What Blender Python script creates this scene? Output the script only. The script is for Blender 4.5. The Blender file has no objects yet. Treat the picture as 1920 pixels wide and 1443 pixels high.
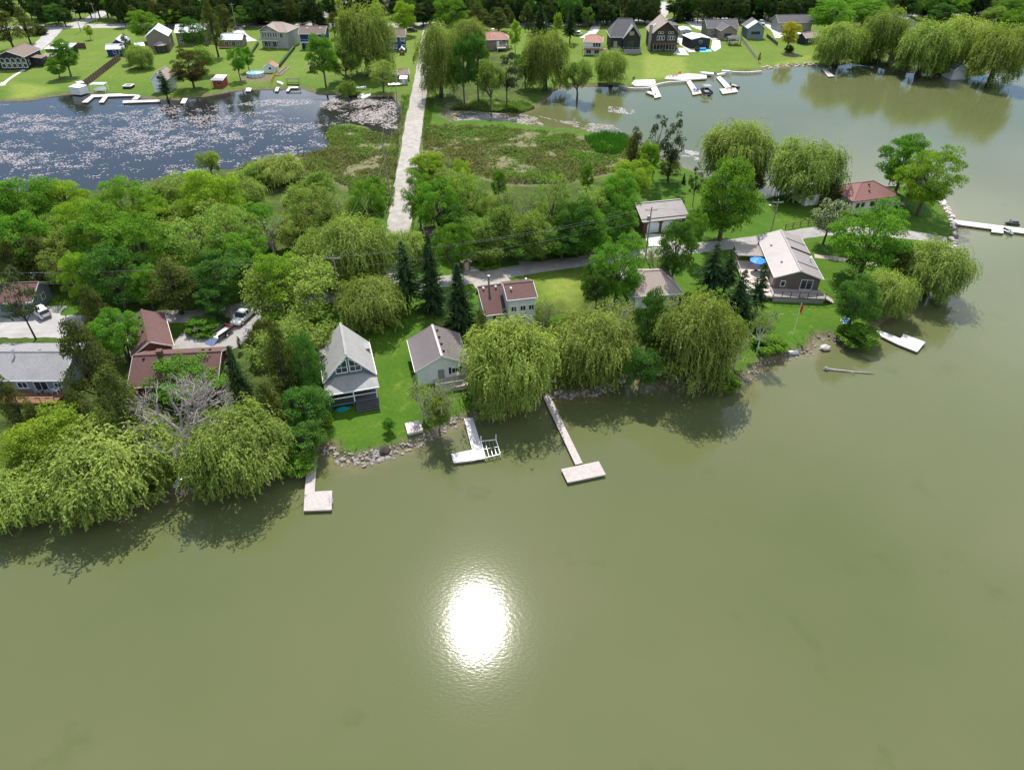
import bpy, bmesh, math, random
import numpy as np
from mathutils import Vector, Matrix
R = math.radians
sc = bpy.context.scene
col = sc.collection
random.seed(7); rng = np.random.default_rng(7)

# ------------------------------------------------------------------ camera
# survey of the place: drone 63 m above the lake, looking 37 degrees down
CAM_H, PITCH, FPX, PCX, PCY = 63.0, R(37), 1320.0, 960.0, 721.5
LAND = 0.6
cam = bpy.data.objects.new('camera', bpy.data.cameras.new('camera'))
col.objects.link(cam)
cam.location = (0, 0, CAM_H)
cam.rotation_euler = (R(90) - PITCH, 0, 0)
cam.data.sensor_width = 36.0
cam.data.lens = 36.0 * FPX / 1920.0
cam.data.clip_start = 1.0
cam.data.clip_end = 9000.0
sc.camera = cam

# ------------------------------------------------------------------ light
SUN_EL, SUN_AZ = R(55.5), R(-4.7)          # azimuth measured from +Y towards +X
sv = Vector((math.sin(SUN_AZ) * math.cos(SUN_EL), math.cos(SUN_AZ) * math.cos(SUN_EL), math.sin(SUN_EL)))
sun = bpy.data.objects.new('sun', bpy.data.lights.new('sun', 'SUN'))
col.objects.link(sun)
sun.data.energy = 5.0
sun.data.angle = R(0.53)
sun.data.color = (1.0, 0.955, 0.88)
sun.rotation_euler = sv.to_track_quat('Z', 'Y').to_euler()
world = bpy.data.worlds.new('World'); sc.world = world; world.use_nodes = True
nt = world.node_tree; nt.nodes.clear()
wo = nt.nodes.new('ShaderNodeOutputWorld'); bg = nt.nodes.new('ShaderNodeBackground')
sky = nt.nodes.new('ShaderNodeTexSky'); sky.sky_type = 'NISHITA'; sky.sun_disc = False
sky.sun_elevation = SUN_EL; sky.sun_rotation = SUN_AZ; sky.altitude = 200
sky.air_density = 1.1; sky.dust_density = 0.6; sky.ozone_density = 5.0
# fair-weather clouds over the whole sky: direction projected on a flat cloud layer
tc = nt.nodes.new('ShaderNodeTexCoord'); sep = nt.nodes.new('ShaderNodeSeparateXYZ')
mx0 = nt.nodes.new('ShaderNodeMath'); mx0.operation = 'MAXIMUM'; mx0.inputs[1].default_value = 0.0
mx = nt.nodes.new('ShaderNodeMath'); mx.operation = 'ADD'; mx.inputs[1].default_value = 0.05
dvx = nt.nodes.new('ShaderNodeMath'); dvx.operation = 'DIVIDE'
dvy = nt.nodes.new('ShaderNodeMath'); dvy.operation = 'DIVIDE'
cmb = nt.nodes.new('ShaderNodeCombineXYZ'); cn = nt.nodes.new('ShaderNodeTexNoise')
cn.inputs['Scale'].default_value = 0.55; cn.inputs['Detail'].default_value = 7; cn.inputs['Roughness'].default_value = 0.55
cr = nt.nodes.new('ShaderNodeMapRange'); cr.inputs[1].default_value = 0.455; cr.inputs[2].default_value = 0.68
cr.inputs[3].default_value = 0.0; cr.inputs[4].default_value = 0.85
cmx = nt.nodes.new('ShaderNodeMixRGB'); cmx.inputs[2].default_value = (17.5, 18.0, 18.4, 1)
L = nt.links.new
L(tc.outputs['Generated'], sep.inputs[0]); L(sep.outputs[2], mx0.inputs[0]); L(mx0.outputs[0], mx.inputs[0])
L(sep.outputs[0], dvx.inputs[0]); L(mx.outputs[0], dvx.inputs[1]); L(sep.outputs[1], dvy.inputs[0]); L(mx.outputs[0], dvy.inputs[1])
cmb.inputs[2].default_value = 22.4
L(dvx.outputs[0], cmb.inputs[0]); L(dvy.outputs[0], cmb.inputs[1]); L(cmb.outputs[0], cn.inputs['Vector'])
L(cn.outputs[0], cr.inputs[0]); L(cr.outputs[0], cmx.inputs[0]); L(sky.outputs[0], cmx.inputs[1])
L(cmx.outputs[0], bg.inputs[0]); bg.inputs[1].default_value = 0.105; L(bg.outputs[0], wo.inputs[0])
sc.view_settings.view_transform = 'Standard'; sc.view_settings.look = 'None'
sc.view_settings.exposure = 0.38; sc.view_settings.gamma = 1.0; sc.view_settings.use_curve_mapping = False
sc.render.engine = 'CYCLES'

# ------------------------------------------------------------------ survey helpers
_cp, _sp = math.cos(PITCH), math.sin(PITCH)
def ray(px, py):
    v = PCY - py
    return (px - PCX, _cp * FPX + _sp * v, -_sp * FPX + _cp * v)
def P(px, py, z=LAND):
    d = ray(px, py); t = (z - CAM_H) / d[2]
    return Vector((d[0] * t, d[1] * t, z))
def mpp(px, py, z=LAND):                    # metres per picture unit at that place
    return (z - CAM_H) / ray(px, py)[2]
def dep(px, py):
    d = ray(px, py); return math.atan2(-d[2], math.hypot(d[0], d[1]))
def hgt(px, py, top_y, z=LAND):             # height of an upright that stands at (px,py) and ends at row top_y
    b = P(px, py, z)
    k = (PCY - top_y) / FPX
    # (up.(q-c)) / (fwd.(q-c)) = k  for q = b + h z
    u0 = _sp * b.y + _cp * (z - CAM_H); f0 = _cp * b.y - _sp * (z - CAM_H)
    return (k * f0 - u0) / (_cp + k * _sp)

# ------------------------------------------------------------------ object helpers
def tag(o, label=None, cat=None, group=None, kind=None):
    if label: o['label'] = label
    if cat: o['category'] = cat
    if group: o['group'] = group
    if kind: o['kind'] = kind
    return o
def empty(name, loc, rz=0.0, label=None, cat=None, group=None):
    o = bpy.data.objects.new(name, None); col.objects.link(o)
    o.empty_display_size = 0.3
    o.location = loc; o.rotation_euler = (0, 0, rz)
    return tag(o, label, cat, group)
def link(name, me, parent=None, loc=None):
    o = bpy.data.objects.new(name, me); col.objects.link(o)
    if parent: o.parent = parent
    if loc is not None: o.location = loc
    return o
class MB:
    def __init__(s): s.v = []; s.f = []
    def add(s, vs, fs):
        n = len(s.v); s.v += [tuple(q) for q in vs]; s.f += [tuple(i + n for i in f) for f in fs]; return s
    def box(s, x0, x1, y0, y1, z0, z1, M=None):
        vs = [(x0,y0,z0),(x1,y0,z0),(x1,y1,z0),(x0,y1,z0),(x0,y0,z1),(x1,y0,z1),(x1,y1,z1),(x0,y1,z1)]
        if M: vs = [M(*q) for q in vs]
        return s.add(vs, [(0,3,2,1),(4,5,6,7),(0,1,5,4),(1,2,6,5),(2,3,7,6),(3,0,4,7)])
    def prism(s, pts, z0, z1):               # upright prism over a plan polygon
        n = len(pts)
        vs = [(q[0], q[1], z0) for q in pts] + [(q[0], q[1], z1) for q in pts]
        return s.add(vs, [tuple(range(n - 1, -1, -1)), tuple(range(n, 2 * n))] + [(i, (i + 1) % n, n + (i + 1) % n, n + i) for i in range(n)])
    def slab(s, pts, th):                    # thick sheet over an arbitrary 3D polygon, thickness downwards
        n = len(pts)
        vs = [tuple(q) for q in pts] + [(q[0], q[1], q[2] - th) for q in pts]
        return s.add(vs, [tuple(range(n)), tuple(range(2 * n - 1, n - 1, -1))] + [(i, n + i, n + (i + 1) % n, (i + 1) % n) for i in range(n)])
    def bar(s, a, b, w, h=None):
        h = h or w; a = Vector(a); b = Vector(b); d = (b - a).normalized()
        up = Vector((0, 0, 1)) if abs(d.z) < 0.95 else Vector((1, 0, 0))
        sx = d.cross(up).normalized() * (w / 2); sz = sx.cross(d).normalized() * (h / 2)
        vs = [a-sx-sz, a+sx-sz, a+sx+sz, a-sx+sz, b-sx-sz, b+sx-sz, b+sx+sz, b-sx+sz]
        return s.add(vs, [(0,3,2,1),(4,5,6,7),(0,1,5,4),(1,2,6,5),(2,3,7,6),(3,0,4,7)])
    def tube(s, pts, rad, n=8, cap=True):
        pts = [Vector(q) for q in pts]; base = len(s.v)
        for i, q in enumerate(pts):
            d = (pts[min(i + 1, len(pts) - 1)] - pts[max(i - 1, 0)]).normalized()
            u = Vector((0, 0, 1)) if abs(d.z) < 0.9 else Vector((1, 0, 0))
            a = d.cross(u).normalized(); b = d.cross(a)
            r = rad[i] if isinstance(rad, (list, tuple)) else rad
            for k in range(n):
                t = 2 * math.pi * k / n
                s.v.append(tuple(q + a * (r * math.cos(t)) + b * (r * math.sin(t))))
        for i in range(len(pts) - 1):
            for k in range(n):
                k2 = (k + 1) % n
                s.f.append((base+i*n+k, base+(i+1)*n+k, base+(i+1)*n+k2, base+i*n+k2))
        if cap:
            s.f.append(tuple(base + k for k in range(n)))
            s.f.append(tuple(base + (len(pts)-1)*n + k for k in range(n - 1, -1, -1)))
        return s
    def loft(s, secs, closed=True):          # list of equal-length point rings
        n = len(secs[0]); base = len(s.v)
        for r in secs: s.v += [tuple(q) for q in r]
        for i in range(len(secs) - 1):
            for k in range(n):
                k2 = (k + 1) % n
                s.f.append((base+i*n+k, base+i*n+k2, base+(i+1)*n+k2, base+(i+1)*n+k))
        s.f.append(tuple(base + k for k in range(n - 1, -1, -1)))
        s.f.append(tuple(base + (len(secs)-1)*n + k for k in range(n)))
        return s
    def mesh(s, name, mat, smooth=False, fix=True):
        me = bpy.data.meshes.new(name); me.from_pydata(s.v, [], s.f)
        if fix:
            bm = bmesh.new(); bm.from_mesh(me); bmesh.ops.recalc_face_normals(bm, faces=bm.faces); bm.to_mesh(me); bm.free()
        if mat: me.materials.append(mat)
        if smooth: me.polygons.foreach_set('use_smooth', [True] * len(me.polygons))
        me.update(); return me
    def build(s, name, mat, parent=None, smooth=False, loc=None, bevel=0.0):
        o = link(name, s.mesh(name, mat, smooth), parent, loc)
        if bevel:
            m = o.modifiers.new('edge', 'BEVEL'); m.width = bevel; m.segments = 1; m.limit_method = 'ANGLE'
        return o

# ------------------------------------------------------------------ materials
_mats = {}
def mat(name, rgb, rough=0.75, var=0.12, scale=1.5, bump=0.0, bscale=14.0, metal=0.0, spec=0.4, lines=None, dirt=0.0):
    if name in _mats: return _mats[name]
    m = bpy.data.materials.new(name); m.use_nodes = True; t = m.node_tree; b = t.nodes['Principled BSDF']
    b.inputs['Roughness'].default_value = rough; b.inputs['Metallic'].default_value = metal
    b.inputs['Specular IOR Level'].default_value = spec
    co = t.nodes.new('ShaderNodeTexCoord'); n = t.nodes.new('ShaderNodeTexNoise')
    n.inputs['Scale'].default_value = scale; n.inputs['Detail'].default_value = 6; n.inputs['Roughness'].default_value = 0.65
    t.links.new(co.outputs['Object'], n.inputs['Vector'])
    r = t.nodes.new('ShaderNodeMapRange'); r.inputs[1].default_value = 0.3; r.inputs[2].default_value = 0.7
    t.links.new(n.outputs[0], r.inputs[0])
    x = t.nodes.new('ShaderNodeMixRGB')
    x.inputs[1].default_value = tuple(max(0, c * (1 - var)) for c in rgb) + (1,)
    x.inputs[2].default_value = tuple(min(1, c * (1 + var)) for c in rgb) + (1,)
    t.links.new(r.outputs[0], x.inputs[0]); out = x.outputs[0]
    if dirt:
        n2 = t.nodes.new('ShaderNodeTexNoise'); n2.inputs['Scale'].default_value = 0.55; n2.inputs['Detail'].default_value = 8
        t.links.new(co.outputs['Object'], n2.inputs['Vector'])
        r2 = t.nodes.new('ShaderNodeMapRange'); r2.inputs[1].default_value = 0.52; r2.inputs[2].default_value = 0.75; r2.inputs[4].default_value = dirt
        t.links.new(n2.outputs[0], r2.inputs[0])
        x2 = t.nodes.new('ShaderNodeMixRGB'); x2.inputs[2].default_value = tuple(c * 0.45 for c in rgb) + (1,)
        t.links.new(r2.outputs[0], x2.inputs[0]); t.links.new(out, x2.inputs[1]); out = x2.outputs[0]
    t.links.new(out, b.inputs['Base Color'])
    h = None
    if lines:                                # ('X'|'Y'|'Z', pitch in metres): board or course relief
        ax, pitch = lines
        w = t.nodes.new('ShaderNodeTexWave'); w.wave_type = 'BANDS'; w.bands_direction = ax; w.wave_profile = 'SAW'
        w.inputs['Scale'].default_value = 0.314159 / pitch; w.inputs['Distortion'].default_value = 0.0
        t.links.new(co.outputs['Object'], w.inputs['Vector']); h = w.outputs[1]
    elif bump:
        n3 = t.nodes.new('ShaderNodeTexNoise'); n3.inputs['Scale'].default_value = bscale; n3.inputs['Detail'].default_value = 3
        t.links.new(co.outputs['Object'], n3.inputs['Vector']); h = n3.outputs[0]
    if h is not None:
        bp = t.nodes.new('ShaderNodeBump'); bp.inputs['Strength'].default_value = bump or 0.35; bp.inputs['Distance'].default_value = 0.03
        t.links.new(h, bp.inputs['Height']); t.links.new(bp.outputs[0], b.inputs['Normal'])
    _mats[name] = m; return m
def siding(name, rgb, pitch=0.18): return mat('siding_' + name, rgb, 0.65, 0.08, 0.8, lines=('Z', pitch), dirt=0.1)
def shingle(name, rgb): return mat('shingle_' + name, rgb, 0.9, 0.22, 5.0, bump=0.5, bscale=9, dirt=0.25, spec=0.2)
GLASS = mat('window_glass', (0.025, 0.035, 0.045), 0.06, 0.3, 0.5, spec=0.6)
WHITE = mat('white_trim', (0.78, 0.78, 0.76), 0.5, 0.05)
BLACKM = mat('black_metal', (0.02, 0.02, 0.022), 0.5, 0.2)
GREYM = mat('grey_metal', (0.35, 0.36, 0.37), 0.4, 0.1, metal=0.6)
WOODG = mat('weathered_wood', (0.42, 0.37, 0.33), 0.8, 0.2, 2.0, bump=0.3)
WOODB = mat('brown_wood', (0.16, 0.09, 0.055), 0.75, 0.2, 2.0, bump=0.3)
WOODO = mat('orange_cedar_wood', (0.55, 0.2, 0.06), 0.6, 0.15, 2.0)
DOCKW = mat('white_dock_boards', (0.62, 0.60, 0.60), 0.6, 0.08, 3.0, dirt=0.12)
DOCKG = mat('grey_dock_boards', (0.43, 0.38, 0.36), 0.75, 0.16, 2.5, dirt=0.3)
CONC = mat('concrete', (0.55, 0.53, 0.5), 0.85, 0.12, 1.2, bump=0.2, dirt=0.2)
BRICK = mat('brown_brick', (0.12, 0.065, 0.045), 0.85, 0.3, 7.0, lines=('Z', 0.09))
BLUE = mat('blue_canvas', (0.02, 0.22, 0.75), 0.6, 0.15)
RUBBER = mat('tyre_rubber', (0.015, 0.015, 0.016), 0.8, 0.2)
CHROME = mat('bright_metal', (0.7, 0.7, 0.72), 0.25, 0.05, metal=1.0)
LAMP = mat('lamp_glass', (0.75, 0.75, 0.72), 0.15, 0.05)
REDL = mat('red_lamp', (0.5, 0.02, 0.02), 0.2, 0.1)
def paint(name, rgb): return mat('paint_' + name, rgb, 0.28, 0.03, spec=0.5)
# ------------------------------------------------------------------ terrain and water
S_SHORE = [(-300,1010),(0,976),(44,960),(100,952),(160,958),(235,958),(300,938),(330,925),(380,906),(440,905),(505,893),(548,878),
 (575,858),(598,846),(618,842),(632,862),(660,868),(700,860),(735,850),(780,832),(815,813),(840,800),(870,787),(905,780),(945,772),
 (985,752),(1018,742),(1070,742),(1115,738),(1145,725),(1163,712),(1187,711),(1230,726),(1290,722),(1350,722),(1395,715),(1420,695),
 (1445,677),(1480,667),(1512,661),(1526,652),(1524,640),(1540,631),(1562,635),(1578,646),(1604,648),(1620,635),(1636,620),(1662,600),
 (1690,584),(1712,560),(1738,530),(1770,500),(1790,470),(1797,440),(1791,415),(1776,390),(1765,374),(1745,363),(1722,353),(1690,350),
 (1620,351),(1570,350),(1530,353),(1480,362),(1432,373),(1390,364),(1340,341),(1312,327),(1285,315),(1268,305),(1240,298),(1200,275),
 (1180,258),(1160,250),(1120,250),(1080,243),(1030,240),(1000,236),(960,230),(920,226),(880,226),(850,228),(830,220),(842,208),(880,209),
 (930,212),(975,214),(1005,204),(1022,190),(1038,172),(1060,164),(1110,163),(1160,163),(1180,165),(1215,164),(1232,158),(1270,153),
 (1300,151),(1340,143),(1380,136),(1420,135),(1440,130),(1490,124),(1535,124),(1545,130),(1562,124),(1600,119),(1640,126),(1690,135),
 (1740,138),(1790,146),(1830,143),(1870,136),(1905,126),(2000,120),(2700,120),(2900,400),(2900,1900),(-300,1900)]
POND = [(-400,185),(0,190),(30,191),(60,188),(100,182),(150,174),(200,179),(300,187),(340,188),(400,179),(430,173),(470,169),(520,168),
 (560,166),(600,178),(650,178),(690,182),(735,181),(749,200),(751,226),(744,250),(728,262),(700,252),(690,240),(655,233),(620,236),
 (608,255),(618,276),(600,288),(560,292),(500,302),(470,306),(430,320),(400,318),(350,326),(310,331),(260,346),(220,352),(150,360),(0,376),(-400,420)]
MARSHES = [[(798,238),(850,236),(1000,244),(1100,255),(1172,262),(1215,290),(1170,318),(1060,345),(950,345),(850,318),(792,290)],
 [(815,196),(900,188),(985,192),(1008,206),(970,213),(840,206)], [(600,232),(748,252),(738,390),(690,370),(620,335),(500,325),(440,322),(470,303),(600,286)]]
WOODS = [[(-200,350),(250,330),(480,310),(620,330),(735,380),(728,520),(600,560),(350,590),(150,560),(-200,520)],
 [(790,330),(1000,330),(1200,340),(1190,430),(1120,470),(880,475),(790,460)],
 [(790,90),(940,95),(990,130),(985,190),(815,195)],[(-300,620),(480,640),(560,700),(570,860),(-300,980)],
 [(1050,560),(1330,560),(1400,700),(1200,730),(900,760),(900,640)],[(1600,25),(2000,20),(2000,130),(1700,135),(1610,110)]]
DRY = [[(1010,520),(1085,515),(1110,590),(1015,590)],[(1200,100),(1290,108),(1300,145),(1200,148)],[(1430,125),(1520,100),(1540,122)],[(15,150),(110,165),(60,188),(20,188)]]
DIRT = [[(455,140),(505,138),(508,152),(455,154)],[(1470,100),(1495,100),(1495,106),(1470,106)],[(590,660),(604,660),(604,760),(585,760)]]
def plan(px, z=0.0): return np.array([tuple(P(x, y, z))[:2] for x, y in px])
def inside(poly, X, Y):
    r = np.zeros(X.shape, bool); n = len(poly)
    for i in range(n):
        x0, y0 = poly[i]; x1, y1 = poly[(i + 1) % n]
        c = ((y0 > Y) != (y1 > Y)) & (X < (x1 - x0) * (Y - y0) / (y1 - y0 + 1e-12) + x0); r ^= c
    return r
def sdist(poly, X, Y):                       # signed distance, positive inside
    d = np.full(X.shape, 1e9); n = len(poly)
    for i in range(n):
        ax, ay = poly[i]; bx, by = poly[(i + 1) % n]; ex, ey = bx - ax, by - ay
        t = np.clip(((X - ax) * ex + (Y - ay) * ey) / (ex * ex + ey * ey + 1e-12), 0, 1)
        d = np.minimum(d, (X - ax - t * ex) ** 2 + (Y - ay - t * ey) ** 2)
    d = np.sqrt(d); return np.where(inside(poly, X, Y), d, -d)
def vnoise(X, Y, s, seed=0):
    r = np.random.default_rng(seed).random((64, 64)); x = X / s; y = Y / s
    xi = np.floor(x).astype(int); yi = np.floor(y).astype(int); fx = x - xi; fy = y - yi
    fx = fx * fx * (3 - 2 * fx); fy = fy * fy * (3 - 2 * fy); g = lambda a, b: r[a % 64, b % 64]
    return (g(xi, yi) * (1 - fx) + g(xi + 1, yi) * fx) * (1 - fy) + (g(xi, yi + 1) * (1 - fx) + g(xi + 1, yi + 1) * fx) * fy
def fbm(X, Y, s, seed=0): return (vnoise(X, Y, s, seed) + 0.5 * vnoise(X, Y, s / 2.1, seed + 1) + 0.25 * vnoise(X, Y, s / 4.3, seed + 2)) / 1.75
LAKE, PND = plan(S_SHORE), plan(POND)
xs = np.concatenate([[-6000, -2500, -1200, -700, -480], np.arange(-330, -120, 2.5), np.arange(-120, 130, 1.0), np.arange(130, 335, 2.5), [480, 700, 1200, 2500, 6000]])
ys = np.concatenate([[-6000, -2000, -600, -200, -60, -10], np.arange(20, 56, 3.0), np.arange(56, 175, 0.9), np.arange(175, 340, 1.6), np.arange(340, 470, 5.0), [520, 640, 900, 1500, 3000, 8000]])
GX, GY = np.meshgrid(xs, ys)
wob = (fbm(GX, GY, 5.0, 3) - 0.5) * 2.2
near = np.clip((np.abs(GX) < 330) * 1.0, 0, 1)
dl = sdist(LAKE, GX, GY); dp = sdist(PND, GX, GY)
land_d = -np.maximum(dl, dp) + wob * 0.55 * near       # >0 on land
def msk(polys, soft, z=LAND):
    m = np.zeros(GX.shape)
    for q in polys: m = np.maximum(m, np.clip(0.5 + (sdist(plan(q, z), GX, GY) + wob * 1.2) / soft, 0, 1))
    return m
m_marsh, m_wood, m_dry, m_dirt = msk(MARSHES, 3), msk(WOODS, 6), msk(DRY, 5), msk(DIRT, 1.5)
m_dry = np.maximum(m_dry, np.clip((GY - 225) / 40, 0, 1) * (0.25 + 0.35 * fbm(GX, GY, 14.0, 21)))
m_edge = np.clip(1.35 - land_d / 1.3, 0, 1)
GZ = np.clip(land_d * 0.45, -1.6, LAND) - 0.0
GZ = np.where(m_marsh > 0.3, np.minimum(GZ, 0.22 + 0.2 * fbm(GX, GY, 4.0, 9)), GZ)
def grid_obj(name, Z, keep, attrs, material):
    ny, nx = GX.shape; idx = -np.ones(ny * nx, int)
    kf = keep[:-1, :-1] | keep[1:, :-1] | keep[:-1, 1:] | keep[1:, 1:]
    I, J = np.nonzero(kf); q = np.stack([I * nx + J, I * nx + J + 1, (I + 1) * nx + J + 1, (I + 1) * nx + J], 1)
    u = np.unique(q); idx[u] = np.arange(len(u)); q = idx[q]
    co = np.stack([GX.ravel()[u], GY.ravel()[u], Z.ravel()[u]], 1)
    me = bpy.data.meshes.new(name); me.vertices.add(len(u)); me.vertices.foreach_set('co', co.ravel())
    me.loops.add(q.size); me.loops.foreach_set('vertex_index', q.ravel())
    me.polygons.add(len(q)); me.polygons.foreach_set('loop_start', np.arange(0, q.size, 4)); me.polygons.foreach_set('loop_total', np.full(len(q), 4))
    me.polygons.foreach_set('use_smooth', np.ones(len(q), bool))
    me.update(calc_edges=True); me.validate()
    a = me.attributes.new('mask', 'FLOAT_COLOR', 'POINT')
    c = np.stack([x.ravel()[u] for x in attrs], 1).astype(np.float32); a.data.foreach_set('color', c.ravel())
    me.materials.append(material)
    o = link(name, me); o['kind'] = 'structure'; return o
def ramp_mix(t, fac, a, b):
    x = t.nodes.new('ShaderNodeMixRGB'); t.links.new(fac, x.inputs[0])
    for i, c in ((1, a), (2, b)):
        if isinstance(c, tuple): x.inputs[i].default_value = c + (1,)
        else: t.links.new(c, x.inputs[i])
    return x.outputs[0]
def noise(t, scale, detail=5, rough=0.6, lo=0.35, hi=0.65):
    g = t.nodes.new('ShaderNodeNewGeometry'); n = t.nodes.new('ShaderNodeTexNoise')
    n.inputs['Scale'].default_value = scale; n.inputs['Detail'].default_value = detail; n.inputs['Roughness'].default_value = rough
    t.links.new(g.outputs['Position'], n.inputs['Vector'])
    r = t.nodes.new('ShaderNodeMapRange'); r.inputs[1].default_value = lo; r.inputs[2].default_value = hi; t.links.new(n.outputs[0], r.inputs[0])
    return r.outputs[0]
gm = bpy.data.materials.new('ground'); gm.use_nodes = True; t = gm.node_tree; b = t.nodes['Principled BSDF']
at = t.nodes.new('ShaderNodeAttribute'); at.attribute_name = 'mask'; sp = t.nodes.new('ShaderNodeSeparateColor'); t.links.new(at.outputs['Color'], sp.inputs[0])
gr = ramp_mix(t, noise(t, 0.12, 6), (0.052, 0.128, 0.010), (0.10, 0.172, 0.015))
gr = ramp_mix(t, noise(t, 1.6, 5, 0.7, 0.3, 0.75), gr, (0.042, 0.105, 0.009))
gr = ramp_mix(t, noise(t, 0.5, 7, 0.7, 0.56, 0.8), gr, (0.18, 0.215, 0.035))
dryc = ramp_mix(t, noise(t, 0.8, 6), (0.27, 0.275, 0.07), (0.17, 0.24, 0.03))
fm = t.nodes.new('ShaderNodeMath'); fm.operation = 'MULTIPLY'; t.links.new(at.outputs['Alpha'], fm.inputs[0]); fm.inputs[1].default_value = 0.75
gr = ramp_mix(t, fm.outputs[0], gr, dryc)
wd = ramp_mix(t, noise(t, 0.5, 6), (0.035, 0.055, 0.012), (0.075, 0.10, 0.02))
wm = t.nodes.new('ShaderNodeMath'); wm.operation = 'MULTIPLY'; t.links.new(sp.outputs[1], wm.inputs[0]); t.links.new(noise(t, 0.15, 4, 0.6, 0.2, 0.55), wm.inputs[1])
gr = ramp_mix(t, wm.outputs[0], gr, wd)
ms = ramp_mix(t, noise(t, 0.6, 7, 0.7), (0.23, 0.19, 0.13), (0.10, 0.115, 0.035))
gr = ramp_mix(t, sp.outputs[0], gr, ms)
dt = ramp_mix(t, noise(t, 1.5, 7, 0.7), (0.22, 0.18, 0.12), (0.10, 0.08, 0.05))
gr = ramp_mix(t, sp.outputs[2], gr, dt)
t.links.new(gr, b.inputs['Base Color']); b.inputs['Roughness'].default_value = 0.95; b.inputs['Specular IOR Level'].default_value = 0.15
bp = t.nodes.new('ShaderNodeBump'); bp.inputs['Strength'].default_value = 0.6; bp.inputs['Distance'].default_value = 0.12
t.links.new(noise(t, 3.5, 6, 0.8, 0.2, 0.8), bp.inputs['Height']); t.links.new(bp.outputs[0], b.inputs['Normal'])
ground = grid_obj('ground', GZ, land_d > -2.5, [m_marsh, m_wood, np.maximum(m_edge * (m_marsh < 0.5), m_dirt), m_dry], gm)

wm_ = bpy.data.materials.new('lake_water'); wm_.use_nodes = True; t = wm_.node_tree; b = t.nodes['Principled BSDF']
at = t.nodes.new('ShaderNodeAttribute'); at.attribute_name = 'mask'; sp = t.nodes.new('ShaderNodeSeparateColor'); t.links.new(at.outputs['Color'], sp.inputs[0])
c = ramp_mix(t, noise(t, 0.03, 4, 0.55, 0.3, 0.7), (0.094, 0.110, 0.042), (0.114, 0.120, 0.054))
c = ramp_mix(t, noise(t, 0.11, 5, 0.6, 0.62, 0.85), c, (0.068, 0.084, 0.020))
sh = ramp_mix(t, noise(t, 0.9, 6, 0.7), (0.19, 0.16, 0.085), (0.12, 0.105, 0.05))
c = ramp_mix(t, sp.outputs[0], c, sh)
c = ramp_mix(t, sp.outputs[1], c, (0.022, 0.022, 0.020))
t.links.new(c, b.inputs['Base Color']); b.inputs['IOR'].default_value = 1.36; b.inputs['Roughness'].default_value = 0.06
bp = t.nodes.new('ShaderNodeBump'); bp.inputs['Strength'].default_value = 0.028; bp.inputs['Distance'].default_value = 0.2
nz = t.nodes.new('ShaderNodeTexNoise'); g = t.nodes.new('ShaderNodeNewGeometry'); mp = t.nodes.new('ShaderNodeMapping')
mp.inputs['Scale'].default_value = (0.8, 1.5, 1); mp.inputs['Rotation'].default_value = (0, 0, 0.5); t.links.new(g.outputs['Position'], mp.inputs[0]); t.links.new(mp.outputs[0], nz.inputs['Vector'])
nz.inputs['Scale'].default_value = 2.6; nz.inputs['Detail'].default_value = 4; t.links.new(nz.outputs[0], bp.inputs['Height']); t.links.new(bp.outputs[0], b.inputs['Normal'])
shallow = np.clip(1.0 - (-land_d - 0.2) / 3.2, 0, 1) ** 1.5 * 0.8
pondm = np.clip((dp - dl) / 6 + 0.5, 0, 1) * (dp > -20)
water = grid_obj('water', np.zeros(GX.shape), land_d < 1.5, [shallow, pondm, shallow * 0, shallow * 0], wm_)

# ------------------------------------------------------------------ roads, lanes, drives
GRAVEL = mat('gravel', (0.34, 0.31, 0.28), 0.95, 0.24, 0.6, bump=0.5, bscale=6, dirt=0.28)
LANEM = mat('grey_lane_gravel', (0.30, 0.28, 0.27), 0.95, 0.14, 0.8, bump=0.4, bscale=6, dirt=0.3)
ASPH = mat('pale_worn_asphalt', (0.36, 0.345, 0.335), 0.9, 0.15, 0.4, bump=0.3, bscale=8, dirt=0.15)
PATHM = mat('paver_path', (0.42, 0.33, 0.28), 0.9, 0.2, 3.0, bump=0.4, bscale=5)
def smooth_line(pts, n=5):
    pts = [Vector(q) for q in pts]; out = []
    for i in range(len(pts) - 1):
        a, b_, c_, d_ = pts[max(i-1, 0)], pts[i], pts[i+1], pts[min(i+2, len(pts)-1)]
        for k in range(n):
            u = k / n
            out.append(0.5 * ((2*b_) + (c_-a)*u + (2*a-5*b_+4*c_-d_)*u*u + (3*b_-a-3*c_+d_)*u*u*u))
    return out + [pts[-1]]
def road(name, px, width, m, lift):
    pts = smooth_line([P(x, y, LAND) for x, y in px], 8); mb = MB(); n = len(pts)
    for i, q in enumerate(pts):
        d = (pts[min(i+1, n-1)] - pts[max(i-1, 0)]); d.z = 0; d.normalize(); s = Vector((-d.y, d.x, 0))
        w = width if not callable(width) else width(i / (n - 1))
        for k in (-1, -0.5, 0, 0.5, 1):
            e = 1 + (random.uniform(-0.07, 0.07) if abs(k) == 1 else 0)
            r_ = q + s * (w / 2 * k * e); r_.z = LAND + lift + (0.05 * (1 - abs(k)) if abs(k) < 1 else -0.012); mb.v.append(tuple(r_))
    for i in range(n - 1):
        for k in range(4): mb.f.append((i*5+k, i*5+k+1, (i+1)*5+k+1, (i+1)*5+k))
    o = mb.build(name, m, smooth=True); o['kind'] = 'structure'; return o
road('gravel_road', [(806,42),(800,75),(793,130),(785,180),(777,225),(769,280),(760,340),(752,400),(745,440),(738,500),(730,548)], 5.0, GRAVEL, 0.03)
road('far_road', [(-120,62),(0,53),(120,50),(240,49),(450,48),(620,48),(800,47),(960,46),(1110,44),(1300,37),(1420,36),(1540,33),(1700,28),(2000,20)], 9.0, ASPH, 0.016)
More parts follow.
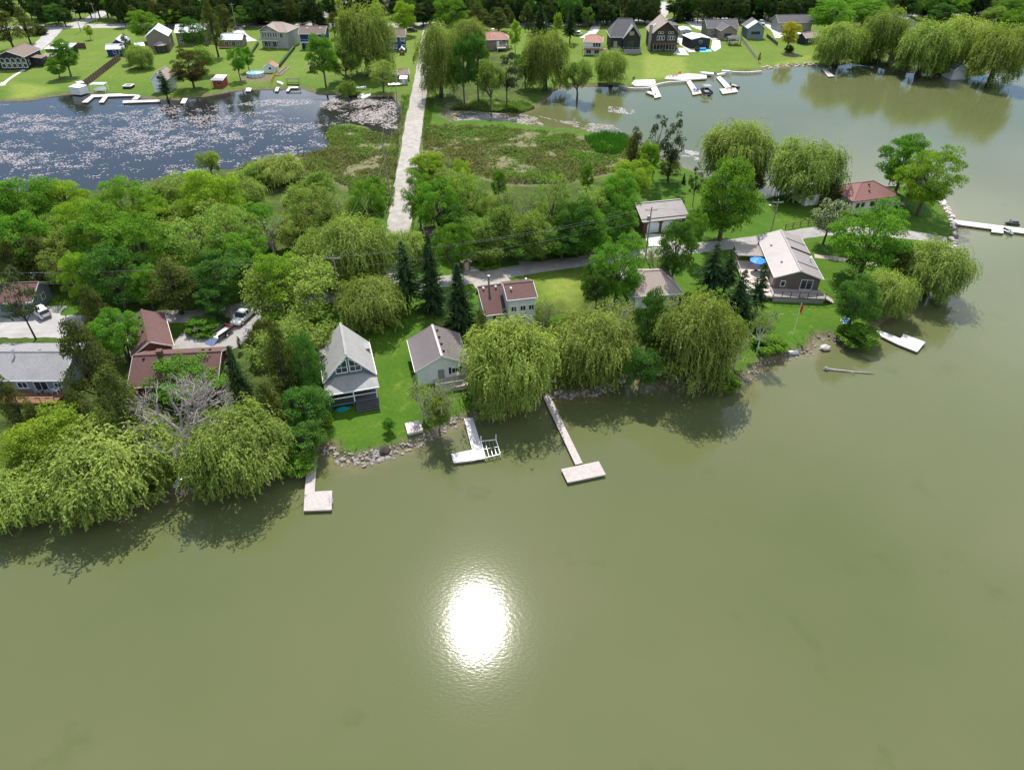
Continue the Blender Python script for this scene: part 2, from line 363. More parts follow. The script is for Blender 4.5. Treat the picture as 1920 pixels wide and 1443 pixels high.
road('lane', [(-60,600),(40,612),(150,606),(260,596),(370,592),(450,580),(540,570),(640,553),(735,540),(800,532),(870,523),(930,514),(1000,503),(1080,491),(1190,478),(1300,466),(1400,454),(1470,444),(1530,435),(1590,432),(1640,436),(1700,440),(1775,452)], 4.2, LANEM, 0.045)
road('driveway', [(-10,120),(50,100),(75,85),(95,65),(110,50)], 6.0, ASPH, 0.034)
road('side_road', [(130,48),(165,38),(195,22),(215,5)], 7.0, ASPH, 0.038)
road('side_road', [(575,47),(600,33),(640,12),(655,2)], 6.0, ASPH, 0.038)
road('driveway', [(1236,36),(1244,22),(1246,4)], 5.0, ASPH, 0.03)
road('driveway', [(1425,37),(1440,46),(1456,60),(1462,72)], 4.0, CONC, 0.036)
road('driveway', [(440,49),(452,66),(470,78)], 5.0, CONC, 0.036)
road('driveway', [(1120,45),(1112,60),(1095,72)], 4.0, CONC, 0.036)
road('driveway', [(1180,484),(1172,466),(1160,445)], 3.2, LANEM, 0.055)
road('driveway', [(455,585),(462,600),(448,622),(425,643),(395,640),(330,640)], 4.6, LANEM, 0.06)
road('driveway', [(60,612),(70,592),(85,575)], 7.5, ASPH, 0.06)
road('driveway', [(0,612),(60,612),(140,612)], 7.0, ASPH, 0.052)
road('driveway', [(1245,462),(1240,450),(1238,440)], 6.0, CONC, 0.062)
road('garden_path', [(1527,480),(1555,483),(1600,490),(1650,496)], 1.6, PATHM, 0.03)
road('garden_path', [(2,160),(22,145),(40,134),(58,124),(90,120)], 1.3, CONC, 0.03)
road('garden_path', [(0,158),(12,157)], 5, CONC, 0.024)
road('driveway', [(1268,72),(1290,85),(1306,98)], 6.0, CONC, 0.03)
road('driveway', [(1300,40),(1320,52),(1345,62),(1350,75)], 9.0, CONC, 0.026)
road('gravel_lot', [(1010,500),(1012,492)], 8.0, GRAVEL, 0.05)
road('driveway', [(880,525),(945,512)], 9.5, GRAVEL, 0.07)
# ------------------------------------------------------------------ trees: prototypes (crown radius 5 m, half height 5 m)
def leaf_mat(name, lo, hi, transl=0.45):
    m = bpy.data.materials.new(name); m.use_nodes = True; t = m.node_tree; t.nodes.clear()
    o = t.nodes.new('ShaderNodeOutputMaterial'); at = t.nodes.new('ShaderNodeAttribute'); at.attribute_name = 'tint'
    oi = t.nodes.new('ShaderNodeObjectInfo')
    x = ramp_mix(t, at.outputs['Fac'], lo, hi)
    hs = t.nodes.new('ShaderNodeHueSaturation'); t.links.new(x, hs.inputs['Color'])
    mr = t.nodes.new('ShaderNodeMapRange'); mr.inputs[3].default_value = 0.82; mr.inputs[4].default_value = 1.18; t.links.new(oi.outputs['Random'], mr.inputs[0]); t.links.new(mr.outputs[0], hs.inputs['Value'])
    ml = t.nodes.new('ShaderNodeMath'); ml.operation = 'MULTIPLY'; ml.inputs[1].default_value = 7.31; fr = t.nodes.new('ShaderNodeMath'); fr.operation = 'FRACT'
    t.links.new(oi.outputs['Random'], ml.inputs[0]); t.links.new(ml.outputs[0], fr.inputs[0])
    mh = t.nodes.new('ShaderNodeMapRange'); mh.inputs[3].default_value = 0.496; mh.inputs[4].default_value = 0.518; t.links.new(fr.outputs[0], mh.inputs[0]); t.links.new(mh.outputs[0], hs.inputs['Hue'])
    d = t.nodes.new('ShaderNodeBsdfDiffuse'); tr = t.nodes.new('ShaderNodeBsdfTranslucent'); gl = t.nodes.new('ShaderNodeBsdfGlossy'); gl.inputs['Roughness'].default_value = 0.6
    gl.inputs['Color'].default_value = (0.9, 0.95, 0.85, 1)
    m1 = t.nodes.new('ShaderNodeMixShader'); m1.inputs[0].default_value = transl; m2 = t.nodes.new('ShaderNodeMixShader'); m2.inputs[0].default_value = 0.006
    t.links.new(hs.outputs[0], d.inputs[0]); tx = t.nodes.new('ShaderNodeMixRGB'); tx.blend_type = 'MULTIPLY'; tx.inputs[0].default_value = 1.0; tx.inputs[2].default_value = (1.25, 1.3, 0.8, 1); t.links.new(hs.outputs[0], tx.inputs[1]); t.links.new(tx.outputs[0], tr.inputs[0])
    t.links.new(d.outputs[0], m1.inputs[1]); t.links.new(tr.outputs[0], m1.inputs[2]); t.links.new(m1.outputs[0], m2.inputs[1]); t.links.new(gl.outputs[0], m2.inputs[2])
    t.links.new(m2.outputs[0], o.inputs[0]); return m
LM = {'W': leaf_mat('willow_leaf', (0.08, 0.14, 0.022), (0.42, 0.50, 0.11), 0.36),
      'M': leaf_mat('maple_leaf', (0.07, 0.165, 0.016), (0.21, 0.37, 0.036), 0.38),
      'K': leaf_mat('dark_maple_leaf', (0.05, 0.125, 0.022), (0.145, 0.27, 0.04), 0.36),
      'L': leaf_mat('lime_leaf', (0.14, 0.25, 0.018), (0.36, 0.48, 0.045), 0.4),
      'F': leaf_mat('spring_leaf', (0.12, 0.20, 0.035), (0.33, 0.42, 0.085), 0.4),
      'S': leaf_mat('spruce_needle', (0.028, 0.058, 0.022), (0.07, 0.12, 0.04), 0.2),
      'C': leaf_mat('cedar_spray', (0.05, 0.07, 0.014), (0.16, 0.175, 0.04), 0.3),
      'P': leaf_mat('pine_needle', (0.035, 0.055, 0.026), (0.10, 0.125, 0.05), 0.25),
      'N': leaf_mat('dark_wood_leaf', (0.022, 0.045, 0.012), (0.065, 0.11, 0.026), 0.3),
      'R': leaf_mat('purple_leaf', (0.05, 0.045, 0.015), (0.10, 0.10, 0.025), 0.35),
      'Y': leaf_mat('yellow_leaf', (0.22, 0.22, 0.015), (0.42, 0.38, 0.025)),
      'B': leaf_mat('blossom', (0.07, 0.15, 0.02), (0.70, 0.68, 0.52), 0.3)}
BARK = mat('grey_bark', (0.12, 0.095, 0.075), 0.9, 0.3, 3.0, bump=0.6)
BARKD = mat('dead_grey_bark', (0.34, 0.30, 0.28), 0.9, 0.25, 3.0, bump=0.4)
BARKB = mat('dark_bark', (0.055, 0.042, 0.034), 0.9, 0.3, 3.0, bump=0.6)
BARKW = mat('birch_bark', (0.55, 0.52, 0.48), 0.8, 0.3, 4.0)
def unit(a): return a / (np.linalg.norm(a, axis=1, keepdims=True) + 1e-9)
def leaves_mesh(name, c, nrm, size, aspect, tint, material, along=None):
    N = len(c); nrm = unit(nrm)
    if along is None: along = rng.normal(size=(N, 3))
    tg = unit(along - nrm * (along * nrm).sum(1, keepdims=True)); bt = np.cross(nrm, tg)
    s = np.asarray(size).reshape(-1, 1) * np.ones((N, 1)); a = s * np.asarray(aspect).reshape(-1, 1)
    bend = nrm * s * 0.25
    co = np.stack([c - tg * s, c + bt * a + bend, c + tg * s, c - bt * a + bend], 1).reshape(-1, 3)
    me = bpy.data.meshes.new(name); me.vertices.add(4 * N); me.vertices.foreach_set('co', co.ravel())
    me.loops.add(4 * N); me.loops.foreach_set('vertex_index', np.arange(4 * N))
    me.polygons.add(N); me.polygons.foreach_set('loop_start', np.arange(0, 4 * N, 4)); me.polygons.foreach_set('loop_total', np.full(N, 4))
    me.update(calc_edges=True)
    at = me.attributes.new('tint', 'FLOAT', 'POINT'); at.data.foreach_set('value', np.repeat(np.clip(tint, 0, 1), 4).astype(np.float32))
    me.materials.append(material); return me
def sph(n): return unit(rng.normal(size=(n, 3)))
def lobes(d, n=9, amp=0.34):                # uneven outline: a few bulging directions
    l = sph(n); l[:, 2] = np.abs(l[:, 2]) * 0.8; f = (d @ unit(l).T).max(1)
    return 0.80 + amp * np.clip((f - 0.55) / 0.42, 0, 1)
def limb(mb, a, b, r0, r1, sag=0.0, n=6, seg=4):
    a = Vector(a); b = Vector(b); pts = []; rr = []
    k = Vector((random.uniform(-1, 1), random.uniform(-1, 1), random.uniform(-.5, .5))) * (b - a).length * 0.07
    for i in range(seg + 1):
        u = i / seg; q = a.lerp(b, u) + k * math.sin(u * math.pi); q.z += sag * math.sin(u * math.pi); pts.append(q); rr.append(r0 + (r1 - r0) * u)
    mb.tube(pts, rr, n)
def proto_round(code, nclump, per, leaf, clear, shape='ball', thin=0.0, trunk=0.35, bark=None, clr=(0.2, 0.34), up=0.5):
    cz = 5 * (1 + clear)
    d = sph(nclump * 3); d = d[d[:, 2] > -0.85][:nclump]; rad = 5 * (0.45 + 0.5 * rng.random(len(d)) ** 0.55) * lobes(d)
    q = d * rad[:, None]
    if shape == 'cone':                       # narrow towards the top
        q = d * rad[:, None]; k = (q[:, 2] + 5) / 10; q[:, :2] *= (1.25 - 1.05 * k)[:, None]
    if shape == 'tall':
        k = (q[:, 2] + 5) / 10; q[:, :2] *= (1.1 - 0.45 * k)[:, None]
    if shape == 'dome': q[:, 2] = np.where(q[:, 2] < 0, q[:, 2] * 0.85, q[:, 2])
    cs = 5 * (clr[0] + (clr[1] - clr[0]) * rng.random(len(q)))
    C, Nn, T, Z = [], [], [], []
    for i in range(len(q)):
        n = int(per * (0.6 + 0.8 * rng.random()) * (cs[i] / 1.3) ** 2); u = sph(n)
        u[:, 2] = np.abs(u[:, 2]) * 0.9 - 0.25 * rng.random(n)
        rr = cs[i] * (0.45 + 0.6 * rng.random(n) ** 0.5)
        pos = q[i] + u * rr[:, None] * np.array([1, 1, 0.82]); C.append(pos)
        Nn.append(u * 0.6 + np.array([0, 0, up]) + rng.normal(size=(n, 3)) * 0.55)
        T.append(np.clip(0.5 + rng.normal() * 0.16 + rng.normal(size=n) * 0.2, 0, 1)); Z.append(leaf * (0.7 + 0.6 * rng.random(n)))
    C = np.concatenate(C); C[:, 2] += cz; C[:, 2] = np.maximum(C[:, 2], 0.12)
    crown = leaves_mesh('crown', C, np.concatenate(Nn), np.concatenate(Z), 0.62, np.concatenate(T), LM[code])
    mb = MB(); top = cz + 1.2
    mb.tube([(0, 0, -0.4), (0, 0, 0.3), (random.uniform(-.2, .2), random.uniform(-.2, .2), cz * 0.5), (random.uniform(-.4, .4), random.uniform(-.4, .4), top)], [trunk * 1.5, trunk * 1.05, trunk * 0.8, trunk * 0.25], 8)
    for i in range(0, len(q), max(1, len(q) // 22)):
        z0 = random.uniform(0.45, 0.95) * cz * (0.9 if clear > 0 else 0.6); limb(mb, (0, 0, z0), (q[i][0] * .93, q[i][1] * .93, cz + q[i][2] * .93), trunk * 0.4, trunk * 0.09, 0.2, 5)
    return mb.mesh('trunk', bark or BARK, True), crown
def proto_willow(n_casc, per, clear, code='W', leaf=0.18, open_=0.0):
    cz = 5 * (1 + clear); C, AL, T, Z = [], [], [], []; orig = []; L_ = sph(11); L_[:, 2] = np.abs(L_[:, 2]); L_ = unit(L_)
    lobes_w = lambda d: 0.74 + 0.38 * np.clip(((d @ L_.T).max(1) - 0.6) / 0.36, 0, 1)
    for i in range(n_casc):
        d = sph(1)[0]; d[2] = abs(d[2]) ** 0.8; lf = float(lobes_w(d[None])[0]); r = 5 * (0.45 + 0.5 * rng.random() ** 0.5) * lf
        if rng.random() < 0.46:              # skirt
            a_ = rng.random() * 6.283; z_ = rng.uniform(-0.92, 0.15); d = np.array([math.cos(a_), math.sin(a_), z_]); r = 5 * rng.uniform(0.6, 0.92) * (0.85 + 0.15 * lf)
        o = d * r * np.array([0.93, 0.93, 0.95]); orig.append(o)
        tint0 = 0.5 + rng.normal() * 0.13
        out = np.array([d[0], d[1], 0.35]); spread = 0.5 + 0.6 * rng.random()
        for s in range(per):
            p = o + rng.normal(size=3) * spread * np.array([0.65, 0.65, 0.38]); v = unit((out * (0.35 + 0.5 * rng.random()) + rng.normal(size=3) * np.array([0.75, 0.75, 0.35]) + np.array([0, 0, 0.35]))[None])[0]
            drop = max(1.2, (p[2] + 5.0) * (0.14 + 0.34 * rng.random() ** 1.6) + 0.5); m = int(5 + drop * 2.3); st = drop / m * 1.05; tn = tint0 + rng.normal() * 0.12
            for k in range(m):
                v = unit((v + np.array([0, 0, -0.30 - 0.05 * k]) + rng.normal(size=3) * 0.06)[None])[0]; p = p + v * st
                if p[2] + cz < 0.25: break
                C.append(p + rng.normal(size=3) * 0.05); AL.append(v); T.append(tn + rng.normal() * 0.1); Z.append(leaf * (0.75 + 0.5 * rng.random()))
    C = np.array(C); C[:, 2] += cz; AL = np.array(AL); N = len(C)
    nr = np.stack([C[:, 0], C[:, 1], np.full(N, 5.0)], 1) / 5 + rng.normal(size=(N, 3)) * 0.6
    crown = leaves_mesh('crown', C, nr, np.array(Z), 0.4, np.array(T), LM[code], AL)
    mb = MB(); mb.tube([(0, 0, -0.5), (0, 0, 0.4), (0.1, -0.1, cz * 0.55)], [0.75, 0.55, 0.45], 9)
    for i in range(0, len(orig), max(1, len(orig) // 18)):
        o = orig[i]; limb(mb, (0.1, -0.1, cz * random.uniform(0.4, 0.55)), (o[0] * .9, o[1] * .9, cz + o[2]), 0.24, 0.05, 0.6, 6)
    return mb.mesh('trunk', BARKB, True), crown
def proto_spruce(code='S', whorls=32, per=13, r=5.0, H=10.0, bare=0.05):
    C, AL, T, Z, NN = [], [], [], [], []; mb = MB()
    mb.tube([(0, 0, -0.3), (0, 0, H * 0.5), (0, 0, H * 0.99)], [0.34, 0.2, 0.03], 7)
    for w in range(whorls):
        u = w / (whorls - 1); z = H * (bare + (1 - bare - 0.02) * u)
        ln0 = r * (1 - u) ** 0.85 * (1.0 if u > 0.06 else 0.8) + 0.18
        for b_ in range(max(5, int(per * (1 - 0.35 * u)))):
            a = rng.random() * 2 * math.pi; ln = ln0 * (0.72 + 0.36 * rng.random()); dr = np.array([math.cos(a), math.sin(a), 0.0]); dz = -0.16 - 0.22 * (1 - u) + 0.1 * rng.random()
            sd = np.array([-dr[1], dr[0], 0]); m = max(3, int(ln * 2.6)); tn = 0.45 + rng.normal() * 0.18
            for k in range(m):
                f = (k + 0.7) / m; p = dr * ln * f + np.array([0, 0, z + dz * ln * f + 0.18 * ln * f * f])
                for sg in (-1, 1):
                    al = dr * 0.8 + sd * sg * 0.75 * (1.1 - f) + np.array([0, 0, -0.12]); sz = (0.17 + 0.36 * (1 - f)) * (0.55 + 0.45 * ln / r) * 1.35
                    C.append(p + unit(al[None])[0] * sz * 0.7 + rng.normal(size=3) * 0.03); AL.append(al); NN.append(np.array([0, 0, 1]) + dr * 0.25 + rng.normal(size=3) * 0.3); T.append(tn + 0.25 * f + rng.normal() * 0.1); Z.append(sz)
    crown = leaves_mesh('crown', np.array(C), np.array(NN), np.array(Z), 0.36, np.array(T), LM[code], np.array(AL))
    return mb.mesh('trunk', BARKB, True), crown
def branching(depth, leafcode, per_tip, leaf, clear, bark, spread=0.62, nleaf_from=2, trunk=0.34, seedv=0, tips_thin=0.012):
    random.seed(100 + seedv); cz = 5 * (1 + clear); mb = MB(); tips = []
    def grow(p, d, ln, r, k):
        q = p + d * ln; mid = p.lerp(q, 0.5) + Vector((random.gauss(0, .05), random.gauss(0, .05), random.gauss(0, .05))) * ln
        mb.tube([p, mid, q], [r, r * 0.85, r * 0.68], 6 if k < 2 else (4 if k < 4 else 3), cap=(k == 0))
        if k >= nleaf_from: tips.append((q, d, k))
        if k >= depth: return
        for i in range(random.choice((2, 3, 3) if k < 4 else (2, 2, 3))):
            nd = (d + Vector((random.gauss(0, spread), random.gauss(0, spread), random.gauss(0.10, spread * 0.6)))).normalized()
            e = q if i < 2 else mid
            # keep inside the crown
            tgt = e + nd * ln * 0.8
            if Vector((tgt.x, tgt.y, (tgt.z - cz))).length > 5.2: nd = (nd + (Vector((0, 0, cz)) - e).normalized() * 0.9).normalized()
            grow(e, nd, ln * random.uniform(0.62, 0.86), max(r * 0.62, tips_thin), k + 1)
    grow(Vector((0, 0, -0.3)), Vector((random.gauss(0, .06), random.gauss(0, .06), 1)).normalized(), cz * 0.42, trunk, 0)
    for _ in range(3): grow(Vector((0, 0, cz * random.uniform(0.3, 0.42))), Vector((random.gauss(0, 1), random.gauss(0, 1), 0.9)).normalized(), cz * 0.3, trunk * 0.55, 1)
    tr = mb.mesh('trunk', bark, True, fix=False)
    if not leafcode: return tr, None
    C, T = [], []
    for q, d, k in tips:
        tn = 0.5 + random.gauss(0, 0.15); n = per_tip if k > depth - 2 else per_tip // 2
        for _ in range(n):
            C.append((q.x + random.gauss(0, .34), q.y + random.gauss(0, .34), q.z + random.gauss(0, .26))); T.append(tn + random.gauss(0, .14))
    C = np.array(C); N = len(C)
    crown = leaves_mesh('crown', C, rng.normal(size=(N, 3)) * 0.6 + np.array([0, 0, 0.7]), leaf * (0.7 + 0.6 * rng.random(N)), 0.62, np.array(T), LM[leafcode])
    return tr, crown
def recode(pr, code):
    me = pr[1].copy(); me.materials[0] = LM[code]; return (pr[0], me)
PROTO = {}
def proto(code, i, clear, pr, cone=False): PROTO[code + str(i)] = dict(clear=clear, tr=pr[0], cr=pr[1], cone=cone)
for i in range(3): proto('W', i, 0.05, proto_willow(125, 25, 0.05), 'dome')
for i in range(3):
    m_ = proto_round('M', 125, 200, 0.135, 0.1, 'ball', clr=(0.15, 0.3)) if i < 2 else proto_round('M', 105, 250, 0.135, 0.16, 'ball', clr=(0.13, 0.28)); proto('M', i, 0.1, m_)
    for c_ in 'KLR': proto(c_, i, 0.1, recode(m_, c_))
mt = proto_round('M', 105, 230, 0.14, 0.15, 'tall', clr=(0.13, 0.27)); proto('M', 3, 0.15, mt); proto('L', 3, 0.15, recode(mt, 'L')); proto('K', 3, 0.15, recode(mt, 'K'))
proto('H', 0, 0.0, proto_round('M', 150, 200, 0.135, 0.0, 'tall', clr=(0.15, 0.3)))
proto('H', 1, 0.0, proto_round('K', 150, 200, 0.135, 0.0, 'ball', clr=(0.14, 0.28)))
mb_ = proto_round('B', 70, 120, 0.17, 0.25, 'ball'); v_ = (rng.random(len(mb_[1].polygons)) > 0.62) * 1.0; mb_[1].attributes['tint'].data.foreach_set('value', np.repeat(v_, 4).astype(np.float32)); proto('B', 0, 0.25, mb_)
for i in range(2):
    c_ = proto_round('C', 160, 120, 0.135, 0.0, 'cone', clr=(0.1, 0.22), up=0.8, bark=BARKB); proto('C', i, 0.0, c_)
    n_ = proto_round('N', 90, 70, 0.25, 0.0, 'tall', clr=(0.15, 0.3), up=0.6, bark=BARKB); proto('N', i, 0.0, n_)
for i in range(2): proto('S', i, 0, proto_spruce(), True)
proto('S', 2, 0, proto_spruce('S', 24, 9, bare=0.24), True)
proto('N', 2, 0, proto_spruce('N', 26, 9), True)
proto('F', 3, 0.2, proto_round('F', 130, 75, 0.16, 0.2, 'ball', clr=(0.12, 0.24)))
for i in range(2): proto('P', i, 0.35, proto_round('P', 46, 85, 0.2, 0.35, 'tall', trunk=0.22, bark=BARKB, clr=(0.14, 0.26)))
for i in range(3): proto('F', i, 0.25, branching(7, 'F', 6, 0.15, 0.25, BARK, seedv=i, spread=0.66))
for i in range(2):
    g_ = branching(6, 'F', 2, 0.16, 0.25, BARKD, seedv=20 + i); proto('G', i, 0.25, g_)
for i in range(2): proto('D', i, 0.3, branching(7, None, 0, 0, 0.3, BARKD, spread=0.55, seedv=40 + i, trunk=0.42))
b_ = branching(5, 'F', 6, 0.15, 0.35, BARKW, seedv=60, trunk=0.2); proto('T', 0, 0.35, b_)
for i in range(2):
    s_ = proto_round('M', 55, 110, 0.3, -0.35, 'dome', trunk=0.12, clr=(0.22, 0.36)); proto('U', i, -0.35, s_); proto('V', i, -0.35, recode(s_, 'C')); proto('X', i, -0.35, recode(s_, 'R')); proto('Z', i, -0.35, recode(s_, 'L'))
proto('Y', 0, 0.35, proto_round('Y', 60, 80, 0.22, 0.35, 'ball'))
random.seed(11)
_cnt = {}
def tree(code, cx, cy, w, h, name, label, cat='tree', group=None, lean=0.0, zb=LAND):
    base = code[0]
    if len(code) == 1:
        ks = [k for k in PROTO if k[0] == base]; _cnt[base] = _cnt.get(base, 0) + 1; key = ks[_cnt[base] % len(ks)]
    else: key = code
    p = PROTO[key]; b = 5.0
    if p['cone'] == 'dome':
        by = cy + h / 2
        for _ in range(4):
            m = mpp(cx, by, zb); a = dep(cx, by); r = w / 2 * m; by = cy + h / 2 - 0.8 * r * math.sin(a) / m
        Hs = (by - cy + h / 2) * m; Hh = max(math.sqrt(max(Hs * Hs - (r * math.sin(a)) ** 2, 0)) / math.cos(a), 0.95 * r)
        b0 = P(cx, by, zb); sx, sz = r / 5, Hh / 10.3
    elif p['cone']:
        by = cy + h / 2
        for _ in range(4):
            m = mpp(cx, by, zb); a = dep(cx, by); r = w / 2 * m * 1.18; by = cy + h / 2 - r * math.sin(a) / m
        b0 = P(cx, by, zb); Hh = hgt(cx, by, cy - h / 2, zb)
        b0 = P(cx + (PCX - cx) * 0.0, by, zb); sx, sz = r / 5, Hh / 10
    else:
        for _ in range(8):
            hc = zb + b * (1 + p['clear']); m = mpp(cx, cy, hc); a = dep(cx, cy); r = w / 2 * m; V = h / 2 * m
            b = math.sqrt(max(V * V - (r * math.sin(a)) ** 2, (0.5 * r * math.cos(a)) ** 2)) / math.cos(a); b = min(b, 2.6 * r)
        b0 = P(cx, cy, zb + b * (1 + p['clear'])); sx, sz = r / 5, b / 5
    rz = random.uniform(0, 6.28)
    root = empty(name, (b0.x, b0.y, zb - 0.05), rz, label, cat, group); root.scale = (sx * 1.02, sx * 1.02, sz)
    if lean: root.rotation_euler = (lean, 0, rz)
    link('trunk', p['tr'], root)
    if p['cr']: link('crown', p['cr'], root)
    return root
NM = dict(H='maple_tree', W='willow_tree', M='maple_tree', K='maple_tree', L='deciduous_tree', F='deciduous_tree', S='spruce_tree', C='cedar_tree', P='pine_tree', N='conifer_tree', R='purple_leaf_tree', D='bare_tree', G='deciduous_tree', T='birch_tree', B='chestnut_tree', U='shrub', V='shrub', X='shrub', Y='yellow_tree', Z='shrub')
def T_(code, cx, cy, w, h, label, group=None, **k):
    cat = 'shrub' if code[0] in 'UVXZ' else 'tree'
    return tree(code, cx, cy, w, h, NM[code[0]], label, cat, group, **k)
# ------------------------------------------------------------------ houses
class House:
    """A, B: picture places of the front eave corners (roof edge, left then right) at height z above the lake."""
    def __init__(s, name, label, A, B, z, depth, ridge, kind, wallm, roofm, over=0.4, cat='house', base=LAND, th=0.16, hip=0.5, ry=0.5, trim=WHITE, zb=None, L=None, group=None):
        a = P(A[0], A[1], z); b = P(B[0], B[1], z); d = b - a; s.L = L or d.length; s.D = depth; s.o = over; s.e = z - base; s.r = ridge - base; s.kind = kind
        s.root = empty(name, (a.x, a.y, base), math.atan2(d.y, d.x), label, cat, group); s.trim = trim; s.th = th
        L_, D, o, e, r = s.L, depth, over, s.e, s.r; w = MB(); rf = MB(); cap = MB(); fa = MB(); s.ry = ry
        x0, x1, y0, y1 = o, L_ - o, o, D - o
        if kind == 'y':
            sl = (r - e) / (L_ / 2); he = e + sl * o - th; hr = r - th * 1.05
            pent = [(x0, -0.3), (x1, -0.3), (x1, he), (L_ / 2, hr), (x0, he)]
            vs = [(x, y0, z_) for x, z_ in pent] + [(x, y1, z_) for x, z_ in pent]
            w.add(vs, [(0,1,2,3,4), (9,8,7,6,5)] + [(i, i + 5, (i + 1) % 5 + 5, (i + 1) % 5) for i in range(5)])
            rf.slab([(0,0,e),(L_/2,0,r),(L_/2,D,r),(0,D,e)], th); rf.slab([(L_/2,0,r),(L_,0,e),(L_,D,e),(L_/2,D,r)], th)
            cap.bar((L_/2,-0.01,r+0.02),(L_/2,D+0.01,r+0.02),0.34,0.07)
            for xa in (0, L_):
                fa.bar((xa,-0.035,e-th*0.5),(L_/2,-0.035,r-th*0.5),0.05,th*1.25); fa.bar((xa+(-0.035 if xa==0 else 0.035),0,e-th*0.55),(xa+(-0.035 if xa==0 else 0.035),D,e-th*0.55),0.09,0.14)
        elif kind == 'x':
            m = D * ry; hf = e + (r - e) / m * o - th; hb = e + (r - e) / (D - m) * o - th; hr = r - th * 1.05
            pent = [(y0, -0.3), (y1, -0.3), (y1, hb), (m, hr), (y0, hf)]
            vs = [(x0, y, z_) for y, z_ in pent] + [(x1, y, z_) for y, z_ in pent]
            w.add(vs, [(0,1,2,3,4), (9,8,7,6,5)] + [(i, i + 5, (i + 1) % 5 + 5, (i + 1) % 5) for i in range(5)])
            rf.slab([(0,0,e),(L_,0,e),(L_,m,r),(0,m,r)], th); rf.slab([(0,m,r),(L_,m,r),(L_,D,e),(0,D,e)], th)
            cap.bar((-0.01,m,r+0.02),(L_+0.01,m,r+0.02),0.34,0.07); fa.bar((0,-0.035,e-th*0.55),(L_,-0.035,e-th*0.55),0.09,0.14)
            for xa in (-0.035, L_ + 0.035):
                fa.bar((xa,0,e-th*0.5),(xa,m,r-th*0.5),0.05,th*1.25); fa.bar((xa,D,e-th*0.5),(xa,m,r-th*0.5),0.05,th*1.25)
        elif kind == 'hip':
            k = (L_ * (1 - hip)) / 2; c0, c1 = (k, D * ry, r), (L_ - k, D * ry, r)
            w.box(x0, x1, y0, y1, -0.3, e - 0.02)
            rf.slab([(0,0,e),(L_,0,e),c1,c0], th); rf.slab([(L_,0,e),(L_,D,e),c1], th); rf.slab([(L_,D,e),(0,D,e),c0,c1], th); rf.slab([(0,D,e),(0,0,e),c0], th)
            cap.bar(c0, c1, 0.3, 0.08)
            for q, c in (((0,0,e),c0),((L_,0,e),c1),((0,D,e),c0),((L_,D,e),c1)): cap.bar((q[0],q[1],q[2]+.03), (c[0],c[1],c[2]+.03), 0.22, 0.07)
            fa.bar((0,-0.035,e-th*.5),(L_,-0.035,e-th*.5),0.08,0.15); fa.bar((L_+0.035,0,e-th*.5),(L_+0.035,D,e-th*.5),0.08,0.15); fa.bar((-0.035,0,e-th*.5),(-0.035,D,e-th*.5),0.08,0.15)
        else:                                  # 'shed': single slope, r = height at the back
            hf = e + (r - e) / D * o - th; hb = r - (r - e) / D * o - th
            vs = [(x0,y0,-.3),(x1,y0,-.3),(x1,y1,-.3),(x0,y1,-.3),(x0,y0,hf),(x1,y0,hf),(x1,y1,hb),(x0,y1,hb)]
            w.add(vs, [(0,3,2,1),(4,5,6,7),(0,1,5,4),(1,2,6,5),(2,3,7,6),(3,0,4,7)]); rf.slab([(0,0,e),(L_,0,e),(L_,D,r),(0,D,r)], th)
            fa.bar((0,-0.035,e-th*.5),(L_,-0.035,e-th*.5),0.06,0.15)
        s.wall = w.build('wall', wallm, s.root); s.roof = rf.build('roof', roofm, s.root)
        if cap.f: cap.build('ridge_cap', roofm, s.roof)
        fa.build('fascia', trim, s.roof)
    def fmap(s, face):
        o, L_, D = s.o, s.L, s.D
        return {'front': lambda u, v, d: (o + u, o - d, v), 'right': lambda u, v, d: (L_ - o + d, o + u, v),
                'left': lambda u, v, d: (o - d, D - o - u, v), 'back': lambda u, v, d: (L_ - o - u, D - o + d, v)}[face]
    def win(s, face, u, v, w, h, nx=2, ny=1, fm=None, gm=None, name='window', t=0.09, arch=False):
        f = s.fmap(face); fm = fm or s.trim; g = MB(); b = MB()
        M = lambda x, y, z: f(x, z, y)
        for a0, a1, c0, c1 in [(u, u+t, v, v+h), (u+w-t, u+w, v, v+h), (u+t, u+w-t, v, v+t), (u+t, u+w-t, v+h-t, v+h)]: b.box(a0, a1, -0.02, 0.07, c0, c1, M)
        for i in range(1, nx): x = u + w * i / nx; b.box(x-t*.35, x+t*.35, -0.02, 0.05, v+t, v+h-t, M)
        for j in range(1, ny): y = v + h * j / ny; b.box(u+t, u+w-t, -0.02, 0.048, y-t*.3, y+t*.3, M)
        g.box(u+t*.6, u+w-t*.6, -0.02, 0.025, v+t*.6, v+h-t*.6, M)
        o = b.build(name, fm, s.root); g.build('pane', gm or GLASS, o); return o
    def polywin(s, face, pts, fm=None, t=0.1, bars=()):
        f = s.fmap(face); b = MB(); g = MB(); n = len(pts)
        for i in range(n):
            p, q = pts[i], pts[(i + 1) % n]; b.bar(f(p[0], p[1], 0.04), f(q[0], q[1], 0.04), t, 0.1)
        for p, q in bars: b.bar(f(p[0], p[1], 0.035), f(q[0], q[1], 0.035), t * 0.55, 0.06)
        vs = [f(p[0], p[1], 0.02) for p in pts] + [f(p[0], p[1], -0.02) for p in pts]
        g.add(vs, [tuple(range(n)), tuple(range(2*n-1, n-1, -1))] + [(i, n+i, n+(i+1)%n, (i+1)%n) for i in range(n)])
        o = b.build('window', fm or s.trim, s.root); g.build('pane', GLASS, o); return o
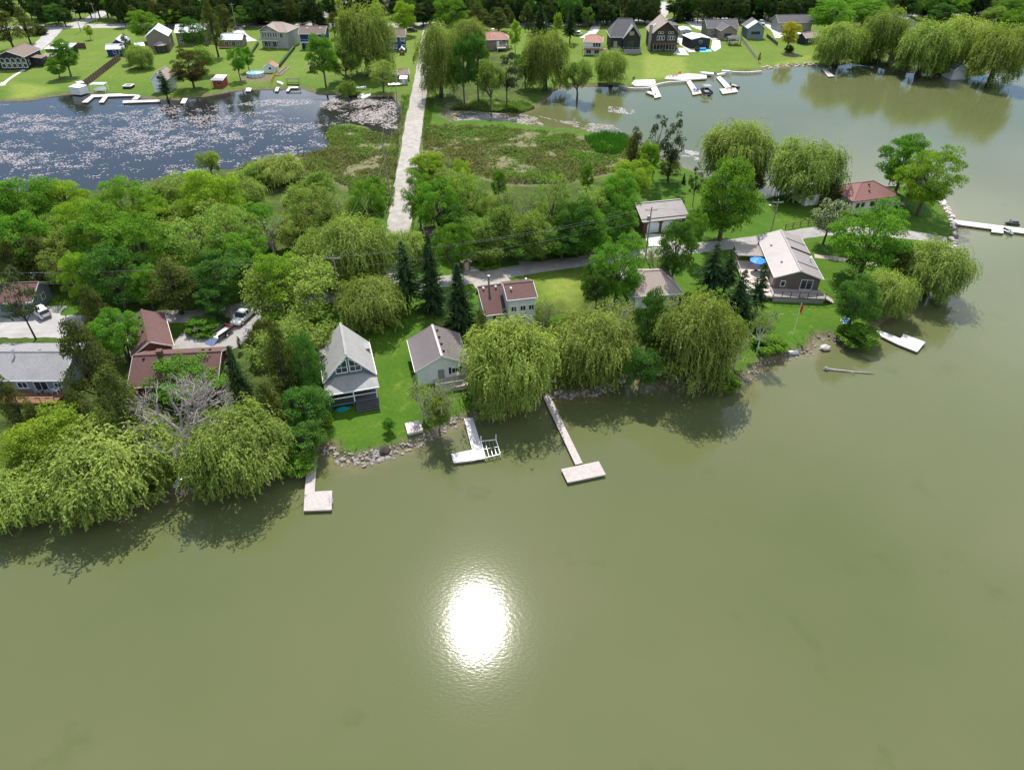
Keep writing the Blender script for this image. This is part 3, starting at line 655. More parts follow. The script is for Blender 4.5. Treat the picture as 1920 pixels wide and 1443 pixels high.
    def door(s, face, u, w, h, m=None, v=0.15, handle=True):
        f = s.fmap(face); M = lambda x, y, z: f(x, z, y); b = MB().box(u, u+w, -0.02, 0.06, v, v+h, M)
        o = b.build('door', m or s.trim, s.root)
        if handle: MB().box(u+w*.82, u+w*.9, 0.06, 0.11, v+h*.45, v+h*.49, M).build('handle', CHROME, o)
        return o
    def vents(s, pts, m=None):
        for x, y, z in pts: MB().box(x-.16, x+.16, y-.16, y+.16, z-.12, z+.22).build('roof_vent', m or BLACKM, s.roof, bevel=0.03)
    def chimney(s, x, y, z0, z1, w=0.6, m=None, pipe=False):
        b = MB()
        if pipe: b.tube([(x,y,z0),(x,y,z1)], w/2, 8).tube([(x,y,z1),(x,y,z1+.18)], w*.75, 8)
        else: b.box(x-w/2,x+w/2,y-w/2,y+w/2,z0,z1).box(x-w*.6,x+w*.6,y-w*.6,y+w*.6,z1,z1+.12)
        return b.build('chimney', m or BRICK, s.roof)
    def part(s, name, mb, m, parent=None): return mb.build(name, m, parent or s.root)
def deck(h, x0, x1, y0, y1, z, boards, frame, rail=None, sides='f', postm=None, gap=1.6, skirt=None, railz=1.0):
    """platform in a house's local frame"""
    b = MB(); n = max(2, int((y1 - y0) / 0.16)); st = (y1 - y0) / n
    for i in range(n): b.box(x0, x1, y0 + i * st + 0.006, y0 + (i + 1) * st - 0.006, z - 0.04, z)
    o = b.build('deck_floor', boards, h.root)
    fr = MB().box(x0+.04, x1-.04, y0+.04, y1-.04, z-.26, z-.045); fr.build('deck_frame', frame, o)
    if skirt: MB().box(x0+.08, x1-.08, y0+.08, y1-.08, -0.1, z-.265).build('skirting', skirt, o)
    else:
        for x in np.linspace(x0 + .1, x1 - .1, max(2, int((x1 - x0) / 2.2))): MB().box(x-.06, x+.06, y0+.06, y0+.18, -.3, z-.265).build('deck_post', frame, o)
    if rail:
        segs = {'f': ((x0,y0),(x1,y0)), 'l': ((x0,y0),(x0,y1)), 'r': ((x1,y0),(x1,y1))}
        for sd in sides:
            (ax, ay), (bx, by) = segs[sd]; ln = math.hypot(bx-ax, by-ay); k = max(1, round(ln / gap))
            rb = MB().bar((ax,ay,z+railz),(bx,by,z+railz),0.09,0.06).bar((ax,ay,z+.15),(bx,by,z+.15),0.05,0.05)
            ro = rb.build('railing', rail, o)
            for i in range(k + 1):
                u = i / k; MB().box(ax+(bx-ax)*u-.05, ax+(bx-ax)*u+.05, ay+(by-ay)*u-.05, ay+(by-ay)*u+.05, z, z+railz+.04).build('railing_post', postm or rail, ro)
    return o
def stairs(h, x0, x1, y_top, z, n, boards, frame, run=0.3, axis='y', dirn=-1):
    st = MB()
    for i in range(n):
        zz = z * (1 - (i + 1) / (n + 0.0)) + z / n * 0.0 + 0.02; a, b = y_top + dirn * run * i, y_top + dirn * run * (i + 1); a, b = min(a, b), max(a, b)
        if axis == 'y': st = MB().box(x0, x1, a, b, zz + z / n - 0.05, zz + z / n)
        else: st = MB().box(a, b, x0, x1, zz + z / n - 0.05, zz + z / n)
        st.build('step', boards, h.root)
    for k in (x0 + .05, x1 - .05):
        s_ = MB()
        p, q = (y_top, z - .12), (y_top + dirn * run * n, -.05)
        if axis == 'y': s_.bar((k, p[0], p[1]), (k, q[0], q[1]), 0.06, 0.25)
        else: s_.bar((p[0], k, p[1]), (q[0], k, q[1]), 0.06, 0.25)
        s_.build('stringer', frame, h.root)

sh_grey, sh_brown, sh_red, sh_dark = shingle('grey', (0.30, 0.295, 0.285)), shingle('brown', (0.20, 0.15, 0.13)), shingle('red_brown', (0.13, 0.073, 0.067)), shingle('dark_grey', (0.13, 0.125, 0.13))
sh_taupe, sh_terra = shingle('taupe', (0.33, 0.27, 0.235)), shingle('terracotta', (0.36, 0.20, 0.155))
mt_brown = mat('metal_roof_brown_grey', (0.31, 0.265, 0.26), 0.45, 0.06, 1.0, metal=0.2, dirt=0.15); mt_white = mat('metal_roof_white', (0.72, 0.74, 0.77), 0.4, 0.04, 1.0, dirt=0.06)
mt_taupe = mat('metal_roof_taupe', (0.30, 0.268, 0.262), 0.5, 0.06, 1.2, metal=0.15, dirt=0.2); tile_red = mat('tile_roof_reddish', (0.235, 0.11, 0.10), 0.8, 0.25, 6.0, lines=('Z', 0.12))
s_blue, s_white, s_brown, s_grey = siding('slate_blue', (0.10, 0.15, 0.18)), siding('white', (0.70, 0.72, 0.72)), siding('brown', (0.13, 0.105, 0.09)), siding('grey', (0.38, 0.37, 0.36))
s_navy, s_black, s_bgrey, s_cream = siding('navy', (0.008, 0.03, 0.16)), siding('black', (0.022, 0.023, 0.028)), siding('blue_grey', (0.19, 0.24, 0.28)), siding('cream', (0.62, 0.58, 0.52))
s_red = siding('red', (0.35, 0.05, 0.045)); s_tan = siding('tan', (0.24, 0.2, 0.17)); s_dkbrown = siding('dark_brown', (0.06, 0.045, 0.04)); stone = mat('field_stone', (0.32, 0.30, 0.29), 0.9, 0.35, 5.0, bump=0.8, bscale=5)

# --- blue gabled cottage
h = House('gabled_cottage', 'slate blue gabled cottage with grey shingle roof and trapezoid gable windows', (606,717.5), (706,701), 4.0, 8.6, 8.0, 'y', s_blue, sh_grey, 0.35)
c = h.L / 2 - h.o
h.polywin('front', [(c-1.75,4.35),(c-.16,4.35),(c-.16,6.55),(c-1.75,5.25)], bars=[((c-1.75,5.2),(c-.16,5.2)),((c-.95,4.35),(c-.95,5.9))])
h.polywin('front', [(c+.16,4.35),(c+1.75,4.35),(c+1.75,5.25),(c+.16,6.55)], bars=[((c+.16,5.2),(c+1.75,5.2)),((c+.95,4.35),(c+.95,5.9))])
h.win('front', 0.7, 1.2, 1.9, 1.6, 2); h.door('front', 3.3, 1.0, 2.1, s_dkbrown, 0.95); h.win('front', 4.7, 1.2, 1.3, 1.5, 2)
h.win('right', 2.0, 1.5, 1.2, 1.2); h.win('right', 5.0, 1.5, 1.2, 1.2)
for sx in (0.2, h.L - 1.5):   # small dormers low on each slope
    d = MB().slab([(sx-.1,5.4,4.35),(sx+1.4,5.4,4.35),(sx+1.4,7.2,4.35),(sx-.1,7.2,4.35)], .14).build('dormer_roof', sh_grey, h.roof); MB().box(sx+.05, sx+1.25, 5.55, 7.05, 3.0, 4.2).build('dormer_wall', s_blue, h.roof)
pr = MB(); Lw = h.L; pr.slab([(0,-2.5,3.0),(Lw,-2.5,3.0),(Lw-1.6,0.34,3.75),(1.6,0.34,3.75)], .14).slab([(0,-2.5,3.0),(1.6,0.34,3.75),(0,0.34,3.1)], .14).slab([(Lw,-2.5,3.0),(Lw,0.34,3.1),(Lw-1.6,0.34,3.75)], .14)
po = h.part('porch_roof', pr, sh_grey); MB().bar((0,-2.54,2.92),(Lw,-2.54,2.92),.09,.16).build('gutter', WHITE, po)
deck(h, 0.25, Lw-.25, -2.3, 0.33, 0.95, mat('dark_deck', (0.10,0.10,0.12), .7, .2, 3), s_blue, None)
for x in (0.4, Lw/2+.1, Lw-.45): MB().box(x-.07,x+.07,-2.25,-2.11,.95,2.93).build('porch_post', WHITE, h.root)
MB().bar((.4,-2.18,1.9),(Lw/2,-2.18,1.9),.1,.16).build('porch_rail', WHITE, h.root); MB().bar((Lw/2,-2.18,1.9),(Lw-.45,-2.18,1.9),.1,.08).build('porch_rail', WHITE, h.root)
MB().box(.35,Lw/2,-2.22,-2.16,1.0,1.8).build('porch_screen', mat('porch_screen',(0.03,0.04,0.05),.5,.2), h.root)
stairs(h, Lw/2+.2, Lw-.4, -2.3, .95, 5, mat('dark_deck', (0,0,0)), s_blue, .3)
MB().bar((0.1,8.2,4.2),(0.1,8.2,5.2),.12).build('vent_pipe', GREYM, h.roof)

# --- white cottage with ribbed metal roof
h = House('white_cottage', 'white cottage with ribbed brown-grey metal roof and small front window', (778,697), (881,682), 3.4, 8.7, 5.5, 'y', s_white, mt_brown, 0.35, trim=mat('cream_trim',(0.7,0.66,0.6),.5))
e, r = h.e, h.r
for i in range(23):
    y = 0.15 + i * (h.D - .3) / 22
    MB().bar((0.02,y,e+.045),(h.L/2-.12,y,r+.02),.05,.06).build('roof_rib', mt_brown, h.roof); MB().bar((h.L-.02,y,e+.045),(h.L/2+.12,y,r+.02),.05,.06).build('roof_rib', mt_brown, h.roof)
h.vents([(h.L/2+.5,y,r-.12) for y in (1.4,3.3,5.2,7.1)])
w_ = h.win('front', 5.0, 1.35, 1.2, 1.0, 2, fm=WHITE); 
for u in (4.62, 6.22): h.win('front', u, 1.3, .34, 1.1, 1, fm=BLACKM, gm=BLACKM, name='shutter')
h.door('front', 3.0, .95, 2.0, GREYM, .3); h.win('left', 2, 1.3, 1.1, 1.0); h.win('left', 5, 1.3, 1.1, 1.0)
deck(h, 2.6, h.L-.1, -2.3, .33, .75, WOODG, WOODG, WOODG, 'fr', skirt=WOODG)

# --- the house behind the big willow
h = House('two_level_house', 'house with low brown roof wing and pale blue-white upper storey behind the largest willow', (909,592), (955,586), 3.0, 7.2, 5.3, 'x', s_white, sh_red, 0.35, ry=.78)
h.chimney(1.9, 5.2, 4.2, 6.6, .32, GREYM, True); h.vents([(.9,5.0,4.6),(3.0,5.0,4.6)], WHITE); h.win('left', 1.5, 1.2, 1.0, 1.0); h.win('front', 1, 1.0, 1.4, 1.1)
g = House('tmp', '', (951,563), (1008,557), 6.3, 6.2, 7.4, 'x', s_white, sh_red, 0.3, ry=.55)
for k in (0.35, 1.85, 3.25): g.win('front', k, 3.3, 1.0, 1.0, 2)
g.win('right', 2, 3.2, 1.0, 1.0); g.win('right', 1.5, 1.0, 1.2, 1.2); g.win('front', 1.2, 1.0, 1.6, 1.2)
g.vents([(4.0,4.2,6.75),(1.0,2.0,6.6)], WHITE)
deck(g, 0.0, g.L, -2.2, 0.28, .7, WOODB, WOODB, WOODB, 'fr')
def merge(src, dst):                          # the second block belongs to the same building
    M = dst.root.matrix_basis.inverted() @ src.root.matrix_basis
    for ch in list(src.root.children): ch.parent = dst.root; ch.matrix_basis = M @ ch.matrix_basis
    bpy.data.objects.remove(src.root)
merge(g, h)
# --- hip roofed house hidden by trees
h = House('hip_roof_house', 'white house with broad pinkish-brown hip roof behind the vine-covered tree', (1188,556), (1281,550), 3.4, 9.5, 5.6, 'hip', s_white, sh_taupe, 0.5, hip=.35)
h.win('front', 6.0, 1.0, 1.4, 1.1); h.win('front', 2.0, 1.0, 1.4, 1.1); h.win('right', 3, 1.0, 1.2, 1.1); h.win('front', 7.6, .9, .7, 1.2, 1)
h = House('lakeside_cottage', 'low grey roofed cottage mostly hidden behind the willow below the hip roofed house', (1275,655), (1366,638), 3.0, 6.5, 4.6, 'x', s_grey, sh_grey, 0.4)
h.win('front', 1.5, 1, 1.4, 1.0); h.win('right', 2, 1, 1.2, 1.0)
# --- brown bungalow with pergola
h = House('brown_bungalow', 'brown bungalow with taupe metal roof, side pergola and front deck', (1452,520), (1545,524), 4.0, 16.8, 5.5, 'y', s_brown, mt_taupe, 0.4, trim=mat('cream_trim',(0,0,0)))
h.win('front', 1.0, 1.5, .85, 1.15, 1, fm=WHITE); h.win('front', 4.4, 1.05, 2.1, 1.95, 2, fm=WHITE, name='sliding_door'); h.win('left', 9, 1.4, 1.8, 1.2, fm=WHITE); h.win('left', 13, 1.0, 1.8, 2.0, fm=WHITE, name='sliding_door'); h.win('right', 4, 1.5, 1.2, 1.0, fm=WHITE)
sk = MB(); sk.bar((h.L/2+.3,9.3,h.r-.02),(h.L-.05,9.3,h.e+.1),.35,.14); h.part('roof_step', sk, BLACKM, h.roof)
for yy in (3.6, 13.2): MB().bar((h.L/2+.2,yy,h.r-.02),(h.L-.05,yy,h.e+.07),.07,.08).build('roof_seam', BLACKM, h.roof)
h.vents([(2.0,4.5,h.e+.75),(1.6,11.5,h.e+.6)], GREYM); h.chimney(h.L-1.0, 6.2, h.e+.1, h.e+.95, .25, WHITE, True)
DK = mat('taupe_deck', (0.36,0.31,0.28), .75, .14, 2.5)
deck(h, -0.2, h.L+.1, -2.6, .38, 1.05, DK, s_brown, BLACKM, 'f', BLACKM, 1.55, skirt=mat('grey_skirting',(0.27,0.26,0.25),.8,lines=('Z',.2)))
deck(h, -4.6, .36, -2.4, 11.0, 0.9, mat('pinkish_deck', (0.55,0.45,0.40), .75, .12, 2.5), WOODG, WOODG, 'l', WOODB, 2.0)
stairs(h, -2.4, -.9, h.L+.12, 1.05, 5, DK, s_brown, .36, 'x', 1)
for y in (-2.4,-.9): MB().bar((h.L+.15,y,2.0),(h.L+1.9,y,1.05),.06).build('stair_rail', BLACKM, h.root)
pg = MB()
for i in range(20): pg.box(-4.7, .3, 9.0+i*.24, 9.12+i*.24, 2.85, 3.0)
po = h.part('pergola_slats', pg, WOODG); po['kind'] = 'stuff'
for x, y in ((-4.5,9.1),(-4.5,13.6),(-.1,9.1),(-.1,13.6)): MB().box(x-.09,x+.09,y-.09,y+.09,.0,2.7).build('pergola_post', WOODB, h.root)
for x in (-4.5,-2.3,-.1): MB().bar((x,8.9,2.77),(x,13.8,2.77),.1,.16).build('pergola_beam', WOODG, h.root)
# --- garage
h = House('double_garage', 'brown brick double garage with two white doors and lilac-grey roof', (1205,416), (1292,407), 3.4, 7.6, 5.4, 'x', BRICK, mt_taupe, 0.45, cat='garage', trim=mat('cream_trim',(0,0,0)), ry=.62)
gd = mat('white_garage_door', (0.72,0.75,0.80), .5, .04, lines=('Z',.5))
for u in (.9, 4.1):
    f = h.fmap('front'); pts = [(u,0),(u+2.6,0),(u+2.6,1.85),(u+2.2,2.25),(u+.4,2.25),(u,1.85)]; b = MB(); n = 6
    b.add([f(p,q,.05) for p,q in pts]+[f(p,q,-.02) for p,q in pts],[tuple(range(n)),tuple(range(2*n-1,n-1,-1))]+[(i,n+i,n+(i+1)%n,(i+1)%n) for i in range(n)])
    o = b.build('garage_door', gd, h.root)
    for q in (.56,1.12,1.68): MB().bar(f(u+.05,q,.055),f(u+2.55,q,.055),.03,.02).build('panel_joint', GREYM, o)
h.win('front', 7.5, 1.0, .9, 1.2, 1, fm=WHITE); MB().bar((0,.55,h.e+.28),(h.L,.55,h.e+.28),.12,.08).build('snow_guard', BLACKM, h.roof)
# --- reddish hip roof house on the point
h = House('point_house', 'grey-white house with reddish tiled hip roof on the point', (1600,378), (1690,366), 3.8, 8.6, 6.0, 'hip', s_cream, tile_red, 0.5, hip=.25, trim=WOODB)
for u in (1.0,2.3,): h.win('front', u, 1.3, .9, 1.1, 1, fm=WOODB)
h.win('front', 7.6, 1.1, 1.3, 1.5, 2, fm=WHITE); h.win('front', 4.6, 1.2, 1.6, 1.2, 2, fm=WOODB); h.win('left', 5.5, 1.4, 1.2, 1.0, fm=WOODB)
h.vents([(5.2,1.9,4.3),(6.0,3.3,5.1)], WOODB); deck(h, h.L-.4, h.L+2.6, .5, 5, .8, WOODG, WOODG, BLACKM, 'fr', BLACKM)
# --- left houses
h = House('grey_roof_house', 'blue-grey house with long grey shingle roof at the left edge', (-60,713), (117,713), 3.3, 9.6, 5.0, 'x', s_bgrey, shingle('mid_grey',(0.25,0.245,0.25)), 0.45)
h.vents([(h.L-k,5.5,4.1) for k in (1.2,5.6,9.5)], GREYM); h.chimney(h.L-8.4, 4.0, 3.8, 4.9, .28, CHROME, True)
h.win('front', h.L-7.6, 1.0, 1.5, 1.1); h.win('front', h.L-5.2, .3, 2.0, 1.9, name='sliding_door'); h.win('front', h.L-2.3, 1.1, 1.1, .9)
deck(h, h.L-8.5, h.L-.4, -2.6, .43, .7, WOODB, WOODO, WOODO, 'f', WOODO, 2.0)
h = House('red_roof_house', 'L-shaped house with red-brown shingle roof and brick chimney behind the bare grey tree', (238,727), (408,718), 3.3, 9.4, 5.6, 'x', siding('dark_red',(0.16,0.05,0.045)), sh_red, 0.45, trim=mat('cream_trim',(0,0,0)))
h.chimney(4.1, 4.0, 3.9, 6.0, .7); h.vents([(10.6,5.3,4.9),(9.6,5.3,4.9),(1.6,4.1,4.7)], BLACKM); h.win('right', 1.5, 1.0, 1.3, 1.3); h.win('right', 5.0, .4, 1.8, 1.9); h.win('right', 3.4, 3.2, .8, .8, 1); h.win('front', 2, 1, 1.5, 1.1); h.win('front', 8, 1, 1.5, 1.1)
g = House('tmp', '', (246,668), (326,648), 3.2, 10.6, 4.9, 'y', siding('dark_red',(0,0,0)), sh_red, 0.4, trim=mat('cream_trim',(0,0,0)))
g.vents([(2.4,y,4.0) for y in (4,6,8.6)], BLACKM); g.win('right', 6, 1, 1.4, 1.1); merge(g, h)
h = House('brown_roof_house', 'house with weathered red-brown roof at the left edge behind the white car', (-40,570), (60,566), 3.3, 7.0, 5.0, 'x', s_bgrey, sh_red, 0.4, ry=.55)
h.win('right', 3, 1, 1.2, 1.1); h.win('front', h.L-3, 1, 1.4, 1.2)
# small sheds along the lane
h = House('brown_shed', 'small weathered brown shed in the trees beside the lane', (866,492), (884,490), 2.6, 3.0, 3.4, 'y', WOODB, sh_brown, .2, cat='shed'); h.door('front', .3, .8, 1.7, WOODG)
h = House('brown_shed', 'brown roofed shed half hidden in the trees above the gravel road end', (797,440), (820,437), 2.6, 3.2, 3.4, 'x', WOODB, sh_brown, .2, cat='shed'); h.door('front', .6, .8, 1.7, WOODG)
h = House('white_cabin', 'white cabin with dark doorway hidden behind the bay willow near the point', (1512,368), (1562,362), 3.0, 5.5, 4.2, 'x', s_white, sh_brown, .3, cat='cabin'); h.door('front', 3.5, 1.0, 2.0, s_dkbrown); h.win('front', 1.0, 1.0, 1.1, 1.0)

# ---------------- far shore houses (eave corners at eave height)
h = House('dark_lake_house', 'black lake house with wall of arched white-framed windows and brown-grey roof', (-14,108), (45,107), 5.0, 13.5, 7.0, 'y', s_black, sh_brown, .5)
for i in range(5):
    u = .9 + i * 1.85 + (0.4); h.win('front', u, .7, 1.5, 1.5, 1, t=.14); h.polywin('front', [(u,2.5),(u+1.5,2.5),(u+1.5,3.5),(u+1.1,3.95),(u+.4,3.95),(u,3.5)], t=.14)
h.win('right', 2.0, 1.2, .9, 1.6, 1); MB().slab([(h.L-.4,4.5,3.4),(h.L+3.4,4.5,2.9),(h.L+3.4,9,2.9),(h.L-.4,9,3.4)], .15).build('side_roof', sh_brown, h.root); MB().box(h.L-.5,h.L+3.1,4.8,8.8,-.2,2.75).build('side_wing', s_black, h.root)
h = House('white_roof_garage', 'dark garage with white metal roof beside the black lake house', (82,92), (130,92), 3.2, 6.5, 4.0, 'shed', s_black, mt_white, .3, cat='garage')
h.win('front', 1.0, .8, 1.0, 1.0)
h = House('navy_cabin', 'small navy cabin with white metal roof at the top of the brown fence', (197,93), (233,92), 3.2, 4.6, 4.6, 'x', s_navy, mt_white, .3, cat='cabin'); h.win('front', 2.2, .9, 1.1, 1.3, 1); h.win('front', 4.4, .9, 1.1, 1.3, 1)
h = House('blue_cabin', 'dark blue cabin with white gable roof behind the navy cabin', (206,83), (234,82), 3.2, 9.5, 4.9, 'y', s_navy, mt_white, .35, cat='cabin')
h = House('white_garden_shed', 'white canopy shed left of the tan house', (254,88), (272,86), 2.6, 4, 3.6, 'x', s_white, mt_white, .2, cat='shed')
h = House('tan_house', 'tan house with large white metal roof and gazebo beside it', (271,70), (315,68), 6.0, 11.5, 8.8, 'y', s_tan, mt_white, .4)
h.win('front', 2.2, 1.6, 1.2, 1.1, 1); h.win('right', 3, 2.5, 1.2, 1.1)
g = House('tmp', '', (326,62), (385,61), 5.5, 9, 7.8, 'x', s_tan, mt_white, .4); g.win('front', 1, 1.2, 1.4, 1.2); g.win('front', 4, 1.2, 1.4, 1.2); merge(g, h)
h = House('white_roof_cottage', 'dark brown cottage with white metal roof and open front terrace', (412,75), (454,75), 3.4, 6.5, 5.2, 'x', s_tan, mt_white, .35); h.win('front', 4, .4, 1.6, 1.9); h.win('front', 6.2, .9, .9, 1.1, 1); h.win('front', 1.2, .8, 1.6, 1.3); deck(h, 0, 5.0, -2.8, .3, .5, WOODB, WOODB, WOODB, 'fl')
h = House('grey_villa', 'tall grey villa with arched window, balcony and taupe hip roof', (484,59), (538,61), 6.6, 12, 9.2, 'hip', s_grey, sh_taupe, .45, hip=.35)
for u in (.7,1.7,3.0,4.05,5.3,6.3): h.win('front', u, 3.9, .75, 1.6, 1)
h.polywin('front', [(2.9,5.5),(4.9,5.5),(4.6,6.1),(3.9,6.35),(3.2,6.1)]); h.win('front', 8.2, 3.7, 1.4, 1.8, 2)
deck(h, .2, 8.0, -1.8, .43, 3.2, WOODG, WHITE, GREYM, 'fl'); h.win('front', 1.0, .3, 2.4, 2.1, 3); h.win('front', 4.6, .3, 2.4, 2.1, 3); MB().slab([(4.3-4.3,-.02,6.02),(4.3,-.5,8.3),(4.3,5,8.3),(0,5,6.02)],.14).slab([(4.3,-.5,8.3),(8.6,-.02,6.02),(8.6,5,6.02),(4.3,5,8.3)],.14).build('gable_roof', sh_taupe, h.root)
MB().add([(.5,.42,5.9),(8.1,.42,5.9),(4.3,.42,8.0),(.5,.7,5.9),(8.1,.7,5.9),(4.3,.7,8.0)],[(0,1,2),(5,4,3),(0,3,4,1),(1,4,5,2),(2,5,3,0)]).build('gable_wall', s_grey, h.root)
h = House('blue_house', 'left of the two navy blue houses, brown roof with two white skylights', (559,64), (610,64), 6.2, 8, 8.4, 'x', s_navy, sh_brown, .4)
for u in (3.4,7.0): h.win('front', u, 4.0, .6, 1.4, 1)
h.win('front', 4.8, 3.4, 1.6, 2.1); deck(h, 1.0, h.L-1.2, -1.8, .38, 2.9, WOODG, WHITE, GREYM, 'f')
for u in (1.6,3.0,4.4,5.8,7.2): h.win('front', u, .3, .9, 2.0, 1)
for u in (2.8,8.0): MB().box(u,u+.7,2.6,3.4,h.e+1.35,h.e+1.7).build('skylight', WHITE, h.roof)
h = House('blue_house', 'right of the two navy blue houses, two rows of white-framed windows', (717,70), (761,69), 5.8, 8, 8.0, 'x', s_navy, sh_brown, .35)
for v in (.9, 3.5):
    for u in (1.0,3.4,6.6): h.win('front', u, v, 1.7, 1.35, 3, t=.13)
h = House('playhouse', 'small wooden playhouse with white peaked roof before the right blue house', (748,94), (758,94), 2.4, 2.0, 3.3, 'y', WOODB, WHITE, .2, cat='playhouse'); h.win('front', .5, .8, .6, .6, 1)
h = House('brown_shed', 'long brown roofed shed beside the causeway', (747,140), (768,139), 2.8, 8.0, 3.6, 'x', s_tan, sh_brown, .25, cat='shed'); h.door('front', 1, .9, 1.8, WHITE)
h = House('white_shed', 'small grey shed with white roof in front of the long brown shed', (748,148), (763,148), 2.6, 2.6, 3.0, 'shed', s_grey, mt_white, .15, cat='shed'); h.door('front', .9, .9, 1.8, WHITE)
h = House('pool_shed', 'small white shed with brown roof beside the round pool', (493,126), (517,126), 2.6, 4.0, 4.0, 'y', s_white, sh_terra, .2, cat='shed'); h.polywin('front', [(1.9,1.2),(2.4,1.2),(2.55,1.5),(2.4,1.8),(1.9,1.8),(1.75,1.5)], fm=BLACKM)
h = House('boathouse_cottage', 'narrow two-storey white cottage with beige roof at the pond shore', (281,150), (312,150), 4.6, 8, 7.0, 'y', s_white, sh_taupe, .3, cat='cottage'); h.win('front', 2.0, 4.2, 1.1, .9, 2, fm=BLACKM); h.win('front', 3.2, 1.2, .8, 1.3, 1, fm=BLACKM); h.door('front', 1.0, .9, 1.9, WHITE)
h = House('red_shed', 'small red shed with grey and white roof at the pond shore', (395,151), (417,151), 3.0, 5.5, 3.5, 'shed', s_red, mt_white, .3, cat='shed'); h.win('front', 1.4, .9, 1.5, 1.0, 2, fm=GREYM); MB().slab([(-.2,-.4,2.5),(3.6,-.4,2.5),(3.6,2,2.75),(-.2,2,2.75)],.1).build('porch_roof', sh_grey, h.root)
for x in (.1,3.3): MB().box(x-.05,x+.05,-.3,-.2,0,2.45).build('porch_post', WOODB, h.root)
h = House('white_shed', 'white hipped shed at the pond end of the brown fence', (128,163), (147,165), 2.6, 3.6, 3.2, 'hip', s_white, mt_white, .1, cat='shed', hip=.4)
h = House('grey_shed', 'small grey flat shed between white shed and brown fence', (146,157), (158,155), 2.6, 2.2, 2.8, 'shed', s_bgrey, mt_white, .1, cat='shed')
h = House('garden_pavilion', 'small brown pavilion on the far lawn left of the tall leafy tree', (573,124), (592,124), 2.8, 3.2, 3.8, 'hip', WOODB, sh_terra, .9, cat='pavilion', hip=.1)
# right of the causeway
h = House('brown_bungalow_far', 'far bungalow with brown hip roof and tan brick front near the causeway', (890,76), (956,74), 4.4, 10, 6.4, 'hip', s_tan, sh_terra, .5, hip=.55); 
h.win('front', 1, 1.5, 3.4, 1.2, 4); h.win('front', 10.4, 2.4, 1.6, 1.4, 2, fm=WHITE); h.door('front', 8.3, 1, 2, WHITE, 1.2); h.vents([(4,3,5.4),(8,2.4,5.2)], WHITE); h.chimney(8.0, 6, 5.4, 6.6, .9, WHITE); deck(h, 8.5, 12.5, -3.2, .48, 1.4, WOODG, WHITE, WHITE, 'fr'); 
h.root.name = 'bungalow'
h = House('terracotta_house', 'small white two-storey house with terracotta hip roof left of the big dark grey house', (1094,79), (1130,80), 5.2, 11, 7.0, 'hip', s_white, sh_terra, .4, hip=.3)
for u in (3.4,4.4,5.4,): h.win('front', u, 2.9, .8, 1.3, 1, fm=BLACKM)
h.win('front', .8, .4, 1.8, 1.6, 2); h.win('front', 4.0, .4, 1.8, 1.6, 2); deck(h, -.2, h.L+2.0, -1.6, .38, 2.4, sh_terra, WOODB, WOODB, 'fr')
h = House('dark_grey_house', 'big black house with steep dark grey hip roof and front gable', (1144,70), (1203,70), 6.0, 14, 11.5, 'hip', s_black, sh_dark, .5, hip=.45)
cx_ = h.L - 3.7
MB().slab([(cx_-3.7,-.9,4.9),(cx_,-.9,9.4),(cx_,6,9.4),(cx_-3.7,6,4.9)],.16).slab([(cx_,-.9,9.4),(cx_+3.7,-.9,4.9),(cx_+3.7,6,4.9),(cx_,6,9.4)],.16).build('gable_roof', shingle('grey',(0,0,0)), h.roof)
MB().add([(cx_-3.3,-.4,-.2),(cx_+3.3,-.4,-.2),(cx_+3.3,-.4,5.1),(cx_,-.4,9.0),(cx_-3.3,-.4,5.1),(cx_-3.3,2,-.2),(cx_+3.3,2,-.2),(cx_+3.3,2,5.1),(cx_,2,9.0),(cx_-3.3,2,5.1)],[(0,1,2,3,4),(9,8,7,6,5)]+[(i,i+5,(i+1)%5+5,(i+1)%5) for i in range(5)]).build('gable_wall', s_black, h.root)
WARM = mat('curtained_glass', (0.30,0.28,0.22), .2, .15)
h.win('front', 1.0, 1.6, 1.6, 2.4, 2, fm=BLACKM, gm=WARM); o_ = h.o; h.o = -.4
h.win('front', cx_-.9, 6.0, 2.0, 1.6, 3, fm=BLACKM, gm=WARM); h.win('front', cx_-1.5, 1.6, 3.0, 2.6, 3, fm=BLACKM, gm=GLASS); h.o = o_
deck(h, cx_-3.3, cx_+3.5, -3.0, -.42, 1.2, WOODG, stone, GREYM, 'flr', skirt=stone); MB().box(.45, 4.2, .42, .48, 0, 1.5).build('stone_base', stone, h.root); MB().box(.45,4.2,-2.2,.4,-.2,.12).build('terrace', CONC, h.root)
h.vents([(5.0+1.1*k,7.6,10.4) for k in range(4)], BLACKM)
h = House('chalet_house', 'brown timber chalet with steep roof, two skylights and tall stone chimney', (1221,66), (1275,66), 6.4, 15, 11.5, 'y', s_dkbrown, sh_taupe, .6, trim=siding('timber_trim',(0.16,0.10,0.07)))
for u in (1.9,2.9,4.0,6.2,7.2,8.2): h.win('front', u, 3.8, .85, 1.6, 1, t=.12, fm=WHITE)
for u in (2.2,3.3,6.2,7.3): h.win('front', u, 6.1, .95, .8, 1, t=.1, fm=WHITE)
for u in (.8,5.6): h.win('front', u, .2, 3.9, 2.4, 3, t=.14, fm=WHITE)
deck(h, .4, h.L-.4, -2.2, .58, 3.0, WOODB, WOODB, WOODB, 'flr'); h.chimney(-.1, 1.2, -.2-0, 9.2, 1.1, stone)
for y in (6.6,8.0): MB().bar((1.5,y,h.e+1.55),(2.7,y,h.e+2.75),.6,.16).build('skylight', WHITE, h.roof)
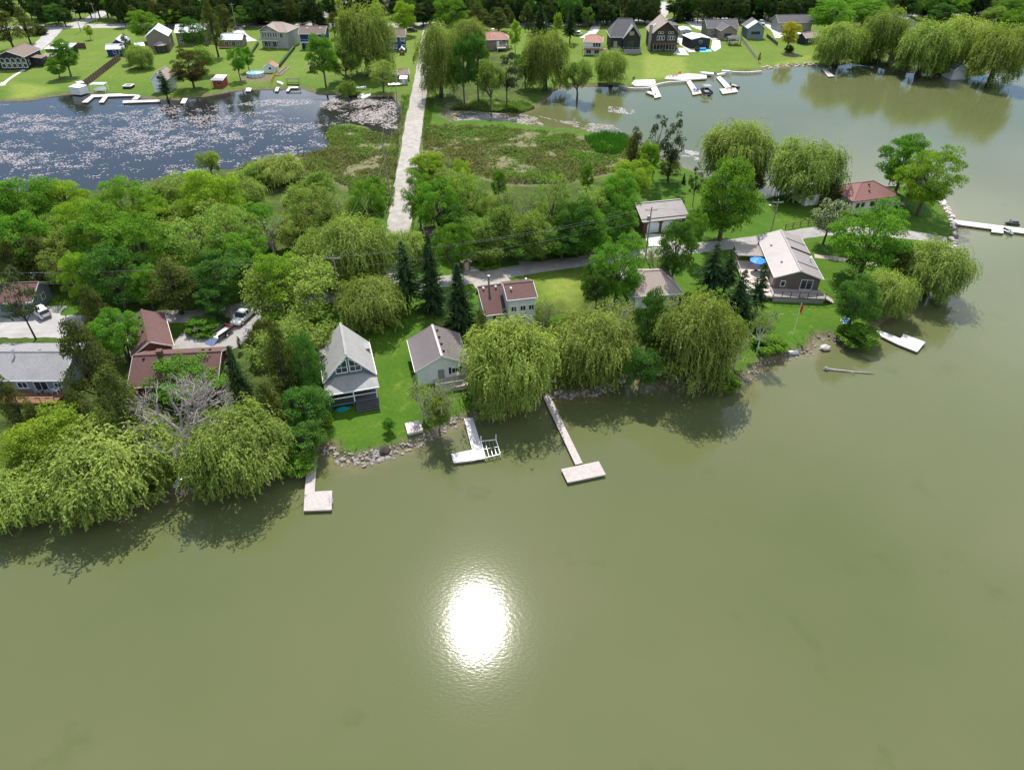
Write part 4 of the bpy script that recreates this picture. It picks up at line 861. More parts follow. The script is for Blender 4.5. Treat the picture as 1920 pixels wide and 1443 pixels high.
MB().slab([(2.0,-1.6,8.2),(h.L/2,-1.6,10.8),(h.L/2,.3,10.8),(2.0,.3,8.2)],.14).slab([(h.L/2,-1.6,10.8),(h.L-2.0,-1.6,8.2),(h.L-2.0,.3,8.2),(h.L/2,.3,10.8)],.14).build('gable_roof', sh_taupe, h.roof)
for k, y in enumerate((6.5, 9.6)): MB().box(h.L*.62,h.L+.3,y,y+2.6,h.e-.2,h.e+2.3).build('dormer', sh_dark, h.roof)
h = House('black_trailer', 'black flat-roofed cabin with white roof and crest on its end wall', (1297,74), (1334,72), 4.2, 9, 4.9, 'y', s_black, mt_white, .25, cat='cabin')
f = h.fmap('front'); cr_ = MB(); 
for p,q in [((3.1,3.0),(4.6,3.0)),((3.1,3.0),(3.1,2.3)),((4.6,3.0),(4.6,2.3)),((3.1,2.3),(3.85,1.7)),((4.6,2.3),(3.85,1.7)),((3.45,2.7),(4.25,2.7))]: cr_.bar(f(p[0],p[1],.04),f(q[0],q[1],.04),.18,.05)
h.part('wall_emblem', cr_, WHITE); h.root.name = 'flat_roof_cabin'
h = House('white_trailer', 'white travel trailer behind the flat-roofed black cabin', (1276,57), (1297,57), 3.4, 7, 3.8, 'y', s_grey, mt_white, .1, cat='trailer'); h.win('front', 1, 1.2, 1.2, .9)
h = House('grey_ranch_house', 'long dark grey house with several roof wings and pale blue end gable', (1326,53), (1386,52), 4.2, 9, 6.8, 'x', s_tan, sh_dark, .4); h.win('front', 1.6, 1.2, 1.2, 1.5); h.win('front', 6, 1.2, 1.6, 1.2)
g = House('tmp', '', (1352,58), (1384,57), 4.2, 8, 6.4, 'y', s_tan, sh_dark, .4); g.win('front', 1.6, 1.0, 3.0, 1.4, 3, fm=BLACKM); merge(g, h)
g = House('tmp', '', (1402,54), (1436,54), 4.6, 10, 7.2, 'y', s_bgrey, sh_dark, .4); g.win('front', 1.6, 1.7, 3.6, 1.1, 3, fm=BLACKM); MB().slab([(-.02,-.3,4.1),(g.L/2,-.3,6.7),(g.L/2,4.2,6.7),(-.02,4.2,4.1)],.05).build('light_roof_patch', mt_white, g.roof); merge(g, h)
h = House('grey_bungalow', 'grey bungalow with long dark roof by the far road right of the grey ranch house', (1460,43), (1526,42), 4.2, 9, 6.6, 'x', s_grey, sh_dark, .4); h.win('front', 1, 1.2, 3, 1.2, 3); h.win('front', 8, 1.2, 1.4, 1.2); h.vents([(4,5.2,5.8),(7,5.2,5.8),(10,5.2,5.8)])
h = House('black_shed', 'black shed with white window left of the round bay willow', (1511,72), (1540,68), 3.2, 5, 4.8, 'x', s_black, sh_taupe, .3, cat='shed'); h.win('front', 2.0, .8, 1.4, 1.5, 1, t=.16)
h = House('grey_white_roof_house', 'house with pale grey roof showing above the tall bay willow', (1680,46), (1722,44), 5.5, 9, 7.8, 'y', s_cream, sh_grey, .4); h.win('front', 3, 3, 1.5, 1.2)
h = House('brown_roof_house', 'grey house with flat brown roof at the top right among trees', (1812,60), (1855,52), 6.0, 9, 6.8, 'shed', s_grey, sh_taupe, .5); h.win('front', 2, 3.2, 1.2, 1.0); h.win('front', 5, 3.2, 1.2, 1.0)
h = House('hidden_grey_cottage', 'small grey gabled cottage between the bay willows', (1678,108), (1712,108), 3.6, 6, 6.2, 'y', s_grey, sh_grey, .4, cat='cottage'); h.win('front', 2.4, 2.0, 1.0, .8, 2, fm=BLACKM)
h = House('boathouse', 'tiny white boathouse with dark roof at the water under the bay willows', (1789,132), (1817,131), 3.2, 6, 5.0, 'y', s_white, sh_dark, .3, cat='boathouse', base=0.2); h.door('front', 1.0, 3.2, 2.2, WHITE)
h = House('grey_far_house', 'blue-grey house beyond the far road above the large far willow', (690,12), (738,12), 4.5, 9, 6.5, 'x', s_bgrey, sh_dark, .4); h.win('front', 3, 1.2, 1.4, 1.2)
# ------------------------------------------------------------------ docks
def dock(name, label, segs, boards, z=0.45, posts=True, th=0.22, detail=True, cat='dock', group=None):
    """segs: lists of four picture places, start-left, start-right, end-right, end-left"""
    q0 = P(*segs[0][0], z); root = empty(name, (q0.x, q0.y, 0), 0, label, cat, group)
    for k, sg in enumerate(segs):
        a, b, c, d = [P(x, y, z) - Vector((q0.x, q0.y, 0)) for x, y in sg]; zz = z - 0.006 * k
        for v in (a, b, c, d): v.z = zz
        ln = (((d + c) - (a + b)) / 2).length; n = max(1, int(ln / 0.19)) if detail else 1; m = MB()
        for i in range(n):
            g = 0.035 if detail else 0; u0, u1 = (i + g) / n, (i + 1 - g) / n; m.slab([a.lerp(d, u0), b.lerp(c, u0), b.lerp(c, u1), a.lerp(d, u1)], 0.05)
        o = m.build('deck_boards', boards, root)
        if detail: o['kind'] = 'stuff'
        ctr = (a + b + c + d) / 4; ins = lambda v: v.lerp(ctr, 0.03) - Vector((0, 0, 0.055)); MB().slab([ins(a), ins(b), ins(c), ins(d)], th).build('frame', WOODG, o)
        if posts:
            for v in (a, b, c, d):
                w = v.lerp(ctr, 0.06); MB().tube([(w.x, w.y, -1.2), (w.x, w.y, zz - 0.06)], 0.07, 6).build('post', WOODB, o)
            for i in range(1, int(ln // 3)):
                for e0, e1 in ((a, d), (b, c)):
                    w = e0.lerp(e1, i / (ln // 3)).lerp(ctr, 0.03); MB().tube([(w.x, w.y, -1.2), (w.x, w.y, zz - 0.06)], 0.07, 6).build('post', WOODB, o)
    return root
def ladder(root, px, py, dx, dy, z=0.45):
    p = P(px, py, z) - root.location; d = Vector((dx, dy, 0)).normalized(); s = Vector((-d.y, d.x, 0)) * 0.22; m = MB()
    for k in (-1, 1):
        q = p + s * k; m.tube([q, q + Vector((0, 0, .7)), q + d * .35 + Vector((0, 0, .7)), q + d * .4 - Vector((0, 0, .9))], 0.025, 5)
    for i in range(3): m.bar(p - s + d * .37 + Vector((0, 0, .3 - .35 * i)), p + s + d * .37 + Vector((0, 0, .3 - .35 * i)), .05)
    m.build('ladder', GREYM, root)
r_ = dock('lake_dock', 'small grey wooden dock with square end in front of the blue gabled cottage', [[(577,853),(594,855),(590,923),(571,923)], [(571,922),(623,919),(622,955),(569.5,957)]], DOCKG); ladder(r_, 618, 938, 1, 0)
r_ = dock('lake_dock', 'white L-shaped dock in front of the white cottage', [[(870,784),(886.5,782.5),(910,859),(890,862)], [(846,850.5),(888,842),(892,862),(850,867)]], DOCKW)
r_ = dock('lake_dock', 'long narrow grey dock with T-shaped platform right of the largest willow', [[(1017,740),(1029,738),(1092.5,867.5),(1079,871)], [(1052,879),(1122.5,864),(1136,889),(1064,904)]], DOCKG)
r_ = dock('lake_dock', 'white angled dock with square end below the leaning willow on the right', [[(1636,622),(1647,618),(1691,635),(1683,645)], [(1694,625.5),(1735,641),(1720,659.5),(1682,644.5)]], DOCKW); ladder(r_, 1730, 648, 1, .1)
r_ = dock('lake_dock', 'long white dock leading right from the stone-edged point to the jet skis', [[(1786,411.5),(1785,419),(1925,438),(1925,429)], [(1860,427.5),(1881,431),(1882,437),(1859,434.5)]], DOCKW)
dock('lake_dock', 'short grey wooden dock under the round bay willow', [[(1540,128),(1545,127),(1565,143),(1553,144)]], DOCKG, detail=False)
dock('far_dock', 'white dock with small aluminium boat, leftmost on the bay seawall', [[(1216,154),(1227,153),(1240,181),(1228,184)]], DOCKW, detail=False)
dock('far_dock', 'pinkish dock with two blue chairs and a pontoon boat on the bay', [[(1284,149),(1293,148),(1308,169),(1298,173)], [(1297,173),(1313,169),(1316,175),(1299,178)]], mat('pink_dock',(0.55,0.42,0.40),.7,.1), detail=False)
dock('far_dock', 'white dock with wide end and two wooden chairs, rightmost on the bay', [[(1343,145),(1351,143),(1371,163),(1361,166)], [(1349,167),(1379,165),(1384,172),(1355,176)]], DOCKW, detail=False)
dock('pond_dock', 'long white pond dock with three fingers below the white swing', [[(170,182),(170,177.5),(262,174.5),(262,179)], [(171,179),(179,179),(164,192),(153,192)], [(196,178.5),(204,178.5),(194,192),(185,192)], [(258,176),(268,175),(258,186),(247,187)]], DOCKW, detail=False)
dock('pond_dock', 'long low white pond dock left of the dark spruce', [[(230,189),(230,193),(300,190.5),(300,187)]], DOCKW, detail=False)
dock('pond_dock', 'short white pond dock right of the dark spruce', [[(343,184),(352,184.5),(347,194),(338,193.5)]], DOCKW, detail=False)
dock('pond_dock', 'white angled pond dock left of the round pool', [[(452,157.5),(458,156.5),(470,166),(462,167)], [(462,166),(472,165),(470,171),(460,171)]], DOCKW, detail=False)
dock('pond_dock', 'short white pond dock right of the yellow hedge fence', [[(519,161),(525,161),(521,171),(515,171)]], DOCKW, detail=False)
dock('pond_dock', 'white pond dock with dark bench in front of the left blue house', [[(541,163),(559,162.5),(559,165),(541,165.5)], [(540,165),(545,165),(541,171),(536,171)]], DOCKW, detail=False)
dock('pond_dock', 'tiny white dock at the far left pond corner', [[(0,184),(0,181),(14,182),(14,185)]], DOCKW, detail=False)
rt = dock('swim_raft', 'grey square swim raft pulled up on the lawn near the rock edging', [[(759,793),(788,787),(793,806),(764,813)]], mat('raft_boards',(0.62,0.52,0.50),.75,.15,2.5), z=LAND+.45, posts=False, th=.35, cat='raft'); ladder(rt, 784, 803, 0, -1, LAND+.45)
# boat lift
c_ = [P(x, y, .5) for x, y in ((902,827),(930,824),(938,851),(910,858))]; o0 = c_[0].copy(); o0.z = 0; bl = empty('boat_lift', o0, 0, 'open aluminium boat lift frame beside the white L-shaped dock', 'boat lift')
for i in range(4): MB().bar(c_[i]-o0, c_[(i+1)%4]-o0, .1).build('rail', WHITE, bl); MB().bar(c_[i]-o0-Vector((0,0,1.5)), c_[i]-o0+Vector((0,0,.9 if i in (0,1) else .3)), .1).build('upright', WHITE, bl)
for u in (.25,.5,.75): MB().bar((c_[0]-o0).lerp(c_[1]-o0,u), (c_[3]-o0).lerp(c_[2]-o0,u), .08).build('cross_bar', GREYM, bl)
MB().bar((c_[0]-o0).lerp(c_[3]-o0,.5), (c_[1]-o0).lerp(c_[2]-o0,.5), .08).build('cross_bar', GREYM, bl)
# ------------------------------------------------------------------ seawall of the bay
def strip(px, w, z0, z1, m, name, label, cat):
    pts = smooth_line([P(x, y, z1) for x, y in px], 5); o0 = pts[0].copy(); o0.z = 0; root = empty(name, o0, 0, label, cat)
    for i in range(len(pts) - 1):
        a, b = pts[i] - o0, pts[i+1] - o0; a.z = b.z = (z0 + z1) / 2; MB().bar(a, b, w, z1 - z0).build('capstone', m, root)
    return root
strip([(1162,160),(1180,164.5),(1215,164),(1232,158),(1250,154),(1272,152.5),(1290,151)], .7, -.6, .72, CONC, 'seawall', 'curved pale concrete seawall along the bay lawn', 'seawall')
strip([(1372,134),(1400,135),(1428,133)], .8, -.6, .7, CONC, 'seawall', 'straight pale seawall right of the bay docks', 'seawall')
for nm, lb, q in [('patio_slab','pale stone patio at the foot of the leftmost bay dock',[(1184,157),(1190,150),(1228,149),(1230,156),(1218,161),(1190,161)]), ('patio_slab','pale stone patio between the bay docks',[(1246,148),(1250,143),(1290,138),(1325,140),(1325,147),(1280,150)]), ('patio_slab','white patio beside the flat-roofed black cabin',[(1333,92),(1336,75),(1350,76),(1352,90),(1340,97)]), ('patio_slab','pinkish terrace right of the timber chalet',[(1262,102),(1272,90),(1282,90),(1292,104)])]:
    pts = [P(x, y, LAND+.1) for x, y in q]; c0 = sum(pts, Vector())/len(pts); MB().prism([(p.x-c0.x,p.y-c0.y) for p in pts], -.4, .0).build(nm, CONC, loc=c0); tag(bpy.data.objects[-1] if False else col.objects[-1], lb, 'patio')
# ------------------------------------------------------------------ stone edgings
STN = mat('shore_stone', (0.28, 0.25, 0.235), 0.9, 0.35, 1.3, bump=0.5, bscale=4); STNL = mat('pale_stone', (0.58, 0.51, 0.48), 0.9, 0.2, 1.3, bump=0.4, bscale=4)
def rock_mesh(m, k):
    bm = bmesh.new(); bmesh.ops.create_icosphere(bm, subdivisions=1, radius=1.0); rr = random.Random(k); pl = [Vector((rr.gauss(0,1),rr.gauss(0,1),rr.gauss(0,1))).normalized() for _ in range(5)]
    for v in bm.verts:
        for p in pl:
            e = v.co.dot(p) - 0.68
            if e > 0: v.co -= p * e
        v.co *= rr.uniform(.9, 1.1); v.co.z *= .7
    me = bpy.data.meshes.new('stone'); bm.to_mesh(me); bm.free(); me.materials.append(m); return me
RK = [rock_mesh(STN, k) for k in range(5)]; RKL = [rock_mesh(STNL, 20 + k) for k in range(4)]
def edging(label, px, n, size, jit, meshes=RK, z=.12, off=0.0):
    pts = [P(x, y, 0) for x, y in px]; o0 = pts[0]; root = empty('rock_edging', (o0.x, o0.y, 0), 0, label, 'rock edging')
    ln = [0]
    for i in range(len(pts)-1): ln.append(ln[-1] + (pts[i+1]-pts[i]).length)
    for k in range(n):
        s = random.uniform(0, ln[-1]); i = max(j for j in range(len(ln)-1) if ln[j] <= s); u = (s-ln[i])/(ln[i+1]-ln[i]+1e-9); p = pts[i].lerp(pts[i+1], u); j = random.uniform(-jit, jit); d = (pts[i+1]-pts[i]).normalized()
        p = p + Vector((-d.y, d.x, 0)) * (j + off); o = link('stone', random.choice(meshes), root, (p.x-o0.x, p.y-o0.y, z + max(-.1, min(.45, (j+off)*.32)))); r = random.uniform(*size) * (0.78 if meshes is RK else 0.9); o.scale = (r*random.uniform(.8,1.3), r, r*random.uniform(.7,1.1)); o.rotation_euler = (random.uniform(-.4,.4), random.uniform(-.4,.4), random.uniform(0,6.28))
edging('heap of grey rip-rap rocks below the lawn of the blue gabled cottage', [(634,862),(660,867),(700,860),(737,850)], 95, (.22,.5), 1.1)
edging('rip-rap rocks between sapling stump and white dock', [(740,849),(780,832),(815,813),(840,800),(868,788)], 85, (.18,.42), .8)
edging('rip-rap rocks right of the white dock under the largest willow', [(888,783),(905,780),(945,772)], 35, (.2,.4), .7)
edging('dark shore rocks between the long dock and the next willow', [(1030,742),(1070,742),(1115,738),(1150,725)], 60, (.22,.5), .7)
edging('few shore rocks at the gap between two large willows', [(1163,713),(1187,712)], 16, (.25,.5), .6)
edging('scattered stones on the muddy shore below the brown bungalow', [(1395,715),(1420,696),(1446,678),(1482,668),(1520,661)], 55, (.12,.36), .9)
edging('small stones around the muddy cove right of the brown bungalow lawn', [(1526,650),(1526,640),(1545,632),(1575,645),(1605,649)], 30, (.15,.38), .9)
edging('pale boulder edging round the tip of the point', [(1762,500),(1789,470),(1796,440),(1790,415),(1776,391),(1764,374)], 70, (.45,.85), .7, RKL, .3, .5)
edging('stones at the foot of the small grey dock', [(600,848),(618,843),(630,856)], 24, (.18,.38), .6)
edging('shore stones below the large bare grey tree', [(300,938),(330,926),(382,907)], 30, (.18,.4), .7)
edging('shore stones at the left edge under the cut-off willow', [(-20,978),(20,970),(60,958)], 22, (.2,.45), .6)
edging('pale stones along the bay shore at the right edge', [(1880,134),(1896,130),(1912,125)], 22, (.5,1.0), 1.0, RKL)
edging('pale stony strip along the bay lawn right of the seawall', [(1430,131),(1460,127),(1500,124),(1535,124)], 60, (.3,.6), 1.0, RKL, .2, .6)
for (x, y, s, lb) in [(1547,652,.9,'large grey boulder in the muddy cove'), (1165,712,.8,'large grey boulder at the gap between two willows'), (722,845,1.0,'dark rooted tree stump on the rock edging'), (1062,470,1.4,'big pale gravel heap beside the lane')]:
    o = link('boulder' if 'boulder' in lb else ('tree_stump' if 'stump' in lb else 'gravel_heap'), rock_mesh(BARKB if 'stump' in lb else STNL, int(x)), None, P(x, y, .35)); o.scale = (s, s, s); tag(o, lb, 'rock' if 'boulder' in lb else ('stump' if 'stump' in lb else 'gravel heap'))
# flat things on the lawns
p_ = P(818,766,LAND); o = MB().box(-.35,.35,-.3,.3,-.1,.08).build('paving_stone', CONC, loc=p_, bevel=.03); tag(o, 'single pale paving stone on the lawn above the white dock', 'stone')
p_ = P(890,505,LAND); o = MB().box(-.9,.9,-.8,.8,-.1,.12).build('white_board', WHITE, loc=p_, bevel=.02); tag(o, 'white board lying on the grass beside the lane', 'board')
p_ = P(888,485,LAND); rt = empty('garden_bench', p_, .2, 'small grey garden bench on the grass beside the brown shed', 'bench'); MB().box(-.7,.7,-.25,.25,.4,.47).build('seat', WOODG, rt); MB().box(-.7,.7,.25,.3,.5,.95).build('backrest', WOODG, rt)
for x in (-.6,.6): MB().box(x-.05,x+.05,-.2,.2,0,.4).build('leg', WOODG, rt)
p_ = P(1169,686,LAND); o = MB().loft([[(-.08,-1.3,.25),(.08,-1.3,.25),(.08,-1.3,.3),(-.08,-1.3,.3)],[(-.35,-.7,.1),(.35,-.7,.1),(.4,-.7,.4),(-.4,-.7,.4)],[(-.38,.7,.1),(.38,.7,.1),(.42,.7,.4),(-.42,.7,.4)],[(-.3,1.2,.15),(.3,1.2,.15),(.32,1.2,.4),(-.32,1.2,.4)]]).build('rowing_boat', WHITE, loc=p_); o.rotation_euler=(0,0,.4); tag(o, 'small white rowing boat on the grass between two large willows', 'boat')
p_ = P(336,903,LAND); o = MB().loft([[(-.05,-1.4,.2),(.05,-1.4,.2),(.05,-1.4,.26),(-.05,-1.4,.26)],[(-.33,-.7,.1),(.33,-.7,.1),(.36,-.7,.3),(-.36,-.7,.3)],[(-.33,.8,.1),(.33,.8,.1),(.36,.8,.3),(-.36,.8,.3)],[(-.1,1.4,.2),(.1,1.4,.2),(.1,1.4,.26),(-.1,1.4,.26)]]).build('paddle_board', WHITE, loc=p_); o.rotation_euler=(0,0,-.15); tag(o, 'white paddle board on the bank below the large bare tree', 'paddle board')
p_ = P(650,772,LAND); o = MB().loft([[(-.02,0,.1),(.02,0,.1),(.02,0,.2),(-.02,0,.2)],[(-.3,.5,0),(.3,.5,0),(.33,.5,.32),(-.33,.5,.32)],[(-.34,1.3,0),(.34,1.3,0),(.36,1.3,.35),(-.36,1.3,.35)],[(-.02,2.2,.1),(.02,2.2,.1),(.02,2.2,.2),(-.02,2.2,.2)]]).build('kayak', mat('teal_plastic',(0.01,0.25,0.28),.4,.1), loc=p_ - Vector((1.6,0,0))); o.rotation_euler=(0,0,-1.2); tag(o, 'teal kayak lying in front of the porch of the blue gabled cottage', 'kayak')
p_ = P(1486,664,.0); o = MB().tube([(-1.0,0,.15),(-.7,0,.2),(.7,0,.2),(1.0,0,.15)],[.15,.45,.45,.15],10).build('float_tank', GREYM, loc=p_, smooth=True); tag(o, 'dark grey float tank at the waterline below the brown bungalow lawn', 'float')
p_ = P(1041,716,LAND); o = MB().tube([(0,0,0),(0,0,.4),(0,0,.75),(0,0,.95),(0,0,1.2)],[.2,.16,.2,.1,.12],8).build('garden_statue', WHITE, loc=p_, smooth=True); tag(o, 'small white garden statue in the shade left of the second large willow', 'statue')
a, b = P(1552,693,.05), P(1640,701,.05); m = MB(); pts=[a.lerp(b,u)+Vector((0,random.uniform(-.15,.15),random.uniform(0,.12))) for u in np.linspace(0,1,7)]; m.tube([q-a for q in pts],[.22,.2,.17,.15,.13,.1,.05],7); m.tube([pts[3]-a,pts[3]-a+Vector((.2,-.9,.1))],[.08,.03],5); rt = m.build('floating_log', BARKD, loc=a, smooth=True); tag(rt,'bare pale log floating in the water below the angled dock','log'); MB().tube([(-.6,0,.0),(-.4,0,.25),(0,0,.1)],[.15,.4,.2],6).build('root_end', BARKD, rt)
# chairs
def chair(px, py, rz, m, label, group=None, z=LAND):
    rt = empty('lawn_chair', P(px, py, z), rz, label, 'chair', group); b = lambda n, *a: MB().box(*a).build(n, m, rt)
    b('seat', -.3,.3,-.3,.25,.34,.4)
    for k in range(4): MB().bar((-.23+.153*k,.24,.36),(-.23+.153*k,.48,1.0),.12,.04).build('slat', m, rt)
    for x in (-.36,.36): b('armrest', x-.07,x+.07,-.4,.4,.55,.6); b('leg', x-.04,x+.04,-.36,-.28,0,.55); b('leg', x-.04,x+.04,.24,.32,0,.55)
CW, CB, CG, CO = paint('white_chair',(0.75,0.76,0.76)), paint('blue_chair',(0.03,0.25,0.6)), paint('green_chair',(0.01,0.12,0.07)), mat('wood_chair',(0.55,0.33,0.13),.6)
for i,(x,y,m,l) in enumerate([(1580,609,CW,'front white lawn chair of the row of four under the dark green tree'),(1583.5,605,CB,'blue lawn chair of the row of four under the dark green tree'),(1588,601,CW,'third lawn chair, white, of the row under the dark green tree'),(1593,597,CW,'farthest white lawn chair of the row under the dark green tree')]): chair(x,y,R(100),m,l)
chair(1301,171,R(180),CB,'left blue chair on the pinkish bay dock',z=.45); chair(1307,171,R(180),CB,'right blue chair on the pinkish bay dock',z=.45)
chair(1363,169,R(180),CO,'left wooden chair on the wide end of the rightmost bay dock',z=.45); chair(1370,169,R(180),CO,'right wooden chair on the wide end of the rightmost bay dock',z=.45)
for i,(x,y) in enumerate([(1255,145),(1262,144),(1268,143)]): chair(x,y,R(180),CO if i else CW,['white chair on the bay patio left end','middle wooden chair on the bay patio','right wooden chair on the bay patio'][i])
chair(1274,139,R(180),paint('red_chair',(0.6,0.05,0.03)),'red chair on the bay patio behind the others')
chair(1188,149,R(180),BLACKM,'black chair beside the leftmost bay patio')
for i,(x,y,l) in enumerate([(1392,475,'left dark chair on the white mat by the pergola'),(1397,476,'right dark chair on the white mat by the pergola')]): chair(x,y,R(170),BLACKM,l)
p_ = P(1394,474,LAND); o = MB().box(-1.6,1.6,-1.0,1.0,-.1,.06).build('white_mat', CONC, loc=p_); tag(o,'pale patio mat under two dark chairs by the pergola','mat')
for x,y,l in [(75,738,'left blue-grey chair on the orange-railed deck'),(95,738,'middle blue-grey chair on the orange-railed deck'),(106,736,'right pale chair on the orange-railed deck')]: chair(x,y,R(180),CW if x>100 else mat('grey_chair',(0.2,0.27,0.33),.5),l,z=1.3)
# deck umbrella + furniture on the side deck
p_ = P(1417,507,1.5); rt = empty('patio_umbrella', p_, 0, 'blue patio umbrella open over the side deck', 'umbrella'); m = MB(); n=8; top=(0,0,2.6); ring=[(1.5*math.cos(t*math.pi/4+.2),1.5*math.sin(t*math.pi/4+.2),2.05) for t in range(8)]; ring2=[(a_[0]*.985,a_[1]*.985,2.02) for a_ in ring]
for i in range(8): m.add([top,ring[i],ring[(i+1)%8],(ring[(i+1)%8][0],ring[(i+1)%8][1],1.87),(ring[i][0],ring[i][1],1.87)],[(0,1,2),(1,4,3,2)])
m.build('canopy', BLUE, rt); MB().tube([(0,0,0),(0,0,2.7)],.03,6).build('pole', WHITE, rt); MB().tube([(0,0,0),(0,0,.12)],.3,10).build('base', BLACKM, rt)
for x,y,l,w in [(1436,505,'dark patio sofa against the bungalow side wall',1.6),(1434,485,'dark outdoor bench behind the blue umbrella',1.4)]:
    rt = empty('patio_sofa', P(x,y,1.5), R(95), l, 'sofa'); MB().box(-w/2,w/2,-.4,.3,.1,.42).build('seat', BLACKM, rt); MB().box(-w/2,w/2,.3,.42,.1,.85).build('backrest', BLACKM, rt)
# ------------------------------------------------------------------ vehicles
def wheel(root, x, y, r=.34, w=.24):
    o = MB().tube([(x,y-w/2,r),(x,y+w/2,r)], r, 14).build('wheel', RUBBER, root); MB().tube([(x,y-w/2-.01,r),(x,y+w/2+.01,r)], r*.6, 10).build('rim', CHROME, o)
def ringb(x, z0, z1, hw, ch=.12): return [(x,-hw+ch,z0),(x,hw-ch,z0),(x,hw,z0+ch),(x,hw,z1-ch),(x,hw-ch,z1),(x,-hw+ch,z1),(x,-hw,z1-ch),(x,-hw,z0+ch)]
def vehicle(name, label, px, py, rz, m, kind='suv', z=LAND+.05, cat='car', L=4.6, stripe=None):
    rt = empty(name, P(px, py, z), rz, label, cat); hl = L/2
    if kind == 'suv':
        MB().loft([ringb(-hl,.35,.8,.78),ringb(-hl+.12,.25,1.0,.88),ringb(-hl+.9,.24,1.05,.92),ringb(hl-1.3,.24,1.0,.92),ringb(hl-.3,.26,.88,.86),ringb(hl,.35,.7,.76)]).build('body', m, rt, bevel=.02)
        MB().loft([ringb(-hl+.15,.98,1.06,.80,.03),ringb(-hl+.5,.98,1.58,.70,.05),ringb(.2,.98,1.62,.70,.05),ringb(hl-1.25,.96,1.02,.76,.03)]).build('window', GLASS, rt)
        MB().loft([ringb(-hl+.3,1.54,1.66,.70,.05),ringb(.25,1.58,1.70,.70,.05)]).build('roof', m, rt, bevel=.02)
        for x in (-hl+.42,-.55,.32):
            for s_ in (-1,1): MB().bar((x,s_*.83,1.0),(x+.04,s_*.72,1.58),.1,.05).build('pillar', m, rt)
        if stripe: 
            for s_ in (-1,1): MB().box(-1.5,1.4,s_*.925-.005,s_*.925+.005,.55,.8).build('side_stripe', stripe, rt)
    else:
        MB().loft([ringb(-hl,.45,.95,.82),ringb(-hl+.1,.4,1.0,.92),ringb(hl-1.5,.38,1.08,.95),ringb(hl-.2,.4,1.0,.9),ringb(hl,.48,.85,.82)]).build('body', m, rt, bevel=.02)
        MB().loft([ringb(-.55,1.04,1.12,.84,.03),ringb(-.4,1.04,1.75,.74,.05),ringb(.75,1.04,1.75,.74,.05),ringb(1.35,1.0,1.08,.8,.03)]).build('window', GLASS, rt)
        MB().loft([ringb(-.45,1.7,1.82,.75,.05),ringb(.8,1.7,1.82,.75,.05)]).build('roof', m, rt, bevel=.02)
        for x in (-.46,.3,):
            for s_ in (-1,1): MB().bar((x,s_*.87,1.05),(x+.04,s_*.77,1.75),.12,.06).build('pillar', m, rt)
        MB().box(-hl+.15,-.65,-.8,.8,1.0,1.05).build('cargo_bed', BLACKM, rt); 
        for s_ in (-1,1): MB().box(-hl+.1,-.6,s_*.86-.05,s_*.86+.05,1.0,1.2).build('bed_side', m, rt)
        MB().box(-hl+.08,-hl+.16,-.86,.86,.7,1.2).build('tailgate', m, rt)
    for x in (-hl+.9,hl-.95):
        for s_ in (-.82,.82): wheel(rt,x,s_,.36 if kind!='suv' else .34)
    for s_ in (-.62,.62): MB().box(hl-.12,hl-.0,s_-.16,s_+.16,.66,.8).build('headlight', LAMP, rt); MB().box(-hl+.0,-hl+.1,s_-.14,s_+.14,.7,.92).build('tail_light', REDL, rt)
    MB().box(hl-.02,hl+.05,-.7,.7,.38,.52).build('bumper', BLACKM, rt); MB().box(-hl-.05,-hl+.02,-.7,.7,.4,.54).build('bumper', BLACKM, rt)
    for s_ in (-1,1): MB().box(hl-1.75,hl-1.6,s_*1.0-.1,s_*1.0+.1,1.0,1.16).build('mirror', m, rt)
    return rt
def head(a, b): p, q = P(*a), P(*b); return math.atan2(q.y-p.y, q.x-p.x)
WP = paint('white_car',(0.80,0.80,0.78)); 
vehicle('parked_car', 'white car with dark and yellow side marks parked on the left drive', 78, 590, head((92,601),(62,580)), WP, 'suv', L=4.7, stripe=mat('yellow_dark_stripe',(0.35,0.25,0.05),.4,.9,3))
vehicle('pickup_truck', 'white pickup truck on the curved drive half hidden by the big pale tree', 459, 598, head((466,590),(444,610)), WP, 'pickup', L=5.6, cat='truck')
vehicle('pickup_truck', 'dark pickup truck in front of the parked camper', 1173, 458, head((1165,445),(1180,468)), paint('dark_navy',(0.02,0.022,0.035)), 'pickup', L=5.4, cat='truck')
vehicle('parked_car', 'pale car beside the grey ranch house on the far road', 1428, 46, head((1420,40),(1436,52)), paint('silver_car',(0.5,0.52,0.54)), 'suv')
vehicle('parked_car', 'white car parked beside the terracotta roofed house', 1086, 66, R(70), WP, 'suv')
vehicle('parked_car', 'dark car under the bright tree beside the far road junction', 773, 60, R(10), paint('navy_car',(0.02,0.03,0.06)), 'suv')
# camper
rt = empty('camper', P(1158,440,LAND+.05), head((1150,428),(1166,450)), 'beige and white camper parked in the trees left of the garage', 'camper'); CB_ = paint('camper_beige',(0.62,0.58,0.50))
MB().loft([ringb(-3.6,.7,2.7,1.15,.2),ringb(-3.4,.6,3.0,1.2,.25),ringb(2.6,.6,3.0,1.2,.25),ringb(3.6,.8,2.2,1.15,.25)]).build('body', CB_, rt, bevel=.03)
MB().box(-3.3,2.7,-1.22,1.22,.9,1.15).build('stripe', s_dkbrown, rt); MB().box(2.75,3.62,-.9,.9,1.6,2.25).build('windscreen', GLASS, rt)
for x in (-2.4,-.4,1.4):
    for s_ in (-1,1): MB().box(x,x+1.1,s_*1.21-.02,s_*1.21+.02,1.7,2.3).build('window', GLASS, rt)
MB().box(-.6,.2,-.4,.4,3.0,3.2).build('roof_vent', WHITE, rt); MB().box(-2.6,-1.9,-.35,.35,3.0,3.12).build('roof_vent', WHITE, rt)
